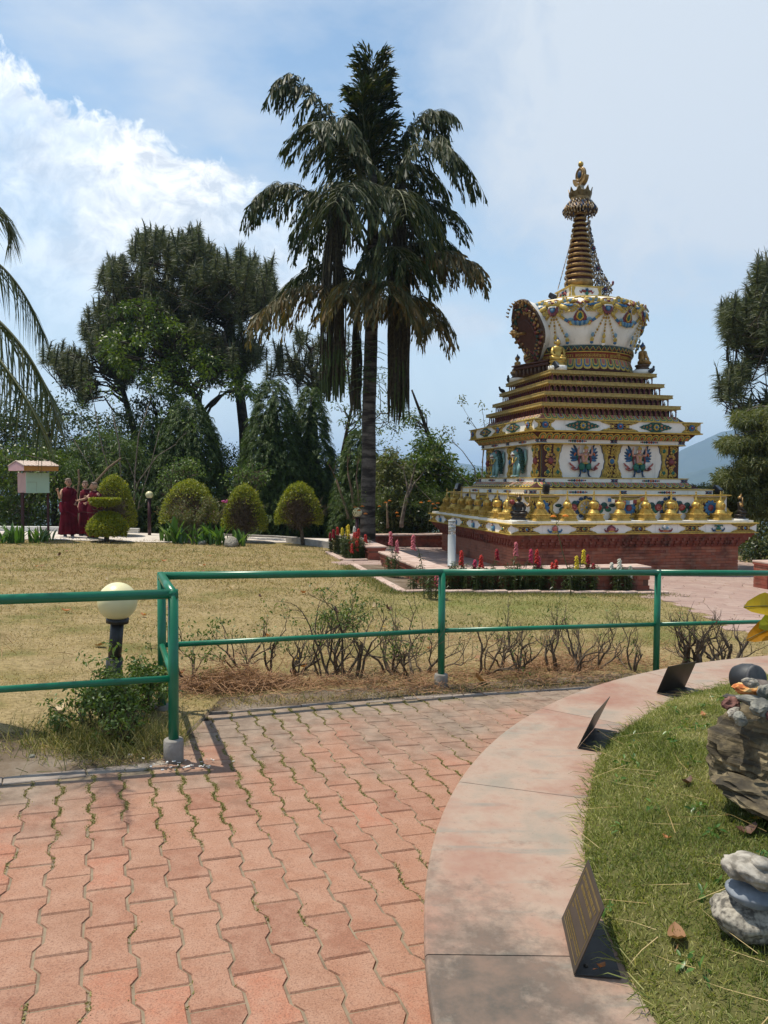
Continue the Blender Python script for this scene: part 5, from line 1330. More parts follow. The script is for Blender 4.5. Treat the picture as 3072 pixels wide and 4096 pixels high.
# --- harmika, spire and finial
def bandz(name, prof, mat): return band(name, [(w, z-.15) for w, z in prof], mat)
def bandr(name, prof, mat, n=40, **kw): mb = MB(); mb.lathe([(r, z+Z2) for r, z in prof], n); return sp_part(name, mb, mat, **kw)
bandz('harmika', [(.415, 6.16), (.415, 6.565)], M['white']); bandz('harmika_moulding', [(.42, 6.56), (.455, 6.567), (.455, 6.59), (.40, 6.60)], M['gold']); bandz('harmika_moulding', [(.44, 6.19), (.455, 6.195), (.455, 6.23), (.41, 6.235)], M['gold'])
mb = MB(); 
for s in (-1, 1):
    mb.m = RED; mb.tube([(s*.03, -.02, 0), (s*.12, -.025, .03), (s*.15, -.02, -.03), (s*.2, -.02, .02)], [.03, .022, .02, .006], 6); mb.m = GOLD
    mb.prism([(s*.40, -.11), (s*.40, .11), (s*.30, .11), (s*.34, 0), (s*.30, -.11)] if s < 0 else [(s*.40, .11), (s*.40, -.11), (s*.30, -.11), (s*.34, 0), (s*.30, .11)], 0, .012); spiral(mb, s*.365, .055, .03, 1.2, s, .009, 0, -.02); spiral(mb, s*.365, -.055, .03, 1.2, -s, .009, 0, -.02)
mb.m = GREEN; mb.ell((0, -.025, -.03), (.05, .025, .06), 8, 5); mb.m = NAVY; mb.ell((0, -.03, .05), (.045, .025, .035), 8, 5); mb.m = DGR; mb.ell((-.07, -.02, .01), (.04, .02, .03), 8, 5); mb.ell((.07, -.02, .01), (.04, .02, .03), 8, 5)
me = mb.mesh('harmika_relief', RM)
for k in (0, 1, 3): link('harmika_relief', me, ST, False, loc=RZ(-k*math.pi/2)@Vector((0, -.415, 6.44+Z2)), rot=(0, 0, -k*math.pi/2))
bandr('spire_bowl', [(.24, 6.585), (.31, 6.62), (.365, 6.70), (.372, 6.76), (.35, 6.80)], M['bronze'])
bandr('spire_core', [(.34, 6.79), (.325, 6.84), (.085, 8.62)], M['dark_red'])
for k in range(13):
    z = 6.865+k*.1325; r = .372-.0183*k
    bandr('spire_ring', [(r-.06, z+.004), (r-.006, z+.008), (r, z+.014), (r-.006, z+.056), (r-.008, z+.064), (r-.06, z+.068)], M['ring_gold'] if 'ring_gold' in M else M.setdefault('ring_gold', pm('ring_gold', (.42, .25, .085), (.19, .105, .035), 38, .42, .5, .6, 60, .01, mode='object')), 32)
def beadnet(name, pts, mats, parent=ST):
    mb = MB(); rs = np.random.default_rng(11)
    for p, r in pts: mb.m = int(rs.choice([0, 0, 1, 1, 2, 3])); mb.ell(p, (r, r, r*1.7), 5, 4)
    sp_part(name, mb, mats, parent)
BN = [M['bronze'], M['pearl'] if 'pearl' in M else M.setdefault('pearl', paint('dull_pearl', (.52, .42, .30), .5, .1)), M['dark_bronze'], M['navy']]
bandr('parasol', [(.22, 8.80), (.27, 8.74), (.35, 8.68), (.415, 8.58), (.425, 8.565), (.40, 8.57), (.28, 8.66), (.1, 8.70)], M['dark_bronze'])
pts = []
for row in range(7):
    t = row/6; r = .25+.175*t; z = 8.80-.22*t**1.3
    for k in range(int(18+14*t)): a = 2*math.pi*(k+.5*(row % 2))/int(18+14*t); pts.append(((r*math.cos(a), r*math.sin(a), z+Z2), .021))
for k in range(34):
    a = 2*math.pi*k/34
    for q in range(1+k % 2): pts.append(((.42*math.cos(a)*(1-.09*q), .42*math.sin(a)*(1-.09*q), 8.54-.04*q+Z2), .0185))
    pts.append(((.30*math.cos(a), .30*math.sin(a), 8.50+Z2-.03*(k % 3)), .016)); pts.append(((.38*math.cos(a), .38*math.sin(a), 8.50+Z2-.035*(k % 2)), .017))
beadnet('parasol_fringe', pts, BN)
bandr('crown_base', [(.26, 8.79), (.245, 8.85), (.25, 8.88), (.235, 8.90)], M['bronze'])
mb = MB()
for k in range(8):
    a = 2*math.pi*k/8+.2; mb.at(RZ(a), T(0, -.235, 8.88+Z2), RX(R(-12)) if False else RX(R(13))); mb.prism([(-.098, 0), (-.11, .13), (-.06, .15), (-.035, .20), (0, .265), (.035, .20), (.06, .15), (.11, .13), (.098, 0)], -.008, .012, .004); mb.ell((0, -.015, .10), (.03, .015, .055), 7, 5)
sp_part('crown', mb, M['dark_gold'] if 'dark_gold' in M else M.setdefault('dark_gold', paint('dark_gold', (.23, .15, .06), .45, .5, .6)))
bandr('crown_lotus', [(.20, 8.95), (.11, 9.10), (.085, 9.16), (.10, 9.19), (.05, 9.21)], M['pearl'])
def moon():
    mb = MB(); n = 18; FR_ = RZ(-math.pi/2*.82)
    zc = 9.42+Z2; out = [(.235*math.cos(t), .25*math.sin(t)) for t in np.linspace(R(182), R(358), n)]; inn = [(.20*math.cos(t), .05+.205*math.sin(t)) for t in np.linspace(R(345), R(195), n)]
    mb.at(T(0, 0, zc), FR_); mb.prism(out+inn, -.06, .06, .008); mb.prism([(-.05, -.33), (-.03, -.22), (.03, -.22), (.05, -.33)][::-1], -.03, .03); sp_part('finial_crescent', mb, M['bronze'])
    mb = MB(); mb.at(T(0, 0, zc+.06), FR_); mb.prism([(.17*math.cos(t), .19*math.sin(t)) for t in np.linspace(0, 2*math.pi, 29)[:-1]], -.035, .035, .01); mb.tube([(.125*math.cos(t), -.045, .145*math.sin(t)) for t in np.linspace(0, 2*math.pi, 29)], .012, 5); d = sp_part('finial_disc', mb, M['bronze'])
    mb = MB(); mb.at(T(0, 0, zc+.06), FR_); mb.ell((0, -.035, 0), (.07, .03, .095), 12, 7); sp_part('finial_eye', mb, M['navy'], d)
    mb = MB(); mb.ell((0, 0, 9.74+Z2), (.068, .068, .072), 16, 10); mb.tube([(0, 0, 9.64+Z2), (0, 0, 9.70+Z2)], .02, 8); sp_part('finial_ball', mb, M['gilt'])
moon()
def streamer():
    # jewelled cloth of beads hanging from the parasol down the right of the spire and flaring out
    pts = []; rs = np.random.default_rng(3); jw = MB()
    cl = [(8.36, .22, .07), (8.1, .25, .085), (7.8, .30, .105), (7.5, .37, .13), (7.2, .45, .165), (6.95, .55, .21), (6.75, .63, .26), (6.58, .70, .27), (6.40, .64, .16)]
    zz = np.array([c[0] for c in cl])[::-1]; xx = np.array([c[1] for c in cl])[::-1]; ww = np.array([c[2] for c in cl])[::-1]
    def cen(z): return np.interp(z, zz, xx), np.interp(z, zz, ww)
    z = 8.36
    while z > 6.36:
        x, w = cen(z); k = max(2, int(w*2/.040))
        for i in range(k+1):
            u = -1+2*i/k; pts.append(((x+u*w+rs.normal()*.006, -.05+.09*u+rs.normal()*.012, z+Z2+rs.normal()*.01+.05*(u > 0)*w*4*u*(z < 6.9)), .0165))
        z -= .030
    for k in range(22): t = k/21; pts.append(((.70+.25*t, .02, 6.66+.13*t*t+Z2), .021))
    beadnet('bead_streamer', pts, BN)
    mb = MB(); mb.ell((.965, .02, 6.83+Z2), (.034, .03, .06), 8, 6); 
    mb.m = 1
    for z in (7.62, 7.13, 6.62): x, w = cen(z); mb.at(T(x-.02, -.12, z+Z2)); flower(mb, 0, 0, .07, 1, 0, 8)
    sp_part('streamer_flowers', mb, [M['maroon'], M['navy']])
    pts = []
    for k in range(46): z = 8.0-1.45*k/45; pts.append(((-(.20+.0105*k*.85)-.02, -.10, z+Z2), .013)); 
    for k in range(30): z = 6.85-.5*k/29; pts.append(((-.40-.05*math.sin(k)*.5, -.14+.02*(k % 3), z+Z2), .016))
    beadnet('bead_chain', pts, BN)
streamer()
# ================================================================== small gilded stupas on the ledge
ORD = ['first', 'second', 'third', 'fourth', 'fifth', 'sixth', 'seventh', 'eighth']
def mini(var):
    root = thing('small_stupa', '', 'small stupa', (0, 0, 0), 0, 'small gilded stupas on the ledge')
    mb = MB(); mb.sq([(.205, 0), (.21, .012), (.205, .03), (.185, .04), (.185, .05), (.175, .055), (.175, .105), (.185, .112), (.20, .122), (.195, .135), (.17, .14)])
    for k in range(4):
        for i in range(7): mb.at(RZ(k*math.pi/2)); mb.ell((-.15+.05*i, -.178, .08), (.02, .01, .016), 5, 3); mb.ell((-.18+.06*i, -.197, .128), (.022, .012, .012), 5, 3); mb.ell((-.18+.06*i, -.205, .018), (.024, .012, .013), 5, 3)
    mb.obj('base', M['gilt'], root, False)
    mb = MB(); z = .138
    if var == 0: mb.sq([(.155, z), (.155, z+.03), (.135, z+.03), (.135, z+.058), (.118, z+.058), (.118, z+.085), (.10, z+.085), (.10, z+.105)])
    else: mb.lathe([(.15, z), (.155, z+.012), (.145, z+.028), (.135, z+.03), (.138, z+.045), (.125, z+.058), (.115, z+.06), (.117, z+.075), (.102, z+.085)], 20)
    mb.obj('steps', M['gilt'], root, False)
    z = .235; mb = MB()
    if var == 2: mb.lathe([(.105, z-.02), (.115, z), (.112, z+.08), (.09, z+.14), (.05, z+.17), (.03, z+.175)], 20)
    elif var == 1: mb.lathe([(.085, z), (.09, z+.015), (.125, z+.09), (.128, z+.11), (.10, z+.135), (.04, z+.15)], 20)
    else: mb.lathe([(.085, z), (.10, z+.02), (.12, z+.075), (.122, z+.09), (.085, z+.13), (.04, z+.15)], 8)
    d = mb.obj('dome', M['gilt'], root, False)
    mb = MB(); mb.at(T(.02, -.105, z+.06)); mb.tube([(.042*math.cos(t), -.01, .046*math.sin(t)) for t in np.linspace(0, 6.283, 17)], .014, 6, False); mb.ell((0, .012, 0), (.035, .012, .038), 8, 5); mb.obj('niche_ring', M['gilt'], d, False)
    z += .15; mb = MB(); mb.sq([(.036, z-.012), (.036, z+.018), (.046, z+.02), (.046, z+.03), (.03, z+.032)]); mb.lathe([(.034, z+.03)]+[q for k in range(6) for q in ((.034-.0042*k, z+.034+.017*k), (.030-.0042*k, z+.048+.017*k))]+[(.012, z+.14)], 12)
    for s in (-1, 1): mb.tube([(s*.036, 0, z+.015), (s*.06, 0, z-.005), (s*.092, 0, z-.03)], [.008, .012, .004], 5)
    mb.lathe([(.012, z+.14), (.028, z+.152), (.02, z+.165), (.012, z+.17), (.024, z+.185), (.012, z+.205), (0, z+.225)], 10); mb.obj('spire', M['gilt'], root, False)
    return root
mv = [mini(k) for k in range(3)]; used = [False]*3
def putmini(a, b, label, var, turn):
    x, y = S2W(a, b); r = mv[var]
    if used[var]: r = copytree(r)
    used[var] = True; r['label'] = label; r.location = (x, y, .69); r.rotation_euler = (0, 0, SYAW+turn+random.gauss(0, .03)); r.scale = (.86, .86, 1.1)
for k in range(8):
    v = 2 if k == 7 else (0, 0, 1, 1, 0, 1, 0)[k] if k < 7 else 0
    putmini(-2.22+.637*k, -2.74, f'gilded small stupa, {ORD[k]} from the left along the front ledge', v, .0)
for k in range(8):
    v = 2 if k == 0 else (0, 1, 0, 1, 1, 0, 1, 0)[k]
    putmini(-2.74, -2.18+.637*k, f'gilded small stupa, {ORD[k]} back from the front corner along the left ledge', v, -math.pi/2)
putmini(2.74, -2.12, 'gilded small stupa standing behind the bell shaped one at the right corner', 0, math.pi/2)

# ================================================================== seated statues
def buddha(name, label, a, b, z, rotz, mat, hair, s=1, base=.10):
    x, y = S2W(a, b); root = thing(name, label, 'statue', (x, y, z), SYAW+rotz); root.scale = (s, s, s)
    mb = MB(); mb.lathe([(.20, 0), (.20, base), (.19, base)], 18); mb.obj('pedestal', M['white'], root, False)
    mb = MB(); mb.at(SCL(1, .8, 1)); mb.lathe([(.17, base), (.19, base+.02), (.16, base+.05), (.15, base+.06), (.17, base+.075), (.19, base+.10), (.175, base+.115)], 20); mb.obj('lotus_seat', M['dark_bronze'] if mat is M['bronze'] else mat, root, False)
    z0 = base+.115; mb = MB()
    for sx in (-1, 1):
        mb.tube([(sx*.05, .02, z0+.055), (sx*.155, -.05, z0+.045), (sx*.10, -.11, z0+.035), (-sx*.02, -.115, z0+.035)], [.065, .055, .042, .03], 9)
        mb.tube([(sx*.10, 0, z0+.27), (sx*.135, -.01, z0+.17), (sx*.12, -.07, z0+.105), (sx*.03, -.115, z0+.085)], [.036, .034, .027, .02], 8)
    mb.at(SCL(1, .68, 1)); mb.lathe([(.0, z0+.02), (.115, z0+.03), (.105, z0+.09), (.082, z0+.15), (.10, z0+.22), (.115, z0+.27), (.09, z0+.30), (.036, z0+.315), (.034, z0+.34)], 16); mb.at()
    mb.obj('body', mat, root, False)
    mb = MB(); hz = z0+.385; mb.ell((0, -.008, hz), (.052, .056, .066), 14, 9); mb.ell((0, -.062, hz-.004), (.009, .012, .014), 6, 4)
    for sx in (-1, 1): mb.ell((sx*.054, 0, hz-.012), (.009, .014, .03), 6, 4); mb.ell((sx*.02, -.054, hz+.014), (.012, .005, .005), 6, 3)
    mb.ell((0, -.058, hz-.034), (.017, .006, .005), 6, 3); h = mb.obj('head', mat, root, False)
    mb = MB(); mb.ell((0, .006, hz+.022), (.057, .058, .052), 12, 7); mb.ell((0, .0, hz+.075), (.026, .026, .026), 9, 6); mb.ell((0, 0, hz+.105), (.009, .009, .02), 6, 4); mb.obj('hair', hair, h, False)
    return root
M['statue_gold'] = pm('statue_gold', (.62, .42, .11), (.45, .29, .07), 9, .38, .6, .15, 50, .003, mode='object')
buddha('buddha_statue', 'golden seated Buddha statue with blue hair at the front left of the top step', -1.12, -1.18, 4.179, 0, M['statue_gold'], M['navy'], 1.12)
buddha('buddha_statue', 'dark gilt Buddha statue seated in profile at the right of the top step', 1.16, -1.12, 4.179, math.pi/2, M['bronze'], M['navy'], 1.12)
buddha('buddha_statue', 'dull gold Buddha statue partly hidden under the niche at the far left step', -1.2, 1.06, 4.179, -math.pi/2, M['bronze'], M['navy'], 1.05)
M['black_bronze'] = paint('black_bronze', (.05, .04, .032), .4, .4, .6)
def guardian_statue(label, a, b, rz, red):
    r = buddha('guardian_statue', label, a, b, .69, rz, M['black_bronze'], M['bronze'], .92, .03)
    mb = MB(); z0 = .145
    for sx in (-1, 1):
        mb.tube([(sx*.11, 0, z0+.27), (sx*.2, -.03, z0+.2), (sx*.24, -.05, z0+.27)], [.03, .026, .02], 7); mb.tube([(sx*.24, -.05, z0+.2), (sx*.245, -.05, z0+.42)], [.02, .008], 6)
        for k in range(3): mb.tube([(sx*.03*k, -.02, z0+.44), (sx*.045*k, -.02, z0+.52)], [.014, .004], 5)
    mb.obj('ornaments', M['bronze'], r, False)
    if red: mb = MB(); mb.ell((-.16, -.03, z0+.30), (.07, .05, .06), 9, 6); mb.obj('flower_offering', M['red'], r, False)
guardian_statue('black bronze guardian statue with a red offering on the front left corner', -2.74, -2.80, -.3, True)
guardian_statue('black bronze guardian statue seated on the right corner of the ledge', 2.78, -2.72, .9, False)

# ================================================================== floodlights and pigeons on the stupa
def flood(label, a, b, z, rz, tilt, s=1):
    x, y = S2W(a, b); root = thing('floodlight', label, 'floodlight', (x, y, z), SYAW+rz); root.scale = (s, s, s)
    mb = MB(); mb.tube([(-.07, 0, .10), (-.075, 0, .01), (.075, 0, .01), (.07, 0, .10)], .008, 5); mb.tube([(-.05, 0, .006), (.05, 0, .006)], .02, 6); mb.obj('bracket', M['black_iron'], root, False)
    mb = MB(); mb.at(T(0, 0, .13), RX(tilt)); mb.box(-.068, .068, -.05, .05, -.10, .10, .015)
    for k in range(7): mb.box(-.066, .066, .05, .075, -.09+.027*k, -.08+.027*k)
    h = mb.obj('housing', M['black_iron'], root, False)
    mb = MB(); mb.at(T(0, 0, .13), RX(tilt)); mb.box(-.055, .055, -.055, -.049, -.08, .08); mb.obj('lens', M['blue_stone'], h, False)
flood('black ribbed floodlight on the white step above the front left corner', -1.98, -2.50, 1.265, math.pi, R(-12))
flood('tilted black floodlight sticking up at the right end of the upper ledge', 2.48, -2.3, 1.265, .3, R(-52))
flood('black floodlight at the far left end of the upper ledge', -2.45, 2.2, 1.265, -1.2, R(-20))
flood('small floodlight in front of the golden Buddha on the top step', -1.22, -1.33, 4.18, .5, R(-35), .9)
flood('black floodlight lying on top of the white niche hood', -1.05, -.72, 5.93, .9, R(-60), .95)
M['pigeon'] = paint('pigeon', (.045, .05, .06), .6, 0, .6)
def pigeon(label, a, b, z, rz, s=1):
    x, y = S2W(a, b); root = thing('pigeon', label, 'bird', (x, y, z), SYAW+rz); root.scale = (s, s, s)
    mb = MB(); mb.ell((0, 0, .09), (.06, .115, .062), 12, 8, np.array(Matrix.Rotation(R(-22), 3, 'X'))); mb.tube([(0, -.07, .12), (0, -.10, .165), (0, -.105, .19)], [.045, .032, .028], 8); mb.ell((0, -.112, .195), (.03, .036, .03), 8, 6)
    mb.tube([(0, -.14, .192), (0, -.165, .186)], [.009, .002], 5); mb.tube([(0, .07, .07), (0, .18, .035)], [.045, .03], 7, flat=.4)
    for sx in (-1, 1): mb.tube([(sx*.02, -.01, .04), (sx*.02, -.01, 0)], .006, 4); mb.ell((sx*.05, .02, .095), (.018, .10, .045), 8, 5, np.array(Matrix.Rotation(R(-20), 3, 'X')))
    mb.obj('body', M['pigeon'], root, False)
pigeon('dark pigeon perched at the right end of the top golden step', 1.30, -1.32, 4.18, 2.2, .95)
pigeon('dark pigeon perched at the far left corner of the top golden step', -1.36, 1.25, 4.18, -.6, .9)
pigeon('small dark pigeon on the left end of the second golden step', -1.49, 1.42, 3.92, -1.2, .8)
# string of little prayer flags
def flags():
    A = np.array([*S2W(-.55, -2.63), 1.20]); B = np.array([*S2W(.35, -2.63), 1.22]); root = thing('prayer_flags', 'short string of small coloured prayer flags on the front upper wall', 'prayer flags', A)
    f = lambda t: A+(B-A)*t-np.array([0, 0, .09*math.sin(math.pi*t)])
    mb = MB(); mb.tube([f(t) for t in np.linspace(0, 1, 12)], .004, 4); mb.obj('string', M['white'], root)
    u = nrm(B-A)
    for k, c in enumerate(('blue', 'white', 'red', 'dgreen', 'orange', 'lblue', 'white', 'red', 'gold', 'orange')):
        o = f((k+.5)/10); mb = MB(); mb.smooth = False; q = [o-u*.04, o+u*.04, o+u*.038+np.array([0, -.012, -.085]), o-u*.042+np.array([0, .008, -.085])]; q2 = [v+np.array([0, -.003, 0]) for v in q]
        mb.add(q+q2, [(0, 1, 2, 3), (7, 6, 5, 4), (0, 4, 5, 1), (2, 6, 7, 3)]); mb.obj('flag', M[c], root)
flags()

# ================================================================== roofed notice board
def board():
    p0, p1 = G(50, 1170), G(105, 1163); d = 20.3
    A = aty(50, 1170, 20.1); B = aty(105, 1163, 20.9); root = thing('notice_board', 'green and pink notice box with a small roof on two maroon posts', 'notice board', (A[0], A[1], ground(A[0], A[1])))
    for P, r in ((A, .032), (B, .024)):
        g = ground(P[0], P[1])-.03; mb = MB(); mb.box(P[0]-r, P[0]+r, P[1]-r, P[1]+r, g, aty(82, 1065, 20.1)[2]+.01); mb.obj('post', M['maroon_paint'], root)
    gr = pm('pale_green_paint', (.42, .56, .44), (.37, .51, .40), 2, .6, 0, .1, 20, .002); pk = pm('dusty_pink_paint', (.46, .28, .25), (.40, .24, .22), 4, .6, 0, .1, 20, .002)
    # box: front face seen green, left side pink
    f0 = aty(57, 1044, 19.95); f1 = aty(107, 1044, 20.35); zt = aty(82, 1021, 20.1)[2]; zb = aty(82, 1065, 20.1)[2]; u = nrm((f1-f0)*np.array([1, 1, 0])); w = np.linalg.norm((f1-f0)[:2])
    side = aty(38.5, 1044, 20.45); v = np.array([*(side-f0)[:2], 0]); dp = np.linalg.norm(v); 
    mb = MB(); mb.smooth = False; c = [np.array([f0[0], f0[1], 0]), np.array([f0[0], f0[1], 0])+u*w, np.array([f0[0], f0[1], 0])+u*w+v, np.array([f0[0], f0[1], 0])+v]
    mb.add([q+np.array([0, 0, zb]) for q in c]+[q+np.array([0, 0, zt]) for q in c], [(0, 3, 2, 1), (4, 5, 6, 7), (1, 2, 6, 5), (2, 3, 7, 6), (3, 0, 4, 7)]); mb.obj('box', pk, root)
    nf = np.array([u[1], -u[0], 0]); mb = MB(); mb.smooth = False; o = [c[0]+np.array([0, 0, zb])+nf*.004, c[1]+np.array([0, 0, zb])+nf*.004, c[1]+np.array([0, 0, zt])+nf*.004, c[0]+np.array([0, 0, zt])+nf*.004]
    mb.add(o+[q-nf*.02 for q in o], [(0, 1, 2, 3), (4, 7, 6, 5), (0, 4, 5, 1), (1, 5, 6, 2), (2, 6, 7, 3), (3, 7, 4, 0)]); fr = mb.obj('front_door', gr, root)
    mb = MB(); mb.smooth = False
    def bar(x0, x1, z0, z1): q = [c[0]+u*w*a+nf*.006+np.array([0, 0, zb+(zt-zb)*b]) for a, b in ((x0, z0), (x1, z0), (x1, z1), (x0, z1))]; mb.add(q+[p-nf*.003 for p in q], [(0, 1, 2, 3), (0, 4, 5, 1), (1, 5, 6, 2), (2, 6, 7, 3), (3, 7, 4, 0)])
    bar(.04, .45, .52, .55); bar(.43, .455, .05, .55); mb.obj('faded_notice', pm('faded', (.37, .47, .35), None, 4, .7), fr)
    # roof: gable end pink to the left-front, fascia orange
    ctr = (c[0]+c[1]+c[2]+c[3])/4; vv = nrm(v); z0 = aty(60, 1017, 20.1)[2]; z1 = aty(60, 1007, 20.1)[2]; z2 = aty(60, 997, 20.1)[2]; hw, hd = w*.74, dp*.5+.28
    g_ = lambda a, b, z: ctr+u*a*hw+vv*b*hd+np.array([0, 0, z])
    V = [g_(-1, -1, z0), g_(1, -1, z0), g_(1, 1, z0), g_(-1, 1, z0), g_(-1, -1, z1), g_(1, -1, z1), g_(1, 1, z1), g_(-1, 1, z1), g_(-1, 0, z2), g_(1, 0, z2)]
    mb = MB(); mb.smooth = False; mb.add(V, [(0, 3, 2, 1), (0, 4, 8, 7, 3), (1, 2, 6, 9, 5)]); mb.obj('gable', pm('pink_paint_board', (.50, .29, .29), (.45, .25, .26), 3, .6), root)
    mb = MB(); mb.smooth = False; mb.add(V, [(0, 1, 5, 4), (2, 3, 7, 6)]); mb.obj('fascia', pm('orange_fascia', (.46, .20, .03), (.40, .17, .025), 3, .55), root)
    e = .03
    for sgn in (-1, 1):
        mb = MB(); mb.smooth = False; a0 = [g_(-1.03, sgn*1.05, z1+.002), g_(1.03, sgn*1.05, z1+.002), g_(1.03, 0, z2+.012), g_(-1.03, 0, z2+.012)]; mb.add(a0+[q+np.array([0, 0, .012]) for q in a0], [(0, 3, 2, 1), (4, 5, 6, 7), (0, 1, 5, 4), (1, 2, 6, 5), (3, 0, 4, 7)])
        for k in range(9): t = -1+2*k/8; mb.tube([g_(t, sgn*1.05, z1+.018), g_(t, 0, z2+.028)], .012, 4)
        mb.obj('roof_sheet', pm('roof_sheet', (.55, .43, .34), (.45, .34, .27), 5, .5), root)
    for P in (A, B): mb = MB(); mb.tube([(P[0], P[1], zt-.02), (P[0], P[1], z0+.02)], .02, 6); mb.obj('roof_strut', M['turq'], root)
board()

# ================================================================== people
SKIN = pm('skin', (.52, .30, .20), (.45, .25, .165), 9, .5, 0, .05, 40, .001, mode='object', spec=.35)
SCALP = pm('shaved_scalp', (.16, .11, .085), (.13, .088, .07), 20, .7, 0, .1, 200, .001, mode='object')
ROBE = pm('maroon_robe', (.115, .007, .016), (.055, .004, .009), 6, .85, 0, .5, 90, .004, mode='object', spec=.12)
SHAWL = pm('dark_maroon_shawl', (.125, .007, .02), (.08, .005, .014), 6, .85, 0, .5, 90, .004, mode='object', spec=.12)
SHOE = pm('black_shoe', (.02, .02, .022), None, 20, .6, mode='object'); SOLE = pm('white_sole', (.72, .72, .70), None, 20, .6, mode='object'); EYE_M = pm('eye', (.02, .015, .012), None, 9, .25); LIP = pm('lip', (.33, .13, .10), None, 9, .5)
def person(label, px, pyf, d, h, rotz, joints, headturn, shirt_bare, shawl):
    """joints: left/right elbow and hand positions in body space (x right of the figure seen from the front = -x side is its right arm), -y is forward; height 1."""
    P = aty(px, pyf, d); g = ground(P[0], P[1])+.045
    root = thing('person', label, 'person', (P[0], P[1], g), rotz); root.scale = (h, h, h)
    # one continuous body grown over a skeleton
    nodes = {'pel': ((0, 0, .52), .075), 'spi': ((0, 0, .62), .068), 'che': ((0, .0, .735), .082), 'nek': ((0, -.005, .835), .034), 'jaw': ((0, -.018, .876), .040)}
    edges = [('pel', 'spi'), ('spi', 'che'), ('che', 'nek'), ('nek', 'jaw')]
    for s, k in ((-1, 'r'), (1, 'l')):
        el, ha = joints[k][:2]; ha = np.array(ha); el = np.array(el)
        nodes['sh'+k] = ((s*.098, 0, .79), .036); nodes['el'+k] = (tuple(el), .025); nodes['wr'+k] = (tuple(el+(ha-el)*.92), .0165); nodes['pa'+k] = (tuple(el+(ha-el)*1.12), .019)
        edges += [('che', 'sh'+k), ('sh'+k, 'el'+k), ('el'+k, 'wr'+k), ('wr'+k, 'pa'+k)]
        nodes['hi'+k] = ((s*.05, 0, .49), .055); nodes['kn'+k] = ((s*.052, -.01, .27), .036); nodes['an'+k] = ((s*.055, .0, .05), .024); nodes['to'+k] = ((s*.058, -.075, .022), .022)
        edges += [('pel', 'hi'+k), ('hi'+k, 'kn'+k), ('kn'+k, 'an'+k), ('an'+k, 'to'+k)]
    nm = list(nodes); me = bpy.data.meshes.new('skel'); me.from_pydata([nodes[n][0] for n in nm], [(nm.index(a), nm.index(b)) for a, b in edges], [])
    o = bpy.data.objects.new('skel', me); COL.objects.link(o); sk = o.modifiers.new('s', 'SKIN'); ss = o.modifiers.new('u', 'SUBSURF'); ss.levels = ss.render_levels = 2
    for i, n in enumerate(nm): me.skin_vertices[0].data[i].radius = (nodes[n][1],)*2; me.skin_vertices[0].data[i].use_root = n == 'pel'
    ev = bpy.data.meshes.new_from_object(o.evaluated_get(bpy.context.evaluated_depsgraph_get())); bpy.data.objects.remove(o)
    V = np.array([v.co for v in ev.vertices]); F = [tuple(p.vertices) for p in ev.polygons]
    mb = MB(); mb.add(V, F)
    HM = T(0, -.018, .93)@RZ(headturn); mb.at(HM)           # skull and face
    mb.ell((0, .004, .012), (.048, .058, .062), 16, 12); mb.ell((0, -.016, -.024), (.040, .044, .042), 14, 9)
    mb.tube([(0, -.054, .008), (0, -.067, -.014), (0, -.056, -.018)], [.006, .011, .007], 7); 
    for s in (-1, 1):
        mb.ell((s*.049, .006, -.002), (.008, .014, .020), 8, 6); mb.ell((s*.027, -.042, -.014), (.016, .012, .014), 8, 5); mb.ell((s*.018, -.051, .016), (.014, .006, .005), 7, 4)
    mb.m = 1
    for s in (-1, 1): mb.ell((s*.018, -.0535, .004), (.009, .004, .0045), 8, 5); mb.ell((s*.018, -.0545, .017), (.013, .003, .0022), 7, 4)
    mb.m = 2; mb.ell((0, -.0585, -.033), (.015, .005, .0045), 8, 5)
    mb.m = 0; mb.at()
    for s, k in ((-1, 'r'), (1, 'l')):                     # hands: palm grown above, five bent fingers
        el, ha = np.array(joints[k][0]), np.array(joints[k][1]); f = nrm(ha-el); side = nrm(np.cross(f, (0.2, -.9, .3))); nn = np.cross(side, f); w = el+(ha-el)*1.08; pt = joints[k][2] if len(joints[k]) > 2 else 0
        for q in range(4):
            ln = (.044, .050, .047, .036)[q]; b = w+side*(q-1.5)*.0095; curl = .15 if (pt and q == 0) else .75
            mb.tube([b, b+f*ln*.5+nn*ln*.1*curl, b+f*ln*(.9-.35*curl)+nn*ln*.55*curl], [.0058, .0052, .0042], 6)
        b = w-f*.012-side*.016; mb.tube([b, b-side*.014+f*.014, b-side*.012+f*.032], [.0065, .006, .0045], 6)
    body = mb.obj('body', [SKIN, EYE_M, LIP], root, False)
    mb = MB(); mb.at(HM); V = []
    mb.lathe([(.0, .0765), (.022, .0735), (.038, .062), (.0475, .046), (.0505, .034)], 18); 
    for v in mb.v: v[:, 1] += 0
    for v in mb.v:
        L_ = (v-np.array(HM.translation))@np.array(HM.to_3x3()); L_[:, 1] = L_[:, 1]*1.2+.005; L_[:, 2] += np.where(L_[:, 1] < -.02, .022, 0)*(L_[:, 2] < .04); v[:] = L_@np.array(HM.to_3x3()).T+np.array(HM.translation)
    mb.obj('shaved_hair', SCALP, body, False)
    # long skirt with folds
    rs = np.random.default_rng(int(px)); ph = rs.uniform(0, 6, 6)
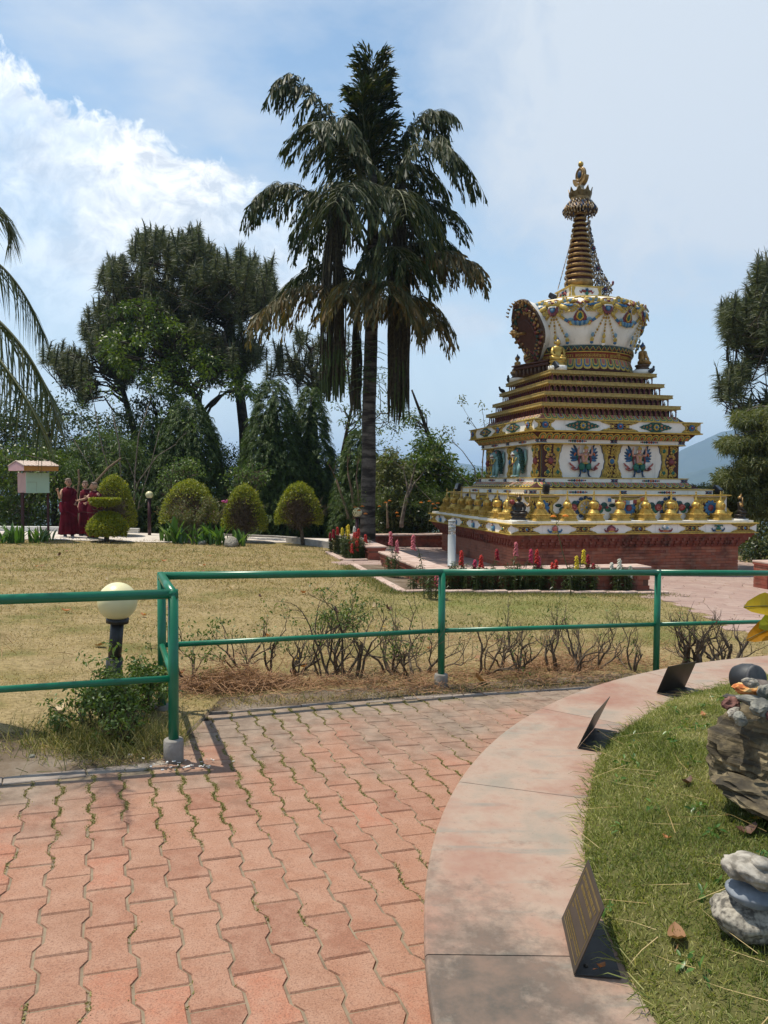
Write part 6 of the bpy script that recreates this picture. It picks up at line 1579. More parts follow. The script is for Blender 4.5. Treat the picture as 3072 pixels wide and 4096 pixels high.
    def cloth(name, prof, mat, fold, open_=None, ex=1.25):
        mb = MB(); n = 56; V = []; F = []
        for i, (r, z, cx, cy) in enumerate(prof):
            t = i/(len(prof)-1)
            for q in range(n):
                a = 2*math.pi*q/n; k = 1+fold*t*(.5*math.sin(7*a+ph[0]+z*3)+.35*math.sin(13*a+ph[1]-z*5)+.25*math.sin(4*a+ph[2]))
                V.append((cx+r*ex*k*math.cos(a), cy+r*k*math.sin(a), z+(.006*math.sin(5*a+ph[3]) if i in (0, len(prof)-1) else 0)))
        for i in range(len(prof)-1):
            for q in range(n): F.append((i*n+q, i*n+(q+1) % n, i*n+n+(q+1) % n, i*n+n+q))
        mb.add(V, F); o = mb.obj(name, mat, body, False); sm = o.modifiers.new('t', 'SOLIDIFY'); sm.thickness = .006; return o
    cloth('robe_skirt', [(.075, .60, 0, 0), (.085, .54, 0, 0), (.092, .46, 0, 0), (.098, .36, 0, 0), (.105, .25, 0, .0), (.113, .14, 0, 0), (.118, .045, 0, 0)], ROBE, .20)
    cloth('robe_top', [(.045, .842, 0, .002), (.062, .825, 0, .002), (.086, .79, 0, .002), (.090, .74, 0, 0), (.084, .68, 0, 0), (.080, .61, 0, 0), (.088, .53, 0, 0)], ROBE, .09, ex=1.22)
    # shawl: diagonal wrap over the left shoulder and round the hips
    mb = MB(); n = 40; V = []; F = []; rows = 9
    for i in range(rows):
        t = i/(rows-1)
        for q in range(n+1):
            a = 2*math.pi*q/n; ca, sa = math.cos(a), math.sin(a)
            top = .60+.225*max(0, ca)**1.0 if shawl == 1 else .66+.16*max(0, ca); top = min(top, .832); low = .40-.05*ca+.03*math.sin(3*a)
            z = top+(low-top)*t; rr = np.interp(z, [.35, .5, .6, .74, .80, .835], [.112, .105, .097, .102, .088, .052]); k = 1+.08*math.sin(40*z+5*a+ph[4])+.06*math.sin(9*a+ph[5]+z*20)
            V.append((rr*1.25*k*ca, rr*k*sa, z))
    for i in range(rows-1):
        for q in range(n): F.append((i*(n+1)+q, i*(n+1)+q+1, (i+1)*(n+1)+q+1, (i+1)*(n+1)+q))
    mb.add(V, F); o = mb.obj('shawl', SHAWL, body, False); sm = o.modifiers.new('t', 'SOLIDIFY'); sm.thickness = .008
    for s in (-1, 1):
        mb = MB(); mb.m = 0; mb.ell((s*.057, -.045, .030), (.030, .078, .028), 12, 7); mb.m = 1; mb.ell((s*.057, -.045, .010), (.033, .084, .013), 12, 6); mb.obj('shoe', [SHOE, SOLE], body, False)
person('tall young monk in maroon robes pointing beside the notice board', 149, 1164, 21.6, 1.63, R(24),
       {'r': ((-.135, -.06, .66), (-.17, -.17, .80), 1), 'l': ((.13, .03, .65), (.10, -.06, .57))}, R(22), True, 1)
person('young monk in glasses standing between two others behind the round topiary', 187, 1161, 22.2, 1.57, R(-22),
       {'r': ((-.14, .01, .645), (-.13, -.07, .49)), 'l': ((.13, .0, .65), (.08, -.1, .60))}, R(34), True, 1)
person('shorter monk leaning and pointing left behind the layered topiary', 206, 1168, 21.3, 1.55, R(-38),
       {'r': ((-.12, -.12, .70), (-.09, -.27, .68), 1), 'l': ((.12, -.06, .66), (-.02, -.14, .74))}, R(-22), True, 0)
# ================================================================== leaf and bark materials
L_ = {}
L_['palm'] = leafm('palm_leaf', [(.014, .026, .006), (.024, .040, .008), (.040, .055, .011), (.085, .08, .02)], .2, .5, .22)
L_['palm_old'] = leafm('old_palm_leaf', [(.045, .05, .014), (.085, .075, .02), (.14, .10, .025), (.19, .11, .03)], .25, .5)
L_['pine'] = leafm('pine_needle', [(.048, .062, .024), (.072, .088, .034), (.105, .118, .048), (.17, .17, .08)], .2, .5)
L_['cypress'] = leafm('cypress_leaf', [(.026, .052, .010), (.045, .082, .015), (.07, .115, .022), (.11, .16, .035)], .3, .55)
L_['broad'] = leafm('broad_leaf', [(.035, .065, .010), (.06, .10, .014), (.09, .135, .02), (.135, .175, .03)], .35, .4)
L_['dark'] = leafm('dark_leaf', [(.016, .032, .006), (.027, .048, .009), (.042, .066, .012), (.065, .09, .018)], .25, .4)
L_['bamboo'] = leafm('bamboo_leaf', [(.04, .075, .022), (.065, .11, .03), (.095, .145, .042), (.15, .19, .06)], .35, .5)
L_['topiary'] = leafm('topiary_leaf', [(.07, .105, .010), (.15, .185, .014), (.25, .265, .018), (.36, .33, .025)], .35, .45)
L_['olive'] = leafm('olive_leaf', [(.06, .08, .025), (.09, .11, .035), (.13, .14, .045), (.17, .17, .06)], .35, .5)
L_['plant'] = leafm('plant_leaf', [(.035, .095, .018), (.055, .13, .022), (.09, .18, .03), (.14, .23, .045)], .35, .35, .5)
L_['twigleaf'] = leafm('hedge_leaf', [(.045, .085, .018), (.07, .12, .024), (.11, .165, .035), (.16, .21, .055)], .35, .45)
L_['brown'] = leafm('dry_twig', [(.06, .038, .022), (.09, .058, .034), (.12, .08, .05)], .1, .8)
L_['azalea'] = leafm('azalea_leaf', [(.07, .10, .025), (.10, .13, .035), (.15, .13, .05), (.19, .10, .06)], .3, .5)
B_ = {}
B_['dark'] = pm('dark_bark', (.055, .043, .034), (.03, .024, .02), 6, .95, 0, .8, 30, .02, c3=(.085, .068, .055), spec=.1)
def ringbark():
    m, nt, out = newmat('palm_bark'); v = posn(nt); mp = nt.nodes.new('ShaderNodeMapping'); LK(nt, v, mp.inputs[0]); mp.inputs['Scale'].default_value = (1.2, 1.2, 6); n1 = noise_n(nt, mp.outputs[0], 1.4, 4); n2 = noise_n(nt, v, 14, 6, .7)
    c = mixc(nt, maprange(nt, n1, .42, .6), (.035, .029, .025), (.125, .108, .092)); c = mixc(nt, maprange(nt, n2, .5, .72, 0, .7), c, (.025, .021, .018)); bsdf(nt, out, c, .9, 0, n1, .8, .03, .15); return m
B_['palm'] = ringbark()
B_['grey'] = pm('grey_bark', (.16, .13, .10), (.10, .08, .062), 8, .9, 0, .6, 50, .01, c3=(.22, .185, .15), spec=.15)
B_['tan'] = pm('cut_stem', (.22, .155, .10), (.14, .095, .062), 10, .9, 0, .5, 50, .006, spec=.15)
B_['twig'] = pm('twig_bark', (.105, .08, .056), (.062, .048, .036), 20, .9, 0, .5, 90, .004, c3=(.16, .125, .09), spec=.15)
def lerp(a, b, t): return a+(b-a)*t
def base_z(x, y): return land(x, y)-.06

# ================================================================== the fishtail palm
def frond(root, pts, nP, pl, droop, mat, rs, wid=.046, name='frond', leafl=.30, upright=False):
    """Twice-feathered frond along a rachis through world points."""
    P = np.array(pts, float); k = len(P); t = np.linspace(0, 1, 24)
    if k == 3: C = ((1-t)**2)[:, None]*P[0]+(2*t*(1-t))[:, None]*P[1]+(t**2)[:, None]*P[2]
    mb = MB(); mb.tube(C, np.linspace(.045, .010, 24), 6); st = mb.obj(name, B_['stalk'], root)
    tang = nrm(np.gradient(C, axis=0)); Ls = []; tw = MB()
    for i in range(nP):
        f = .16+.84*(i+.5)/nP; j = f*23; a = int(j); p = lerp(C[a], C[min(23, a+1)], j-a); T_ = tang[a]
        up = np.array([0, 0, 1.]); S_ = nrm(np.cross(T_, up) if abs(T_[2]) < .95 else np.cross(T_, np.array([rs.normal()*.45, 1., 0])))
        L = pl*((.55+.75*math.sin(math.pi*min(1, f*.86+.1))) if not upright else 1.25-.8*f)*rs.uniform(.85, 1.12)
        for s in (-1, 1):
            d = nrm(T_*(.62 if not upright else rs.uniform(.5, 1.1))+s*S_*rs.uniform(.7, 1.05)+up*(.25 if not upright else .1)+rs.normal(size=3)*.16); q = []; m = 13
            for u in np.linspace(0, 1, m): q.append(p+d*L*u+np.array([0, 0, -1])*L*droop*u*u)
            q = np.array(q); tq = nrm(np.gradient(q, axis=0)); tw.tube(q, np.linspace(.010, .003, m), 3, False)
            for u in range(0 if upright else 1, m):
                for s2 in (-1, 1):
                    sd_ = nrm(np.cross(tq[u], up+rs.normal(size=3)*.3)); dirn = nrm(tq[u]*.95+s2*sd_*.45+np.array([0, 0, -1])*(droop*.85 if not upright else -.1)+rs.normal(size=3)*.16)
                    Ls.append((q[u], dirn, rs.normal(size=3)*.6+nrm(np.cross(dirn, sd_))*1., leafl*rs.uniform(.75, 1.25), wid*rs.uniform(.8, 1.3)))
            Ls.append((q[-1], nrm(tq[-1]+np.array([0, 0, -.3])), rs.normal(size=3), leafl*1.2, wid*1.3))
    tw.obj('pinna_stalks', B_['stalk'], st)
    A = lambda k_: np.array([l[k_] for l in Ls])
    leafmesh('leaflets', A(0), A(1), A(2), A(3), A(4), mat, st, 'fish', rs.uniform(.0, .35, len(Ls)))
B_['stalk'] = pm('frond_stalk', (.09, .10, .03), (.055, .06, .02), 6, .6, 0, .2, 30, .003)
def fishtail():
    d = 21.5; rs = np.random.default_rng(21); b = aty(795, 1150, d); bz = ground(b[0], b[1])-.1
    root = thing('palm_tree', 'tall fishtail palm with hanging flower strings beside the stupa', 'palm tree', (b[0], b[1], bz))
    Q = [(795, 1165), (795, 1100), (797, 1000), (797, 900), (800, 800), (803, 700), (806, 600), (806, 500), (806, 420), (806, 330)]
    pts = [aty(x, y, d) for x, y in Q]; pts[0][2] = bz; rr = [.225, .205, .195, .185, .185, .175, .165, .15, .13, .08]
    fine = []; fr = []
    for i in range(len(pts)-1):
        for u in np.linspace(0, 1, 9)[:-1]: fine.append(lerp(pts[i], pts[i+1], u)); w = lerp(rr[i], rr[i+1], u); fr.append(w)
    fr = [w*(1+.035*(1 if k % 4 == 0 else 0)+.02*mnoise.noise((k*.7, 0, 0))) for k, w in enumerate(fr)]
    mb = MB(); mb.tube(fine, fr, 16); mb.obj('trunk', B_['palm'], root)
    mb = MB(); rq = np.random.default_rng(2)                # old leaf bases
    for y in (760, 700, 640, 590, 540, 490, 440): 
        p = aty(804, y, d); a = rq.uniform(0, 6.28); o = np.array([math.cos(a), math.sin(a), 0])
        mb.tube([p+o*.1-np.array([0, 0, .5]), p+o*.19, p+o*.34+np.array([0, 0, .45])], [.12, .10, .05], 7, flat=.5)
    mb.obj('leaf_bases', B_['stalk'], root)
    w = lambda x, y, o=0: aty(x, y, d+o)
    F = [ # attach, bend, tip, pairs, pinna length, droop, material
        ([w(804, 420), w(803, 260), w(806, 128)], 34, 0.85, .06, 'palm', True),
        ([w(803, 430), w(812, 280, .3), w(818, 165, .4)], 24, .62, .15, 'palm', True), ([w(802, 430), w(792, 290, -.3), w(776, 190, -.4)], 20, .6, .2, 'palm', True),
        ([w(800, 450), w(705, 165, -.3), w(605, 172, -.5)], 18, 0.76, .75, 'palm', False), ([w(800, 440), w(740, 230, -1), w(672, 270, -1.9)], 17, 0.92, .8, 'palm', False),
        ([w(808, 430), w(890, 215, .2), w(962, 250, .3)], 18, 0.73, .75, 'palm', False), ([w(808, 450), w(930, 250, -.6), w(985, 340, -1)], 18, 0.98, .85, 'palm', False),
        ([w(800, 560), w(660, 335, -.2), w(552, 432, -.4)], 20, 0.76, .8, 'palm', False), ([w(802, 500), w(770, 330, -1.7), w(722, 440, -2.6)], 18, 1.04, .85, 'palm', False),
        ([w(806, 520), w(860, 330, -1.5), w(880, 470, -2.5)], 17, 0.98, .85, 'palm', False), ([w(808, 560), w(910, 380, .4), w(965, 480, .8)], 17, 0.88, .8, 'palm', False),
        ([w(808, 640), w(930, 500, -.3), w(1030, 575, -.6)], 20, 0.81, .75, 'palm_old', False), ([w(810, 600), w(900, 480, .9), w(975, 545, 1.4)], 17, 0.85, .85, 'palm', False),
        ([w(800, 690), w(690, 555, -.4), w(556, 680, -.8)], 18, 0.81, .75, 'palm_old', False), ([w(800, 620), w(720, 520, .7), w(600, 640, 1.2)], 15, 0.73, .8, 'palm', False),
        ([w(810, 700), w(890, 575, -.8), w(940, 700, -1.4)], 17, 0.76, .85, 'palm_old', False), ([w(806, 680), w(830, 560, -1.6), w(845, 640, -2.6)], 15, 0.76, .9, 'palm_old', False),
        ([w(800, 660), w(770, 560, -1.3), w(745, 640, -2.2)], 14, 0.67, .9, 'palm_old', False), ([w(806, 480), w(800, 300, 1.8), w(790, 420, 3)], 17, 0.98, .85, 'palm', False), ([w(806, 560), w(850, 430, 1.8), w(900, 560, 2.8)], 15, 0.92, .85, 'palm', False),
        ([w(802, 520), w(740, 400, .5), w(660, 520, .8)], 15, .85, .85, 'palm', False), ([w(806, 460), w(860, 300, .9), w(925, 400, 1.6)], 15, .85, .85, 'palm', False), ([w(806, 620), w(830, 470, -1.2), w(890, 580, -2)], 14, .85, .85, 'palm', False), ([w(800, 420), w(760, 250, .8), w(700, 330, 1.4)], 14, .8, .8, 'palm', False)]
    for pts_, n, pl, dr, mt, upr in F: frond(root, pts_, n, pl, dr, L_[mt], rs, upright=upr)
    # hanging strings of flowers and fruit
    sm = pm('fruit_strings', (.060, .050, .030), (.035, .028, .018), 14, .8, 0, .6, 60, .01, c3=(.085, .075, .04), spec=.2); sg = pm('green_strings', (.07, .10, .03), (.045, .065, .02), 14, .8, 0, .6, 60, .01, spec=.2)
    def strings(xc, wpx, yt, yb, n, off, green, nm):
        mb = MB()
        for k in range(n):
            o = aty(xc, yt, d+off); a = rs.uniform(0, 6.28); q = math.sqrt(rs.uniform(0, 1))*wpx/78*.5; dx, dy = q*math.cos(a), q*math.sin(a)
            zb = aty(xc, yb-rs.uniform(0, 1)**2*90*(q*78/wpx+.4), d+off)[2]; zt = o[2]+rs.uniform(-.1, .1); m = 16; P = []
            for i in range(m):
                u = i/(m-1); s = .18+.82*min(1, u*2.6)**.7; P.append((o[0]+dx*s+.02*math.sin(u*9+k), o[1]+dy*s+.02*math.cos(u*7+k*2), zt+(zb-zt)*u))
            r = [.013*(1+.45*(i % 2)) for i in range(m)]; r[-1] = .004; mb.tube(P, r, 4, False)
            if rs.random() < green: mb.m = 1; mb.tube(P[-5:], .0165, 4, False); mb.m = 0
        mb.obj(nm, [sm, sg], root)
    strings(722, 54, 470, 868, 95, -.7, .7, 'flower_strings'); strings(865, 48, 470, 915, 92, -.3, .35, 'flower_strings'); strings(771, 24, 690, 905, 34, .25, .1, 'flower_strings'); strings(868, 60, 400, 560, 50, -.4, 0, 'flower_strings'); strings(735, 60, 400, 560, 50, -.5, 0, 'flower_strings')
    # ferns growing on the trunk
    fr_ = thing('fern', 'green fern growing on the palm trunk below the fronds', 'fern', aty(795, 780, d-.2)); P, D_, N_ = [], [], []
    for k in range(26):
        o = aty(rs.uniform(788, 806), rs.uniform(735, 850), d-.18); a = rs.uniform(2.2, 7.2); dd = nrm(np.array([math.cos(a), -abs(math.sin(a))*.8, .4])); L = rs.uniform(.35, .75)
        for u in np.linspace(.1, 1, 16):
            c = o+dd*L*u+np.array([0, 0, -.55])*L*u*u
            for s in (-1, 1): P.append(c); D_.append(nrm(np.cross(dd, [0, 0, 1.])*s+dd*.4+np.array([0, 0, -.3]))); N_.append([0, 0, 1.])
    leafmesh('fern_leaves', P, D_, N_, rs.uniform(.06, .11, len(P)), .03, L_['plant'], fr_, 'kite', .2)
fishtail()

# ================================================================== helpers for crowns
def sample_poly(poly, n, rs):
    P = np.array(poly, float); lo, hi = P.min(0), P.max(0); out = []
    while len(out) < n:
        q = rs.uniform(lo, hi, (n, 2)); ok = inpoly(q[:, 0], q[:, 1], poly); out += list(q[ok])
    return np.array(out[:n])
def leaf_cloud(name, centers, rad, nper, L, Wd, mat, parent, rs, shape='kite', up=.5, bend=.2, out=None, **kw):
    c = np.repeat(centers, nper, 0); n = len(c); off = rs.normal(size=(n, 3)); off = off/np.linalg.norm(off, axis=1)[:, None]*(rs.uniform(0, 1, n)**.45)[:, None]*np.repeat(np.broadcast_to(rad, len(centers)), nper)[:, None]
    off[:, 2] *= .75; D_ = nrm(off+rs.normal(size=(n, 3))*.5*np.mean(rad)); D_[:, 2] -= .25; Nn = nrm(rs.normal(size=(n, 3))*.6+np.array([0, 0, 1.])*up+off/np.mean(rad)*.5)
    cl = np.repeat(rs.uniform(-.22, .22, len(centers)), nper)
    return leafmesh(name, c+off, D_, Nn, rs.uniform(.7, 1.25, n)*L, rs.uniform(.75, 1.2, n)*Wd, mat, parent, shape, bend*rs.uniform(0, 1.5, n), rnd=rs.random(n)*.8+.1+cl, **kw)
def limbs(mb, trunk, targets, rs, r0=.07, n=8):
    """Crooked limbs from the trunk line to target points."""
    T_ = np.array(trunk)
    for t in targets:
        k = np.argmin(np.linalg.norm(T_-t, axis=1)+np.maximum(0, T_[:, 2]-t[2]+.6)*1.5); s = T_[k]; L = np.linalg.norm(t-s); P = []
        for u in np.linspace(0, 1, n): P.append(s+(t-s)*u+np.array([0, 0, L*.12*math.sin(math.pi*u)])+rs.normal(size=3)*L*.035*math.sin(math.pi*u))
        mb.tube(P, np.linspace(r0*(.5+.12*L), .012, n), 5, False)
def trunkline(pts, d, n=8):
    out = []; P = [aty(x, y, d) for x, y in pts]
    for a, b in zip(P[:-1], P[1:]):
        for u in np.linspace(0, 1, n)[:-1]: out.append(lerp(a, b, u))
    out.append(P[-1]); return out

def pine(label, tr, poly, d, ntuft, spread, rs, r0=.27, nl=.30, lower=None):
    T_ = trunkline(tr, d); b = T_[0].copy(); T_[0][2] = min(T_[0][2], base_z(b[0], b[1])); root = thing('pine_tree', label, 'tree', T_[0])
    mb = MB(); mb.tube(T_, np.linspace(r0, .06, len(T_)), 12); 
    cc = sample_poly(poly, max(24, ntuft//11), rs); px = cc[rs.integers(0, len(cc), ntuft)]+rs.normal(size=(ntuft, 2))*[11, 9]; ex = sample_poly(poly, ntuft//7, rs); tp = np.array([np.min(px[np.abs(px[:, 0]-x) < 9][:, 1]) if (np.abs(px[:, 0]-x) < 9).any() else y for x, y in ex]); px = np.concatenate([px, np.stack([ex[:, 0], tp-rs.uniform(0, 18, len(ex))], 1)]); C = np.array([aty(x, y, d+rs.normal()*spread) for x, y in px])
    limbs(mb, T_[3:], C[rs.choice(len(C), 46, False)], rs, .06)
    for c in C: 
        q = C[rs.integers(0, len(C), 9)]; q = q[np.argmin(np.linalg.norm(q-c, axis=1))]
        mb.tube([c-np.array([0, 0, .22]), lerp(c, q, .25)-np.array([0, 0, .42]), lerp(c, q, .55)-np.array([0, 0, .62])], [.014, .018, .022], 3, False)
    mb.obj('trunk', B_['dark'], root)
    mbc = MB(); mbc.m = 0
    P, D_, R_ = [], [], []
    for c in C:
        tilt = nrm(np.array([rs.normal()*.18, rs.normal()*.18, 1.])); h = rs.uniform(.35, .75); mbc.tube([c-tilt*.1, c+tilt*h*.5, c+tilt*h], [.025, .042, .024], 4)
        m = 110; u = rs.uniform(-.45, .75, m); a = rs.uniform(0, 6.28, m); o = c+tilt*(u*h)[:, None]; side = np.stack([np.cos(a), np.sin(a), np.zeros(m)], 1)
        P.append(o); D_.append(side*1.+np.array([0, 0, 1.])*rs.uniform(-.35, .75, m)[:, None]+tilt*.1); R_.append(rs.random(m)*.7+rs.uniform(0, .3))
        m2 = 12; P.append(c+tilt*(rs.uniform(.4, 1, m2)*h)[:, None]); D_.append(rs.normal(size=(m2, 3))*.22+tilt*1.); R_.append(np.full(m2, .15))
    P, D_ = np.concatenate(P), np.concatenate(D_); n = len(P); mbc.obj('candles', B_['candle'], root, kind='stuff')
    leafmesh('needles', P, D_, rs.normal(size=(n, 3)), rs.uniform(.7, 1.15, n)*nl*1.15, .019, L_['pine'], root, 'blade', rs.uniform(.15, .55, n), rnd=np.concatenate(R_))
    return root
B_['candle'] = pm('pine_candle', (.06, .065, .032), (.04, .045, .022), 9, .8, 0, .3, 60, .004)
rs1 = np.random.default_rng(5)
pine('big dark pine with upright candles rising behind the cypresses at left', [(535, 1150), (528, 930), (515, 820), (500, 720), (470, 640), (440, 570)],
     [(232, 644), (238, 599), (285, 584), (318, 536), (345, 572), (378, 552), (412, 539), (450, 580), (495, 559), (532, 589), (562, 612), (588, 644), (598, 704), (590, 764), (540, 794), (480, 814), (400, 794), (330, 784), (262, 744)], 33, 1000, 1.6, rs1)
pine('lower bushy pine at the left edge of the big pine', [(300, 1150), (290, 930), (262, 830), (235, 770)], [(112, 775), (150, 715), (198, 690), (232, 680), (262, 690), (300, 740), (300, 800), (240, 850), (180, 860), (130, 830)], 33.5, 280, 1.3, rs1, .2)
pine('distant pine seen between the big pine and the fishtail palm', [(690, 1100), (680, 900), (672, 760)], [(580, 790), (600, 760), (640, 745), (660, 710), (700, 700), (735, 720), (745, 790), (720, 850), (640, 850), (590, 830)], 36, 110, 1.4, rs1, .16)
pine('tall pine at the right edge of the picture above the bamboo', [(1715, 1200), (1712, 1000), (1705, 850), (1700, 650)], [(1578, 700), (1608, 655), (1640, 650), (1662, 625), (1760, 560), (1800, 700), (1790, 1000), (1660, 1010), (1612, 985), (1600, 930), (1612, 880), (1575, 850), (1566, 812), (1580, 790), (1600, 760)], 24, 560, 1.0, rs1, .2, .30)

# ------------------------------------------------------------------ broadleaf trees and big shrubs
def broadtree(name, label, cat, tr, poly, d, nclump, rad, nper, L, Wd, leaf, bark, spread, seed, r0=.12, shape='kite', twigs=20, up=.5, bend=.2):
    rs = np.random.default_rng(seed); T_ = trunkline(tr, d); b = T_[0]; T_[0] = np.array([b[0], b[1], min(b[2], base_z(b[0], b[1]))]); root = thing(name, label, cat, T_[0])
    C = np.array([aty(x, y, d+rs.normal()*spread) for x, y in sample_poly(poly, nclump, rs)])
    mb = MB(); mb.tube(T_, np.linspace(r0, r0*.3, len(T_)), 9); limbs(mb, T_, C[rs.choice(len(C), min(len(C), twigs), False)], rs, r0*.4)
    for c in C[::2]: q = C[rs.integers(0, len(C), 8)]; q = q[np.argmin(np.linalg.norm(q-c, axis=1))]; mb.tube([c+np.array([0, 0, .1]), lerp(c, q, .5)+rs.normal(size=3)*.08-np.array([0, 0, .1]), q-np.array([0, 0, .15])], [.008, .014, .016], 3, False)
    mb.obj('trunk', bark, root); leaf_cloud('crown', C, rad*rs.uniform(.7, 1.3, len(C)), nper, L, Wd, L_[leaf], root, rs, shape, up, bend); return root
broadtree('broadleaf_tree', 'open leafy tree with crooked dark branches in front of the big pine', 'tree', [(478, 1100), (470, 980), (445, 900), (405, 830), (380, 770), (340, 700)],
          [(222, 735), (232, 700), (268, 655), (330, 645), (352, 690), (425, 705), (445, 760), (520, 790), (548, 850), (480, 850), (420, 840), (350, 868), (300, 830), (245, 800)], 30, 190, .42, 56, .16, .07, 'broad', B_['dark'], 1.1, 31, .17, twigs=60)
broadtree('broadleaf_tree', 'dark leafy tree behind the notice board at the far left', 'tree', [(120, 1150), (115, 1000), (100, 900)], [(-40, 900), (60, 850), (130, 850), (190, 900), (260, 910), (300, 950), (280, 1040), (120, 1060), (-40, 1050)], 29, 150, .55, 70, .15, .06, 'dark', B_['dark'], 1.2, 32, .13)
broadtree('broadleaf_tree', 'dark tree filling the gap under the big pine', 'tree', [(330, 1150), (330, 1000), (340, 900)], [(250, 890), (300, 850), (370, 850), (420, 880), (430, 960), (330, 980), (240, 960)], 31, 90, .5, 60, .14, .06, 'dark', B_['dark'], .9, 33, .13)
broadtree('bamboo_clump', 'feathery green bamboo clump behind the monks', 'bamboo', [(230, 1140), (232, 1060), (240, 960)], [(110, 1010), (150, 960), (220, 935), (300, 960), (320, 1040), (300, 1130), (130, 1130)], 26.8, 150, .42, 75, .20, .030, 'bamboo', B_['grey'], .7, 34, .05, 'blade', 24, .3, .5)
broadtree('leafy_shrub', 'leafy shrub with yellow flowers behind the notice board roof', 'shrub', [(60, 1150), (62, 1080), (65, 1000)], [(-30, 990), (30, 955), (110, 955), (140, 1000), (120, 1080), (60, 1140), (-30, 1140)], 25.6, 120, .38, 60, .13, .06, 'broad', B_['grey'], .5, 35, .05)
broadtree('leafy_tree', 'bright leafy tree to the right of the palm trunk', 'tree', [(905, 1150), (915, 1080), (925, 1010), (935, 965)], [(880, 1010), (900, 965), (925, 940), (955, 955), (975, 985), (985, 1040), (960, 1110), (880, 1120), (850, 1080), (845, 1010)], 26, 130, .36, 60, .17, .06, 'broad', B_['dark'], .7, 36, .10)
broadtree('leafy_shrub', 'yellow green shrub right behind the palm trunk', 'shrub', [(850, 1150), (850, 1090), (855, 1030)], [(815, 990), (850, 975), (880, 1010), (900, 1080), (890, 1140), (815, 1140)], 24.6, 90, .30, 60, .14, .055, 'olive', B_['grey'], .5, 37, .05)
broadtree('leafy_shrub', 'glossy shrub against the left back corner of the stupa', 'shrub', [(985, 1140), (990, 1080), (1000, 1040)], [(960, 1050), (990, 1020), (1030, 1010), (1050, 1030), (1040, 1070), (1000, 1110), (950, 1130)], 27, 70, .32, 55, .15, .06, 'broad', B_['dark'], .5, 38, .06)
broadtree('leafy_shrub', 'dark shrub behind the stained bench backs', 'shrub', [(900, 1150), (900, 1110)], [(820, 1090), (870, 1080), (945, 1090), (945, 1150), (820, 1150)], 24.0, 80, .28, 55, .11, .045, 'dark', B_['dark'], .3, 39, .04)
broadtree('sparse_tree', 'thin sparse tree with small leaves left of the stupa', 'tree', [(960, 1130), (935, 960), (908, 890), (890, 842)], [(870, 905), (900, 880), (930, 890), (925, 930), (890, 950)], 27, 14, .25, 26, .12, .05, 'broad', B_['dark'], .4, 40, .10, twigs=10)
broadtree('sparse_tree', 'thin leafy tree seen through the hanging flower strings', 'tree', [(745, 1140), (740, 980), (760, 880), (750, 780)], [(715, 790), (750, 770), (830, 800), (880, 900), (870, 960), (760, 960), (720, 880)], 29, 70, .35, 24, .11, .05, 'broad', B_['dark'], 1.0, 41, .10)
# right edge: drooping bamboo and olive scrub
def layered(label, blobs, d, seed, leaf):
    rs = np.random.default_rng(seed); b = aty(1700, 1200, d); root = thing('bamboo_clump', label, 'bamboo', (b[0], b[1], base_z(b[0], b[1]))); C = []; mb = MB()
    for x0, y0, x1, y1, th in blobs:
        o = aty(1720, y1+40, d); o2 = aty(x0, y0, d-.4); P = [o+(o2-o)*u+np.array([0, 0, .5*math.sin(math.pi*u)]) for u in np.linspace(0, 1, 10)]; mb.tube(P, np.linspace(.03, .006, 10), 4, False)
        n = int((x1-x0)*th/34)+8
        for k in range(n): u = rs.uniform(0, 1); x = x0+(x1-x0)*u; y = y0+(y1-y0)*u+rs.normal()*th*.30*(.35+u); C.append(aty(x, y, d+rs.normal()*.45))
    C = np.array(C); b0 = aty(1725, 1000, d); mb.tube([np.array([b0[0], b0[1], base_z(b0[0], b0[1])]), b0, aty(1715, 850, d)], [.06, .05, .02], 7); mb.obj('stems', B_['grey'], root)
    leaf_cloud('crown', C, .20, 46, .13, .022, L_[leaf], root, rs, 'blade', .8, .45)
layered('pale green bamboo drooping in layers at the right edge', [(1590, 905, 1740, 900, 40), (1560, 960, 1740, 950, 40), (1598, 1000, 1740, 980, 46), (1550, 1035, 1740, 1020, 46), (1490, 1068, 1740, 1060, 52), (1560, 1100, 1740, 1090, 40)], 19.5, 51, 'olive')
broadtree('leafy_shrub', 'dull olive scrub behind the right end of the stupa', 'shrub', [(1690, 1230), (1690, 1150)], [(1600, 1110), (1640, 1080), (1760, 1080), (1760, 1230), (1630, 1215), (1596, 1195)], 23, 130, .34, 55, .12, .05, 'olive', B_['grey'], .6, 52, .05)
broadtree('leafy_shrub', 'low dark scrub by the right corner of the brick plinth', 'shrub', [(1650, 1240), (1650, 1200)], [(1602, 1175), (1660, 1170), (1760, 1180), (1760, 1240), (1605, 1222)], 22, 60, .26, 50, .10, .04, 'dark', B_['grey'], .35, 53, .04)

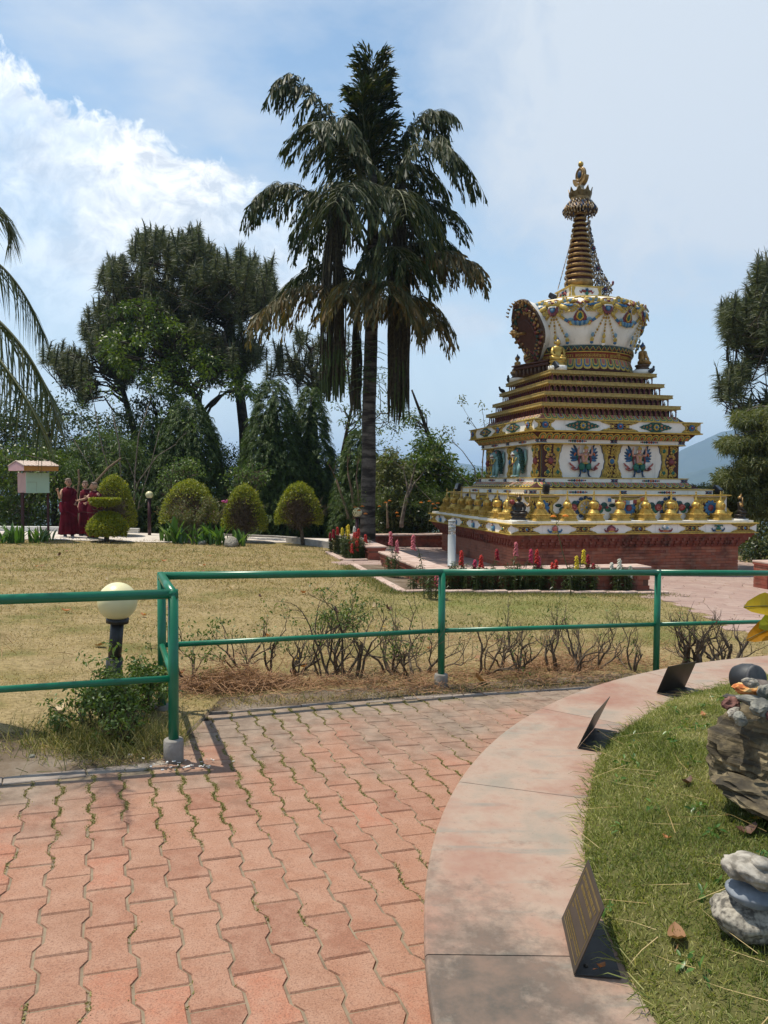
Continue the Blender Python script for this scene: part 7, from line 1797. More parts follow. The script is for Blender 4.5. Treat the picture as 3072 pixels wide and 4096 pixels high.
# ------------------------------------------------------------------ weeping cypresses
def cypress(label, ax, ay, hw, d, seed, nspray):
    rs = np.random.default_rng(seed); top = aty(ax, ay, d); R0 = hw/(3106.1/KPX)*d; bz = base_z(top[0], top[1]); H = top[2]-bz
    root = thing('cypress_tree', label, 'tree', (top[0], top[1], bz)); ctr = np.array([top[0], top[1], 0])
    mb = MB(); mb.tube([ctr+[0, 0, bz], ctr+[0, 0, bz+H*.5], ctr+[0, 0, bz+H*.96]], [.16, .1, .02], 7); 
    rad = lambda u: R0*np.minimum(1, 1-u)**.54
    core = MB(); V = []; F = []; n = 22; m = 12
    for i in range(m+1):
        u = i/m*.88
        for q in range(n): a = 2*math.pi*q/n; r = rad(u)*.62*(1-u**2.5)*(1+.22*mnoise.noise((math.cos(a)*1.5+seed, math.sin(a)*1.5, u*5))); V.append((ctr[0]+r*math.cos(a), ctr[1]+r*math.sin(a), bz+.2+H*u))
    for i in range(m):
        for q in range(n): F.append((i*n+q, i*n+(q+1) % n, i*n+n+(q+1) % n, i*n+n+q))
    mb.obj('trunk', B_['dark'], root); core.add(V, F); core.obj('inner_foliage', L_['cypress'], root)
    P, D_, N_, rr = [], [], [], []
    u = 1-rs.uniform(0, 1, nspray)**.62; u = np.clip(u, 0, .985); a = rs.uniform(0, 6.28, nspray)
    for k in range(nspray):
        bump = 1+.26*mnoise.noise((math.cos(a[k])*2.1+seed, math.sin(a[k])*2.1, u[k]*7)); r = rad(u[k])*bump*rs.uniform(.70, 1.0); o = np.array([ctr[0]+r*math.cos(a[k]), ctr[1]+r*math.sin(a[k]), bz+.15+H*u[k]])
        a2 = a[k]+rs.normal()*.55; out = np.array([math.cos(a2), math.sin(a2), 0]); L = rs.uniform(.28, .62)*(1-.3*u[k]); q = 13; cr = rs.uniform(-.25, .28); up_ = rs.uniform(.1, .95)
        t = np.linspace(0, 1, q); C = o+out*(t*L*.62)[:, None]+np.array([0, 0, 1.])*(L*(up_*t-(up_*.75+.28)*t*t))[:, None]
        tg = nrm(np.gradient(C, axis=0)); sd_ = np.cross(tg, [0, 0, 1.]); 
        for s in (-1, 1): P.append(C); D_.append(tg*.85+sd_*s*.55+rs.normal(size=(q, 3))*.3+np.array([0, 0, -.12])); N_.append(out+[0, 0, .5]+rs.normal(size=(q, 3))*.5); rr.append(rs.random(q)*.6+.2+cr)
    P, D_, N_, rr = map(np.concatenate, (P, D_, N_, rr)); n = len(P); leafmesh('crown', P, D_, N_, rs.uniform(.07, .14, n), rs.uniform(.015, .026, n), L_['cypress'], root, 'kite', .25, rnd=rr)
cypress('weeping cypress behind the path lamp, leftmost of the cypresses', 408, 868, 112, 27.2, 1, 5200)
cypress('dense weeping cypress behind the two middle topiary trees', 590, 828, 94, 27.0, 2, 5000)
cypress('weeping cypress just left of the palm trunk', 672, 842, 72, 27.8, 3, 3300)
cypress('smaller weeping cypress behind the palm trunk', 778, 935, 66, 26.4, 4, 2600)
cypress('half hidden weeping cypress behind the leftmost topiary', 330, 905, 84, 28.5, 5, 2600)
def undergrowth():
    rs = np.random.default_rng(61); C = np.array([aty(x, y, rs.uniform(28.5, 33)) for x, y in sample_poly([(-420, 960), (300, 960), (850, 1000), (960, 1050), (960, 1165), (700, 1190), (300, 1160), (-420, 1140)], 1250, rs)])
    leaf_cloud('undergrowth', C, .6, 80, .12, .05, L_['dark'], None, rs, kind='stuff', label='dark undergrowth filling the ground behind the cypresses')
undergrowth()
# bare pruned trees
def bare(label, bx, by, d, limbs_, seed, bark, name='bare_tree', leaves=0):
    rs = np.random.default_rng(seed); b = aty(bx, by, d); root = thing(name, label, 'tree', (b[0], b[1], base_z(b[0], b[1])+.0)); mb = MB(); tips = []
    for pts, r in limbs_:
        P = [aty(x, y, d+rs.normal()*.12) for x, y in pts]; P = [P[0]-np.array([0, 0, .15])]+P; mb.tube(P, np.linspace(r, r*.55, len(P)), 7)
        if leaves: branch(mb, P[-1], P[-1]-P[-2]+rs.normal(size=3)*.1, .5, r*.4, 2, rs, .6, .1, 4, 4, tips)
    mb.obj('trunk', bark, root)
    if leaves and tips: C = np.array([t[0] for t in tips]); leaf_cloud('leaves', C, .12, leaves, .11, .05, L_['twigleaf'], root, rs, 'leaf')
bare('clump of bare grey stems leaning behind the tall monk', 180, 1145, 24.4, [([(175, 1140), (190, 1110), (215, 1075), (235, 1045)], .06), ([(160, 1130), (163, 1090), (172, 1040), (170, 1015)], .05), ([(185, 1135), (215, 1118), (240, 1085)], .05), ([(170, 1120), (190, 1060), (235, 1010), (262, 990)], .05), ([(150, 1125), (152, 1080), (160, 1050)], .045), ([(175, 1140), (200, 1138), (225, 1120), (240, 1095)], .055)], 71, B_['tan'])
bare('tall thin bare saplings rising behind the monks', 260, 1140, 25.4, [([(262, 1130), (262, 1040), (258, 960), (245, 900)], .035), ([(290, 1120), (292, 1020), (300, 940), (320, 880)], .03), ([(275, 1120), (300, 1040), (340, 985), (380, 960)], .025), ([(240, 1110), (236, 1020), (215, 940), (205, 880)], .03), ([(225, 1080), (190, 1000), (160, 950)], .02), ([(300, 1090), (325, 1010), (345, 930)], .022)], 72, B_['grey'], leaves=3)
bare('cluster of pruned brown stems left of the palm trunk', 745, 1135, 22.2, [([(752, 1110), (738, 1070), (727, 1037)], .045), ([(766, 1110), (760, 1060), (752, 1022)], .05), ([(776, 1100), (774, 1060), (770, 1030)], .045), ([(781, 1100), (783, 1060), (784, 1018)], .035)], 73, B_['tan'], leaves=2)
bare('pruned forked stem right of the palm trunk', 868, 1135, 23.0, [([(868, 1128), (872, 1105), (878, 1075), (888, 1045)], .07), ([(878, 1080), (882, 1060), (878, 1040)], .04), ([(880, 1075), (892, 1050), (898, 1040)], .035)], 74, B_['grey'], leaves=3)
bare('short cut stump between the palm and the stained bench back', 838, 1135, 23.0, [([(838, 1130), (837, 1105), (836, 1085)], .045)], 75, B_['tan'])
def thinbranch():
    rs = np.random.default_rng(77); root = thing('bare_shrub', 'leafless spreading shrub behind the left side of the stupa', 'shrub', (*aty(1010, 1100, 25)[:2], -.6)); mb = MB(); tips = []
    for pts in ([(1030, 1090), (1010, 1040), (985, 1020), (950, 1000)], [(1035, 1080), (1025, 1010), (1000, 975), (985, 960)], [(1040, 1060), (1045, 960), (1032, 930), (1015, 905)], [(1042, 1000), (1050, 940), (1045, 905)], [(1000, 1100), (960, 1080), (930, 1070), (900, 1075)], [(1010, 1100), (950, 1100), (910, 1060), (880, 1030)]):
        P = [aty(x, y, 25+rs.normal()*.3) for x, y in pts]; mb.tube(P, np.linspace(.022, .008, len(P)), 4, False); branch(mb, P[-1], P[-1]-P[-2], .45, .008, 2, rs, .6, .1, 3, 3, tips)
        branch(mb, P[-2], P[-1]-P[-2], .45, .008, 1, rs, .8, .1, 3, 3, tips)
    mb.obj('stems', B_['grey'], root); C = np.array([t[0] for t in tips]); leaf_cloud('leaves', C, .1, 3, .10, .05, L_['olive'], root, rs, 'leaf')
thinbranch()

# ------------------------------------------------------------------ feather palm hanging in from the left edge
def feather():
    d = 5.0; rs = np.random.default_rng(81); b = aty(-210, 1200, d); root = thing('palm_tree', 'feather palm whose fronds hang in from the left edge', 'palm tree', (b[0], b[1], ground(b[0], b[1])))
    top = aty(-200, 560, d); mb = MB(); mb.tube([(b[0], b[1], ground(b[0], b[1])-.1), tuple((top+b)/2), tuple(top)], [.09, .08, .06], 14); mb.obj('trunk', B_['palm'], root)
    W_ = lambda x, y, o=0: aty(x, y, d+o*.6)
    for P, n, L in (([W_(-200, 560), W_(-30, 470), W_(55, 620, -.1), W_(98, 728, -.15)], 46, .42), ([W_(-200, 570), W_(-20, 650, -.3), W_(85, 745, -.5), W_(128, 925, -.6)], 56, .52), ([W_(-200, 560), W_(-60, 380, .3), W_(20, 420, .5), W_(28, 520, .6)], 40, .40), ([W_(-200, 575), W_(-60, 700, -.5), W_(40, 800, -.9), W_(95, 940, -1)], 50, .50), ([W_(-200, 560), W_(-300, 400), W_(-400, 450), W_(-450, 600)], 40, .5), ([W_(-200, 560), W_(-180, 380, -.5), W_(-150, 350, -1.2), W_(-120, 500, -2)], 40, .5)):
        t = np.linspace(0, 1, 40); A = np.array(P); C = ((1-t)**3)[:, None]*A[0]+(3*t*(1-t)**2)[:, None]*A[1]+(3*t*t*(1-t))[:, None]*A[2]+(t**3)[:, None]*A[3]
        mb = MB(); mb.tube(C, np.linspace(.013, .003, 40), 6); st = mb.obj('frond', B_['stalk'], root); tg = nrm(np.gradient(C, axis=0)); PP, DD, NN, LL = [], [], [], []
        for k in range(n*2):
            f = .22+.77*k/(n*2); j = f*39; a = int(j); p = lerp(C[a], C[min(39, a+1)], j-a); T_ = tg[a]; S_ = nrm(np.cross(T_, [0, 0, 1.])); s = (-1, 1)[k % 2]
            PP.append(p); DD.append(nrm(T_*.75+s*S_*rs.uniform(.35, .7)+np.array([0, 0, -.45])+rs.normal(size=3)*.06)); NN.append(np.cross(T_, S_)+rs.normal(size=3)*.3); LL.append(.62*L*(.55+.6*math.sin(math.pi*min(1, f+.06)))*rs.uniform(.85, 1.1))
        m = len(PP); leafmesh('leaflets', PP, DD, NN, LL, .0105, L_['areca'], st, 'blade', rs.uniform(.35, .75, m))
L_['areca'] = leafm('feather_palm_leaf', [(.022, .042, .012), (.04, .06, .016), (.07, .085, .02), (.12, .11, .025)], .3, .4, .5)
feather()
# ================================================================== clipped topiary
def fol_shell(rs, n, c, r, lo, hi, thick, hole=None):
    """Points through the outer layer of a clipped dome: polar angle lo..hi from the top."""
    cu = rs.uniform(math.cos(hi), math.cos(lo), n); a = rs.uniform(0, 2*math.pi, n); s = np.sqrt(1-cu*cu); dd = np.stack([s*np.cos(a), s*np.sin(a), cu], 1)
    bump = np.array([1+.07*mnoise.noise(Vector(v)*3.2)+.03*mnoise.noise(Vector(v)*9) for v in dd]); k = bump*(1-thick*rs.uniform(0, 1, n)**1.6); dd = dd*np.stack([1-.24*np.clip(cu, 0, 1)]*2+[np.ones(n)], 1)
    P = np.array(c)+dd*np.array(r)*k[:, None]
    keep = np.ones(n, bool) if hole is None else ~((dd@nrm(np.array(hole[0], float))) > hole[1]+.12*rs.normal(size=n))
    return P[keep], dd[keep]
def dome_tree(label, px, pyb, d, x0, x1, yt, yb, seed, bend, hole=True):
    rs = np.random.default_rng(seed); b = aty(px, pyb, d); g = ground(b[0], b[1])-.03; root = thing('topiary_tree', label, 'topiary', (b[0], b[1], g), 0, 'clipped dome topiary trees')
    cx = (x0+x1)/2; c = aty(cx, yb, d); rx = (x1-x0)/2*KPX/FPX*d; rz = (yb-yt)*KPX/FPX*d; c = np.array([c[0], c[1], c[2]])
    mb = MB(); P = [np.array([b[0], b[1], g]), np.array([b[0]+bend*.3, b[1], g+(c[2]-g)*.5]), np.array([c[0]+bend, c[1], c[2]+.05]), c+[0, 0, rz*.5]]; mb.tube(P, [.06, .05, .045, .02], 7)
    for k in range(26):
        a = rs.uniform(0, 6.28); q = c+np.array([rx*.72*math.cos(a), rx*.72*math.sin(a), rz*rs.uniform(-.05, .62)]); branch(mb, lerp(P[1], P[2], rs.uniform(.3, 1)), q-P[2]+rs.normal(size=3)*.1, np.linalg.norm(q-P[2])*.8, .016, 2, rs, .5, .1, 4, 4)
    mb.obj('trunk', B_['twig'], root)
    Pn, Dn = fol_shell(rs, 9500, c, (rx, rx, rz), 0, R(104), .24, ((-.05, -1, -.12), .45) if hole else None)
    n = len(Pn); leafmesh('crown', Pn, Dn*.5+rs.normal(size=(n, 3))*.6+np.array([0, 0, .2]), Dn*1.5+np.array([0, 0, .6])+rs.normal(size=(n, 3))*.5, rs.uniform(.045, .085, n), rs.uniform(.018, .032, n), L_['topiary'], root, 'kite', .1, rnd=rs.random(n)*.9+.08)
    m = 2600; q = rs.normal(size=(m, 3)); q = nrm(q)*(rs.uniform(0, 1, m)**.4)[:, None]*np.array([rx*.78, rx*.72, rz*.6])+c+[0, 0, rz*.2]; leafmesh('dry_twigs', q, rs.normal(size=(m, 3)), rs.normal(size=(m, 3)), rs.uniform(.08, .22, m), .012, L_['brown'], root, 'blade', .1)
dome_tree('tall dome topiary behind the layered topiary and the third monk', 262, 1160, 22.8, 198, 293, 1026, 1116, 1, .05)
dome_tree('wide dome topiary right of the path lamp behind the azalea', 408, 1165, 22.6, 347, 472, 1036, 1112, 2, .1)
dome_tree('dome topiary in the middle beside the white boulder', 530, 1180, 22.2, 480, 576, 1046, 1128, 3, .05)
dome_tree('round dome topiary with a bare trunk, rightmost of the row', 655, 1180, 21.9, 595, 697, 1042, 1116, 4, -.12)
def layered_topiary():
    rs = np.random.default_rng(9); d = 20.6; b = aty(231, 1170, d); g = ground(b[0], b[1])-.02; root = thing('topiary_bush', 'layered topiary with a round ball under a flat disc beside the monks', 'topiary', (b[0], b[1], g)); s = KPX/FPX*d
    c = aty(233, 1138, d); mb = MB(); mb.tube([(b[0], b[1], g), (b[0], b[1], aty(0, 1090, d)[2])], [.07, .05], 7)
    for k in range(20): branch(mb, (b[0], b[1], aty(0, 1100, d)[2]), rs.normal(size=3)*[1, 1, .2], .35, .012, 1, rs, .5, .2, 3, 4)
    mb.obj('trunk', B_['twig'], root); LR = 42*s
    P1, D1 = fol_shell(rs, 9500, c, (LR, LR, 33*s), 0, R(125), .28); n = len(P1); leafmesh('ball', P1, D1*.5+rs.normal(size=(n, 3))*.6+[0, 0, .2], D1*1.5+[0, 0, .6]+rs.normal(size=(n, 3))*.5, rs.uniform(.05, .085, n), rs.uniform(.025, .04, n), L_['topiary'], root, 'kite', .1, rnd=rs.random(n)*.8+.2)
    ct = aty(227, 1084, d); n = 5200; a = rs.uniform(0, 6.28, n); q = np.sqrt(rs.uniform(.0, 1, n)); top = rs.random(n) < .5; rr = np.where(top, q, 1-.12*rs.random(n)); z = np.where(top, 6.5-rs.random(n)*1.5, rs.uniform(-9, 6.5, n)); rr = rr*(1-.35*np.clip((-z-2)/7, 0, 1)); P2 = np.stack([ct[0]+rr*31*s*np.cos(a), ct[1]+rr*31*s*np.sin(a), ct[2]+z*s], 1)
    D2 = np.stack([np.where(top, 0, np.cos(a)), np.where(top, 0, np.sin(a)), np.where(top, 1, .2)], 1); leafmesh('disc', P2, D2*.5+rs.normal(size=(n, 3))*.6, D2*1.5+[0, 0, .5]+rs.normal(size=(n, 3))*.5, rs.uniform(.04, .075, n), rs.uniform(.02, .035, n), L_['topiary'], root, 'kite', .1, rnd=rs.random(n)*.75+.25)
layered_topiary()

# ------------------------------------------------------------------ broad leaved plants, azalea and stones by the path
def bigplant(label, px, py, d, n, L, seed, group='broad leaved plants edging the garden path'):
    rs = np.random.default_rng(seed); b = aty(px, py, d); g = ground(b[0], b[1]); root = thing('leafy_plant', label, 'plant', (b[0], b[1], g), 0, group)
    for k in range(n):
        a = rs.uniform(0, 6.28); lean = rs.uniform(.05, .75); l = L*rs.uniform(.5, 1.1); w = l*rs.uniform(.12, .18); o = np.array([math.cos(a), math.sin(a), 0]); V = []; F = []; S_ = np.cross(o, [0, 0, 1.]); m = 7
        for i in range(m):
            t = i/(m-1); c = o*(lean*l*t*(.4+.6*t)+.02)+np.array([0, 0, l*(t*1.0-.42*lean*t*t)]); ww = w*.5*(math.sin(math.pi*min(1, .12+t*.88))**.8 if t < 1 else .02); f = np.array([0, 0, ww*.5])
            V += [c-S_*ww+f, c, c+S_*ww+f]
        for i in range(m-1): F += [(3*i, 3*i+3, 3*i+4, 3*i+1), (3*i+1, 3*i+4, 3*i+5, 3*i+2)]
        mb = MB(); mb.add(np.array(V)+[b[0]+rs.normal()*.11, b[1]+rs.normal()*.1, g], F); me = mb.mesh('leaf', L_['plant']); at = me.attributes.new('rnd', 'FLOAT', 'FACE'); at.data.foreach_set('value', np.full(len(me.polygons), rs.random(), np.float32)); link('leaf', me, root)
for k, (px, py, dd, L, tx) in enumerate(((365, 1176, 21.4, .55, 'leftmost big leafy clump right of the path lamp'), (385, 1178, 21.0, .70, 'tall upright clump of broad leaves under the wide dome topiary'), (405, 1178, 21.6, .62, 'broad leaved clump second from the tall upright one'), (430, 1182, 20.9, .48, 'low broad leaved clump under the azalea'), (455, 1180, 21.2, .68, 'broad leaved clump just left of the white boulder'), (475, 1182, 20.9, .58, 'leaning broad leaved clump behind the white boulder'), (516, 1184, 20.9, .52, 'broad leaved clump right of the white boulder'), (12, 1180, 19.2, .50, 'broad leaved clump at the left frame edge'), (35, 1178, 19.3, .58, 'broad leaved clump just left of the notice board post'), (75, 1178, 19.6, .45, 'broad leaved clump between the two notice board posts'), (97, 1174, 20.2, .42, 'broad leaved clump at the foot of the right notice board post'))):
    bigplant(tx, px, py, dd, 24, L*1.1, 100+k)
def gstone(label, px, py, d, r, seed, mat, flat=None): p = aty(px, py, d); g = ground(p[0], p[1]); link('boulder', rock_me('boulder', r, seed, M[mat], rough=.12), loc=(p[0], p[1], g+r[2]*.55), rot=(0, .1, seed), label=label, cat='stone')
gstone('pale rounded boulder among the broad leaves in front of the middle topiary', 500, 1180, 20.6, (.27, .2, .19), 5, 'granite'); gstone('small rounded boulder beside the left notice board post', 30, 1160, 20.2, (.14, .12, .12), 6, 'granite'); gstone('grey stone at the left frame edge by the leafy clump', 3, 1166, 20.0, (.16, .13, .13), 7, 'granite'); gstone('pale stone between the broad leaves under the azalea', 437, 1180, 20.9, (.16, .12, .1), 8, 'grey_stone'); gstone('pinkish stone under the tall broad leaves', 410, 1172, 21.6, (.17, .14, .12), 9, 'granite')
gstone('grey stone lying on the bare earth by the left railing', 110, 1586, 4.95, (.05, .035, .022), 10, 'grey_stone'); gstone('small pale stone beside the kerb left of the railing post', 279, 1654, 4.35, (.026, .022, .02), 11, 'white_stone'); gstone('tiny pale stone on the kerb at far left', 70, 1671, 4.3, (.022, .018, .016), 12, 'grey_stone')
def azalea():
    rs = np.random.default_rng(15); d = 21.3; b = aty(430, 1172, d); g = ground(b[0], b[1]); root = thing('azalea_bush', 'sparse reddish azalea bush in front of the wide dome topiary', 'bush', (b[0], b[1], g)); mb = MB(); tips = []
    for k in range(9): branch(mb, (b[0]+rs.normal()*.08, b[1], g), np.array([rs.normal()*.9, rs.normal()*.6, 1.1]), rs.uniform(.45, .7), .016, 3, rs, .55, .3, 4, 5, tips)
    mb.obj('stems', B_['twig'], root); C = np.array([t[0] for t in tips]); leaf_cloud('leaves', C, .10, 16, .06, .022, L_['azalea'], root, rs, 'kite', .5)
    mb = MB(); 
    for k in range(6): q = aty(487+rs.normal()*4, 1083+rs.normal()*2, d-.2); mb.ell(q, (.035, .03, .025), 6, 4)
    mb.obj('flowers', pm('magenta_petal', (.50, .06, .22), None, 9, .5), root)
azalea()
broadtree('leafy_shrub', 'tall thin shrub with round leaves behind the path lamp', 'shrub', [(385, 1150), (385, 1080), (380, 1020)], [(345, 1040), (360, 1000), (410, 985), (440, 1010), (420, 1050), (370, 1070)], 23.6, 60, .20, 26, .07, .05, 'twigleaf', B_['twig'], .3, 91, .03, twigs=16)
broadtree('leafy_shrub', 'thin round leaved shrub behind the middle dome topiary', 'shrub', [(525, 1150), (520, 1080), (515, 1030)], [(480, 1040), (500, 1010), (560, 1005), (590, 1020), (560, 1050), (500, 1060)], 23.6, 50, .18, 24, .07, .05, 'twigleaf', B_['twig'], .3, 92, .03, twigs=16)

# ------------------------------------------------------------------ snapdragons
PET = {k: pm(k+'_petal', c, tuple(x*.7 for x in c), 60, .55, 0, .2, 90, .003, spec=.3) for k, c in dict(red=(.55, .035, .025), deep=(.33, .012, .025), pink=(.66, .17, .20), rose=(.58, .05, .12), yellow=(.75, .56, .03), white=(.75, .74, .62)).items()}
def onto(px, a0, b0, a1, b1):
    """Where the sight line of pixel column px crosses the bed line given in the stupa's frame."""
    A, B = S2W(a0, b0), S2W(a1, b1); r = ray(px, 1240); s = (A[0]*r[1]-A[1]*r[0])/((A[0]-B[0])*r[1]-(A[1]-B[1])*r[0]); return A+(B-A)*s
def snapdragon(label, P, h, spikes, seed, n=5):
    rs = np.random.default_rng(seed); g = ground(*P)+.05; root = thing('snapdragon', label, 'flower plant', (P[0], P[1], g), 0, 'snapdragons in the flower beds'); mb = MB(); LP, LD = [], []; tops = []
    for k in range(n+len(spikes)):
        main = k < len(spikes); hh = spikes[k][1] if main else h*rs.uniform(.55, .95); o = np.array([P[0]+rs.normal()*.075, P[1]+rs.normal()*.07, g]); lean = rs.normal(size=3)*[.10, .08, 0]; C = [o+lean*u*u*hh+np.array([0, 0, hh*u]) for u in np.linspace(0, 1, 7)]; mb.tube(C, np.linspace(.008, .004, 7), 4, False); C = np.array(C)
        m = int(hh*110); u = rs.uniform(.05, .72 if main else 1, m); idx = u*6; a = idx.astype(int).clip(0, 5); pts = C[a]+(C[a+1]-C[a])*(idx-a)[:, None]; an = rs.uniform(0, 6.28, m); LP.append(pts); LD.append(np.stack([np.cos(an), np.sin(an), rs.uniform(-.35, .6, m)], 1))
        if main: tops.append((spikes[k][0], C))
    LP, LD = np.concatenate(LP), np.concatenate(LD); mb.obj('stems', B_['stalk'], root); m = len(LP); leafmesh('leaves', LP, LD, rs.normal(size=(m, 3))*.4+[0, 0, 1], rs.uniform(.06, .11, m), rs.uniform(.012, .02, m), L_['dark'], root, 'kite', .35, rnd=rs.random(m)*.8+.2)
    for c, C in tops:
        mb = MB(); L = rs.uniform(.17, .25)
        for q in range(24):
            t = q/23; p = C[-1]-np.array([0, 0, 1.])*L*(1-t)+rs.normal(size=3)*.003; a = q*2.4; r = .027*(1-.5*t); e = np.array([math.cos(a), math.sin(a), 0]); mb.ell(p+e*r, (.023*(1-.4*t), .023*(1-.4*t), .018), 6, 4); mb.ell(p+e*(r+.014)-np.array([0, 0, .010]), (.013, .013, .009), 5, 3)
        mb.obj('flower_spike', PET[c], root)
for k, (px, sp_, lb) in enumerate(((846, [('pink', .86), ('pink', .70)], 'snapdragon with pink spikes, leftmost along the near bed edge'), (898, [('pink', .92)], 'snapdragon with one tall light pink spike left of the bollard'), (937, [('pink', .42), ('rose', .36)], 'low pink snapdragon in front of the bollard'))):
    snapdragon(lb, onto(px, -5.85, -1.8, -5.85, -6.0), .45, sp_, 200+k, 8)
for k, (px, sp_, lb) in enumerate(((975, [], 'leafy snapdragon without flowers at the bed corner'), (1002, [('deep', .62), ('red', .66)], 'snapdragon with orange red spikes just right of the bollard'), (1021, [('rose', .50)], 'shorter snapdragon with one crimson spike right of the bollard'), (1051, [('deep', .68), ('red', .60)], 'snapdragon with a long deep red spike'), (1080, [('rose', .20)], 'low trailing snapdragon with a small pink bloom'), (1108, [('rose', .70), ('pink', .82)], 'snapdragon with tall bright pink spikes'), (1130, [('rose', .28), ('rose', .34)], 'short snapdragon with crimson blooms below the rail'), (1160, [('red', .70), ('rose', .58)], 'snapdragon with red spikes in the middle of the bed'), (1185, [('red', .54), ('red', .48)], 'snapdragon with two scarlet blooms at bench height'), (1229, [('yellow', .62)], 'snapdragon with a yellow spike beside the marigold stem'), (1246, [('yellow', .72)], 'taller yellow snapdragon right of the marigold stem'), (1279, [('deep', .62), ('deep', .48)], 'snapdragon with dark maroon spikes'), (1341, [('white', .58), ('white', .50)], 'snapdragon with white spikes near the right end'), (1362, [('white', .45)], 'white flowered snapdragon at the right end of the bed'))):
    snapdragon(lb, onto(px, -5.9, -5.80, -1.2, -5.80), .50, sp_, 230+k, 7)
for k, (px, dd, sp_, lb) in enumerate(((722, 19.6, [('rose', .55), ('deep', .5)], 'leftmost crimson snapdragon of the back bed'), (736, 19.4, [('red', .66), ('deep', .6)], 'red snapdragon behind the yellow ones of the back bed'), (746, 19.2, [('yellow', .74), ('yellow', .70), ('yellow', .66)], 'upper bright yellow snapdragon of the back bed'), (757, 18.7, [('yellow', .62), ('red', .4)], 'lower yellow snapdragon of the back bed'), (766, 18.9, [('red', .66), ('red', .58), ('white', .72)], 'red snapdragon beside a white spike in the back bed'), (775, 18.4, [('red', .62), ('red', .50)], 'scarlet snapdragon nearest the brick pillar'), (762, 18.2, [('red', .42), ('red', .36)], 'low scarlet snapdragon at the front of the back bed'), (748, 18.5, [('red', .36)], 'low leafy snapdragon with one small red bloom in the back bed'), (783, 18.6, [('red', .55)], 'red snapdragon leaning against the brick pillar'))):
    p = aty(px, 1190, dd); snapdragon(lb, p[:2], .55, sp_, 260+k, 9)
MG = pm('marigold_petal', (.78, .26, .012), (.62, .17, .01), 80, .6, 0, .3, 90, .004)
def marigold(label, pts, blooms, bushy, d, seed):
    rs = np.random.default_rng(seed); b = aty(*pts[0], d); root = thing('marigold', label, 'flower plant', (b[0], b[1], ground(b[0], b[1]))); mb = MB()
    P = [aty(x, y, d) for x, y in pts]; mb.tube(P, np.linspace(.012, .005, len(P)), 5)
    for x, y in blooms: q = aty(x, y, d-.05); k = np.argmin([np.linalg.norm(p-q) for p in P]); mb.tube([P[k], (P[k]+q)/2+[0, 0, .03], q], .004, 4)
    tips = []
    if bushy:
        for k in range(6): branch(mb, P[min(1, len(P)-1)], np.array([rs.normal(), rs.normal()*.5, 1.]), .4, .007, 2, rs, .6, .2, 3, 3, tips)
    mb.obj('stems', B_['stalk'], root)
    if tips: leaf_cloud('leaves', np.array([t[0] for t in tips]), .12, bushy, .07, .014, L_['broad'], root, rs, 'kite', .4)
    else: leaf_cloud('leaves', np.array(P[1:]), .05, 4, .05, .014, L_['dark'], root, rs, 'kite', .4)
    for x, y in blooms:
        mb = MB(); q = aty(x, y, d-.06)
        for r, z, n in ((.042, 0, 10), (.028, .012, 8), (.012, .022, 4)):
            for k in range(n): a = 6.28*k/n+r*50; mb.ell(q+[r*math.cos(a), r*math.sin(a), z], (.016, .016, .009), 5, 3)
        mb.obj('bloom', MG, root)
marigold('lone marigold stem leaning across the stupa front with orange blooms', [(1234, 1290), (1233, 1262), (1228, 1232), (1215, 1190), (1206, 1150), (1203, 1130)], [(1196, 1116), (1222, 1115)], 0, 13.1, 301)
marigold('marigold bush with orange blooms right of the palm', [(925, 1140), (926, 1110), (930, 1090)], [(928, 1083), (936, 1089), (910, 1086), (946, 1087), (940, 1098)], 10, 22.4, 302)
marigold('tall marigold with scattered orange blooms by the palm trunk', [(848, 1140), (846, 1110), (843, 1085)], [(833, 1086), (842, 1082), (858, 1108), (860, 1115), (820, 1094)], 8, 22.6, 303)
marigold('dry marigold bush above the red and yellow snapdragons', [(765, 1150), (758, 1125), (752, 1105)], [(776, 1103), (783, 1094), (768, 1096), (790, 1110)], 16, 20.4, 304)
marigold('marigold behind the left back corner of the ledge', [(962, 1140), (963, 1110), (966, 1090)], [(967, 1083), (968, 1090), (952, 1106), (958, 1107)], 8, 23.6, 305)

# ------------------------------------------------------------------ pruned hedge along the railing
def twigshrub(label, px, py, d, h, n, leafn, seed, name='hedge_shrub', wide=.5, r=.016):
    rs = np.random.default_rng(seed); b = aty(px, py, d); g = ground(b[0], b[1])-.02; root = thing(name, label, 'shrub', (b[0], b[1], g), 0, 'pruned hedge shrubs along the railing'); mb = MB(); tips = []
    for k in range(n): branch(mb, (b[0]+rs.normal()*.03, b[1]+rs.normal()*.03, g), np.array([rs.normal()*wide, rs.normal()*wide*.7, 1.]), h*rs.uniform(.5, .78), r*rs.uniform(.6, 1.1), 3, rs, .75, .25, 5, 6, tips, .66, (2, 3), .5)
    mb.obj('stems', B_['twig'], root); C = np.array([t[0] for t in tips]); 
    if leafn: k = rs.choice(len(C), max(3, int(len(C)*min(1, leafn/6)))); leaf_cloud('leaves', C[k], .045, max(2, int(leafn)), .030, .014, L_['twigleaf'], root, rs, 'leaf', .6)
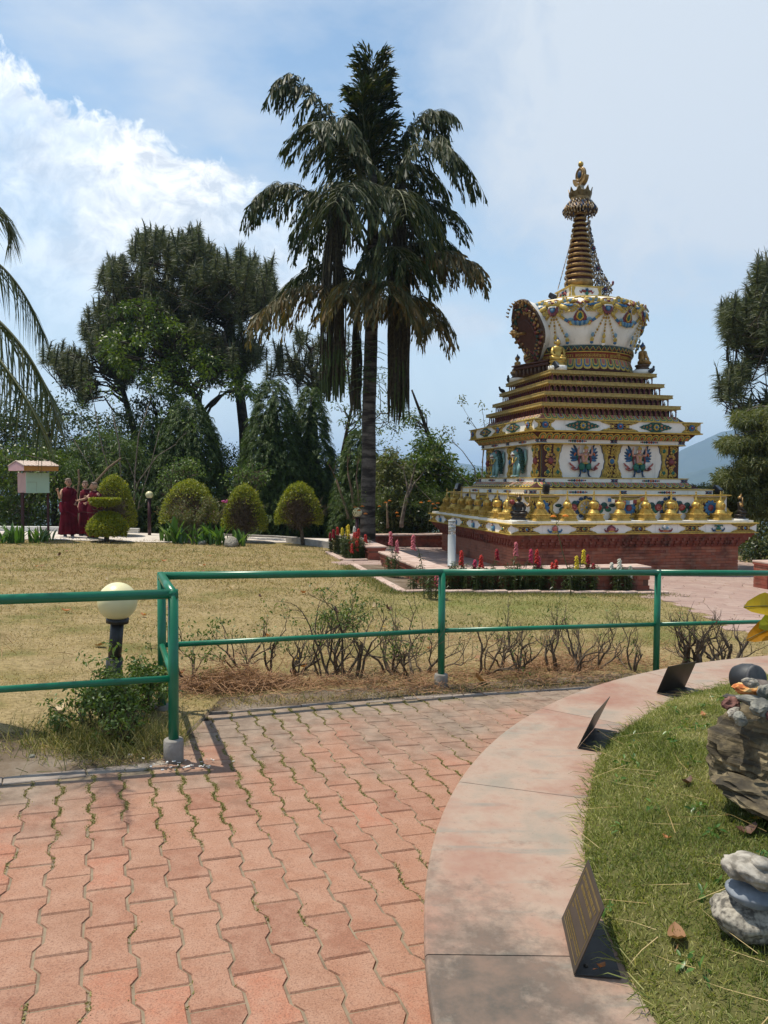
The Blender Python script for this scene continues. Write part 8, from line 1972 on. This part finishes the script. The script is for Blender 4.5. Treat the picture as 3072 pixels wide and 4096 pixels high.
for k, (px, py, h, n, lf, lb) in enumerate(((400, 1478, .42, 2, 5, 'pruned hedge stump with a leafy tuft beside the corner post'), (522, 1478, .45, 2, 5, 'single upright hedge stem with a green tip'), (585, 1475, .44, 3, 2, 'twiggy hedge shrub left of the leafier one'), (640, 1480, .40, 4, 2, 'low tangled hedge shrub with curling twigs'), (705, 1478, .55, 4, 4, 'bushy leafy hedge shrub, tallest in the middle of the row'), (740, 1482, .60, 5, 5, 'dense hedge shrub with many fine green shoots'), (770, 1480, .5, 3, 2, 'twiggy hedge shrub right of the tallest one'), (838, 1482, .48, 3, 2, 'thin hedge stems left of the middle post'), (886, 1480, .58, 4, 3, 'upright hedge shrub close left of the middle post'), (925, 1478, .42, 3, 1, 'leafless hedge shrub touching the middle post'), (1046, 1462, .36, 2, 1, 'small crooked hedge shrub right of the middle post'), (1080, 1455, .40, 1, 1, 'straight hedge stem second right of the middle post'), (1124, 1455, .42, 4, 1, 'spreading hedge shrub with a thick forked base'), (1195, 1450, .38, 2, 2, 'slim hedge shrub with pale leafy tips'), (1240, 1445, .36, 3, 0, 'bare crossed hedge twigs near the bench curve'), (1285, 1435, .38, 2, 1, 'small leafless hedge shrub left of the right post'), (1372, 1420, .36, 2, 1, 'curved thick hedge stem beside the right post'), (1480, 1410, .40, 4, 1, 'wide dark hedge shrub right of the right post'), (1522, 1408, .40, 4, 0, 'tangled dark hedge shrub second from the right edge'), (1570, 1400, .42, 5, 0, 'thick gnarled hedge shrub at the right edge'))):
    d = 6.35+(px-829)*.00108+(.1 if k % 2 else 0) if px > 390 else 5; twigshrub(lb, px, py, d+.25, h*(1.22 if k > 9 else 1.05), n+(2 if k > 9 else 1), lf, 400+k, r=.015 if k < 17 else .022)
def lampshrub():
    rs = np.random.default_rng(450)
    for k, (px, py, h, n, lf, lb) in enumerate(((180, 1600, .50, 5, 6, 'leafy green shrub left of the near lamp'), (235, 1590, .48, 6, 7, 'dense green shrub round the foot of the near lamp'), (300, 1560, .58, 7, 8, 'bushy green shrub right of the near lamp'), (330, 1530, .58, 6, 8, 'green shrub growing through the corner of the railing'), (280, 1615, .36, 5, 4, 'low dry shrub in front of the near lamp'))):
        twigshrub(lb, px+(262-px)*.25, py, (4.75, 4.9, 5.05, 5.25, 4.6)[k], h*.56, n+5, lf*.9, 460+k, 'lamp_shrub', .5, .009)
lampshrub()

# ------------------------------------------------------------------ overhanging leaves at the right edge
def edgeplant():
    rs = np.random.default_rng(5); d = 2.75; b = aty(1740, 1560, d); root = thing('leafy_sapling', 'sapling with large yellowing leaves reaching in from the right edge', 'plant', (b[0], b[1], float(mound_h(b[0], b[1])))); mb = MB()
    st = [(b[0], b[1], float(mound_h(b[0], b[1]))-.02), aty(1735, 1420, d), aty(1700, 1320, d), aty(1690, 1260, d)]; mb.tube(st, [.012, .010, .008, .005], 6); mb.tube([aty(1705, 1340, d), aty(1680, 1338, d), aty(1659, 1318, d)], .004, 5); mb.tube([aty(1722, 1380, d), aty(1690, 1362, d), aty(1640, 1365, d)], .004, 5); mb.obj('stem', B_['twig'], root)
    yl = leafm('yellow_leaf', [(.52, .34, .012), (.55, .38, .02)], .5, .4); og = leafm('spotted_leaf', [(.50, .22, .012), (.44, .19, .012)], .45, .45); gr = leafm('yellow_green_leaf', [(.33, .36, .02), (.3, .34, .03)], .45, .4)
    for x0, y0, x1, y1, w, mt in ((1700, 1312, 1607, 1302, .085, yl), (1700, 1345, 1612, 1374, .075, og), (1700, 1330, 1640, 1350, .07, gr), (1720, 1470, 1655, 1520, .05, L_['plant']), (1760, 1300, 1800, 1260, .09, gr)):
        A, B = aty(x0, y0, d), aty(x1, y1, d-.06); V = []; F = []; m = 9; ax = B-A; L = np.linalg.norm(ax); S_ = nrm(np.cross(ax, [.1, -.75, .45])); U_ = nrm(np.cross(S_, ax))
        for i in range(m):
            t = i/(m-1); ww = w*.5*math.sin(math.pi*min(1, .08+.92*t))**.6*(1+.1*math.sin(9*t+x0)) if t < 1 else .001; c = A+ax*t-np.array([0, 0, .08*L*t*t])
            V += [c-S_*ww+U_*ww*.35+U_*.004*math.sin(13*t), c-U_*.002, c+S_*ww+U_*ww*.25+U_*.005*math.cos(11*t)]
        for i in range(m-1): F += [(3*i, 3*i+3, 3*i+4, 3*i+1), (3*i+1, 3*i+4, 3*i+5, 3*i+2)]
        mb = MB(); mb.add(V, F); me = mb.mesh('leaf', mt); at = me.attributes.new('rnd', 'FLOAT', 'FACE'); at.data.foreach_set('value', rs.random(len(me.polygons)).astype(np.float32)); lo = link('leaf', me, root)
        if mt in (og, yl): mb = MB(); mb.tube([A+ax*t-np.array([0, 0, .08*L*t*t])+U_*.002 for t in np.linspace(0, 1, 6)], .0016, 4); mb.obj('midrib', B_['stalk'], lo)
edgeplant()

# ------------------------------------------------------------------ fallen leaves
DRY = [leafm('dry_leaf', [(.26, .13, .06), (.30, .17, .085)], .15, .7), leafm('pale_dry_leaf', [(.45, .34, .20), (.5, .38, .24)], .15, .7), leafm('brown_dead_leaf', [(.10, .05, .035), (.13, .07, .045)], .1, .6), leafm('rusty_leaf', [(.36, .13, .05), (.40, .16, .06)], .2, .6), leafm('yellow_dead_leaf', [(.46, .28, .04), (.5, .32, .06)], .25, .6)]
def dryleaf_me(L, w, curl, mt, rs):
    V = []; F = []; m = 6
    for i in range(m):
        t = i/(m-1); ww = w*.5*math.sin(math.pi*min(1, .1+.9*t))**.75 if t < 1 else .001; z = curl*L*(t-.5)**2*2+.004; k = curl*.9+rs.normal()*.12; V += [(L*(t-.5), -ww, z+ww*k), (L*(t-.5), 0, z), (L*(t-.5), ww, z+ww*k*.8)]
    for i in range(m-1): F += [(3*i, 3*i+3, 3*i+4, 3*i+1), (3*i+1, 3*i+4, 3*i+5, 3*i+2)]
    mb = MB(); mb.add(V, F); mb.tube([(-L*.5, 0, .006), (-L*.72, .004, .008), (-L*.9, .012, .004)], .0022, 3); me = mb.mesh('fallen_leaf', mt); at = me.attributes.new('rnd', 'FLOAT', 'FACE'); at.data.foreach_set('value', np.full(len(me.polygons), rs.random(), np.float32)); return me
rsl = np.random.default_rng(500); LM = [dryleaf_me(.10*s, .055*s, c, DRY[k % 5], rsl) for k, (s, c) in enumerate(((1, .5), (.8, .2), (1.2, .8), (.9, .6), (.7, .4), (1.1, .3), (.85, .9)))]
for px, py, s, m, lb in ((1463, 1988, .85, 0, 'curled pinkish brown leaf lying beside the cairn'), (1612, 1795, .6, 2, 'dark curled leaf standing in the grass above the cairn'), (1640, 1768, .8, 4, 'yellow leaf lying under the slate boulder'), (1520, 1533, .55, 3, 'rusty orange leaf lying on the far part of the grass bed'), (1487, 1682, .5, 2, 'dark red brown leaf in the middle of the grass bed'), (1300, 2010, .4, 3, 'dry flower husk on the base of the near plaque'), (1440, 1795, .35, 3, 'small rust catkin in the middle of the grass bed')):
    p = atz(px, py, .34); z = float(mound_h(p[0], p[1]))+.006; link('fallen_leaf', LM[m], loc=(p[0], p[1], z if px != 1300 else SLABZ+.02), rot=(rsl.normal()*.12, rsl.normal()*.12, rsl.uniform(0, 6.28)), label=lb, cat='fallen leaf').scale = (s,)*3
for px, py, s, m, lb in ((1035, 1485, 1.6, 0, 'large brown leaf leaning at the foot of the middle post'), (548, 1470, 1.6, 0, 'rusty leaf caught in the pine needles by the corner'), (128, 1548, 1.5, 1, 'pale curled leaf on the lawn left of the near lamp'), (1100, 1440, 1.3, 1, 'pale dry leaf by the hedge right of the middle post'), (660, 1455, 1.2, 3, 'reddish leaf under the tangled hedge twigs')):
    p = G(px, py); link('fallen_leaf', LM[m], loc=(p[0], p[1], p[2]+.05), rot=(rsl.normal()*.5, rsl.normal()*.5, rsl.uniform(0, 6.28)), label=lb, cat='fallen leaf').scale = (s,)*3
cnm = ['brown', 'pale tan', 'dark brown', 'rusty', 'yellow']; taken = set(); k = 0
while k < 38:
    y = rsl.uniform(6, 18); x = rsl.uniform(-.55*y, .14*y)
    if not (y > float(kerb_y(x))+.7 and (x < .1 or y < 11.5)): continue
    sc = rsl.uniform(.7, 1.5); m = int(rsl.integers(0, 7)); u = 829+x/y/.000596; reg = 'close to the pruned hedge' if y < 7.6 else 'in front of the far path' if y > 14.5 else 'beyond the near lamp' if u < 330 else 'behind the railing corner' if u < 520 else 'near the flower bed kerb' if u > 820 else 'in the middle of the lawn'
    lb = f"{'large' if sc > 1.2 else 'small' if sc < .95 else 'medium'} {cnm[m % 5]} dry leaf lying {reg}"
    if lb in taken: continue
    taken.add(lb); k += 1
    link('fallen_leaf', LM[m], loc=(x, y, ground(x, y)+.045), rot=(rsl.normal()*.25, rsl.normal()*.25, rsl.uniform(0, 6.28)), label=lb, cat='fallen leaf', group='dry leaves scattered on the lawn').scale = (sc,)*3


# ------------------------------------------------------------------ grass, moss and needles
GR = {}
GR['straw'] = leafm('straw_grass', [(.10, .07, .025), (.26, .18, .065), (.40, .28, .12), (.56, .43, .22)], .25, .75)
GR['mid'] = leafm('half_dry_grass', [(.07, .09, .02), (.14, .15, .04), (.26, .22, .08), (.36, .29, .12)], .3, .7)
GR['green'] = leafm('bed_grass', [(.07, .10, .018), (.15, .18, .034), (.26, .27, .07), (.48, .42, .20)], .35, .55)
GR['needle'] = leafm('pine_straw', [(.16, .075, .035), (.26, .13, .06), (.36, .20, .10), (.30, .17, .08)], .1, .7)
GR['moss'] = leafm('joint_moss', [(.13, .125, .03), (.22, .20, .06), (.34, .29, .12), (.42, .35, .17)], .2, .8)
def blades(name, P, L, w, mat, rs, lean=.7, bend=.4, label=None, rnd=None, up=1., kind='stuff'):
    n = len(P); D_ = rs.normal(size=(n, 3))*lean; D_[:, 2] = np.abs(D_[:, 2])*.3+up; return leafmesh(name, P, D_, rs.normal(size=(n, 3)), L, w, mat, None, 'blade', bend*rs.uniform(.2, 1.6, n), rnd=rnd, kind=kind, label=label)
def lawn_grass():
    rs = np.random.default_rng(600); n = 230000; y = np.exp(rs.uniform(math.log(3.6), math.log(21.5), n)); x = rs.uniform(-.66, .55, n)*y; x[y < 9] = rs.uniform(-.64, .66, (y < 9).sum())*y[y < 9]
    ky = kerb_y(x); a, b = W2S(x, y); ok = (y > ky+.03) & ~inpoly(x, y, COURT) & ~((a > -6.1) & (b > -6.0) & (b < -1.6)) & ~((a > -6.2) & (b > -.8)) & ~((((x+2.35)/.9)**2+((y-4.0)/.55)**2) < rs.uniform(.5, 1.2, n))
    x, y = x[ok], y[ok]; n = len(x); gx = np.array([mnoise.noise((u*.8, v*.8, 0)) for u, v in zip(x, y)]); nearbed = np.exp(-((np.hypot(x-1.6, (y-11.6))/2.4)**2)); P = np.stack([x, y, groundv(x, y)+.02], 1)
    g = np.clip(.22+.5*gx+nearbed*1.1+.25*np.exp(-((y-20)/2)**2), 0, 1) > rs.random(n); 
    dd = np.clip(y/9, .7, 1.8)
    blades('straw_grass', P[~g], rs.uniform(.025, .075, (~g).sum())*dd[~g], .0055*dd[~g], GR['straw'], rs, 1.1, .5, 'short dry straw coloured lawn grass')
    blades('lawn_grass', P[g], rs.uniform(.025, .07, g.sum())*dd[g], .0055*dd[g], GR['mid'], rs, .8, .4, 'half green blades in the dry lawn')
    # taller turf along the flower bed kerb
    m = 9000; t = rs.random(m); A, B, C_ = S2W(-6.28, -1.9), S2W(-6.28, -6.2), S2W(-1.2, -6.2); k = rs.random(m) < .45; q = np.where(k[:, None], A+(B-A)*t[:, None], B+(C_-B)*t[:, None])+rs.normal(size=(m, 2))*.16
    a, b = W2S(q[:, 0], q[:, 1]); q = q[(a < -6.2) | (b < -6.12)]; P = np.stack([q[:, 0], q[:, 1], groundv(q[:, 0], q[:, 1])+.02], 1); blades('bed_edge_grass', P, rs.uniform(.05, .13, len(P)), .007, GR['mid'], rs, .6, .5, 'longer green grass along the flower bed kerb', rnd=rs.random(len(P))*.6)
lawn_grass()
def bed_grass():
    rs = np.random.default_rng(610); n = 330000; r = PRI*np.sqrt(rs.uniform(.12, 1, n)); a = np.where(rs.random(n) < .82, rs.uniform(R(88), R(232), n), rs.uniform(0, 6.283, n)); x = PC[0]+r*np.cos(a); y = PC[1]+r*np.sin(a); ok = ((x < .62*y+.15) & (y > .9)) | (rs.random(n) < .3); x, y, r = x[ok], y[ok], r[ok]; n = len(x)
    P = np.stack([x, y, mound_h(x, y)-.004], 1); pat = np.array([mnoise.noise((u*2.2, v*2.2, 0))+.5*mnoise.noise((u*6, v*6, 2)) for u, v in zip(x, y)]); near = np.clip((3.2-y)/1.6, 0, 1)
    blades('bed_grass', P, rs.uniform(.018, .058, n)*(1+.35*pat), rs.uniform(.0016, .0036, n), GR['green'], rs, .62, .6, 'green grass on the round raised bed', rnd=np.clip(.50-.55*pat-.14*near+rs.normal(size=n)*.24, 0, 1))
    m = 900; a = rs.uniform(R(88), R(225), m); rr = PRI+.02-np.abs(rs.normal(size=m))*.05; P = np.stack([PC[0]+rr*np.cos(a), PC[1]+rr*np.sin(a), np.full(m, SLABZ+.02)], 1); D_ = np.stack([np.cos(a), np.sin(a), rs.uniform(.3, 1.2, m)], 1)+rs.normal(size=(m, 3))*.5; leafmesh('edge_grass', P, D_, rs.normal(size=(m, 3)), rs.uniform(.04, .12, m), .003, GR['green'], None, 'blade', .5, rnd=rs.random(m), kind='stuff', label='grass blades spilling over the inner edge of the stone bench')
    m = 260; i = rs.choice(n, m); P = np.stack([x[i], y[i], mound_h(x[i], y[i])+rs.uniform(.02, .045, m)], 1); an = rs.normal(2.6, .7, m); leafmesh('fallen_needles', P, np.stack([np.cos(an), np.sin(an), rs.normal(size=m)*.12], 1), np.tile([0, 0, 1.], (m, 1)), rs.uniform(.10, .28, m), .0026, GR['straw'], None, 'blade', rs.normal(size=m)*.1, rnd=rs.random(m)*.6+.4, kind='stuff', label='long dry pine needles lying on the grass bed')
    # small broad weeds
    m = 160; i = rs.choice(n, m); c = np.stack([x[i], y[i], mound_h(x[i], y[i])+.02], 1); leaf_cloud('small_weeds', c, .022, 7, .028, .011, L_['plant'], None, rs, 'leaf', .8, .2, kind='stuff', label='small green weeds in the grass bed')
bed_grass()
def joints():
    rs = np.random.default_rng(620); P = []
    for i in range(-34, 44):
        n = 12000; v = rs.uniform(-14*PL, 30*PL, n); c = math.floor(i/2)*0; ph = (v/PL-.5*(i % 2)) % 1; tri = np.where((ph < .2) | (ph > .8), 1, np.where((ph > .31) & (ph < .69), -1, np.where(ph < .5, 1-(ph-.2)/.055, -1+(ph-.69)/.055))); tri = np.clip(tri, -1, 1)
        u = PW*(i+1)+.0135*np.clip(-tri, -1, 1)+rs.normal(size=n)*.007
        xy = P0+np.outer(u, e1)+np.outer(v, e2); x, y = xy.T; d_ = y-(kerb_y(x)); pn = np.array([mnoise.noise((a*.9, b*.9, 5))+.6*mnoise.noise((a*3.1, b*3.1, 8)) for a, b in zip(x, y)])
        pr = np.clip(.62+d_*.13-np.clip(x+.7, 0, 3)*.28, 0, 1)+.85*pn-.16; ok = (y < kerb_y(x)-.03) & (y > 1.4) & (np.abs(x) < .6*y+.2) & (np.hypot(x-PC[0], y-PC[1]) > PR+.0) & (pr > rs.random(n)*.9+.06); P.append(xy[ok])
    P = np.concatenate(P); P = P[rs.permutation(len(P))[:60000]]; P = np.repeat(P, 2, 0)+rs.normal(size=(2*len(P), 2))*.004; z = groundv(P[:, 0], P[:, 1])-.001
    blades('joint_moss', np.stack([P[:, 0], P[:, 1], z], 1), rs.uniform(.006, .017, len(P)), .005, GR['moss'], rs, 1.2, .3, 'yellow green moss and tufts growing in the paving joints')
joints()
def litter():
    rs = np.random.default_rng(630); P, D_ = [], []
    def heap(cx, cy, sx, sy, n, hz): P.append(np.stack([q := cx+rs.normal(size=n)*sx, w := cy+rs.normal(size=n)*sy, groundv(q, w)+.03+np.abs(rs.normal(size=n))*hz*np.exp(-((q-cx)/sx)**2/2)], 1)); a = rs.uniform(0, 6.28, n); D_.append(np.stack([np.cos(a), np.sin(a)*.6, rs.normal(size=n)*.28], 1))
    for px, py, sx, sy, n, hz in ((440, 1500, .20, .12, 900, .08), (500, 1495, .22, .12, 1100, .09), (560, 1490, .25, .12, 700, .05), (690, 1495, .5, .10, 700, .03), (860, 1490, .6, .10, 800, .03), (1080, 1475, .6, .12, 1000, .04), (1200, 1455, .35, .12, 900, .05), (1300, 1440, .5, .15, 900, .04), (700, 1440, 1.2, .3, 900, .01), (1200, 1400, 1.2, .4, 900, .01)): q = G(px, py); heap(q[0], q[1]+.05, sx, sy, n, hz)
    P, D_ = np.concatenate(P), np.concatenate(D_); k = P[:, 1] > kerb_y(P[:, 0])+.0; P, D_ = P[k], D_[k]; n = len(P); leafmesh('pine_needle_litter', P, D_, rs.normal(size=(n, 3))*.5+[0, 0, 1], rs.uniform(.10, .26, n), .0045, GR['needle'], None, 'blade', rs.normal(size=n)*.15, kind='stuff', label='rusty pine needle litter along the foot of the railing')
    # dry and green grass tufts under the lamp shrub
    m = 5200; c = G(255, 1610); x = c[0]+rs.normal(size=m)*.26; y = c[1]+rs.normal(size=m)*.16; k = y > kerb_y(x)+.02; x, y = x[k], y[k]; blades('rank_grass', np.stack([x, y, groundv(x, y)+.0], 1), rs.uniform(.10, .34, len(x)), .004, GR['mid'], rs, .55, .9, 'tangled dry and green grass under the near lamp shrubs', rnd=rs.random(len(x))*.9)
    m = 1500; x = rs.uniform(-1.1, 2.6, m); y = kerb_y(x)+.05+np.abs(rs.normal(size=m))*.16; blades('fence_grass', np.stack([x, y, groundv(x, y)], 1), rs.uniform(.04, .16, m), .004, GR['mid'], rs, .6, .7, 'stray grass along the railing kerb', rnd=rs.random(m))
    # paint chips and crumbs at the corner post
    mb = MB(); c = G(392, 1660)
    for k in range(60): q = c+np.array([rs.normal()*.11, rs.normal()*.06, 0]); z = ground(q[0], q[1])+.02; s = rs.uniform(.003, .010); mb.m = int(rs.integers(0, 2)); mb.at(T(q[0], q[1], z), RZ(rs.uniform(0, 6)), RX(rs.normal()*.4)); mb.box(-s, s, -s*.6, s*.6, 0, .003)
    mb.obj('rubble', [M['white_wash'], M['paver']], kind='stuff', label='paint chips and crumbs round the corner post footing')
litter()
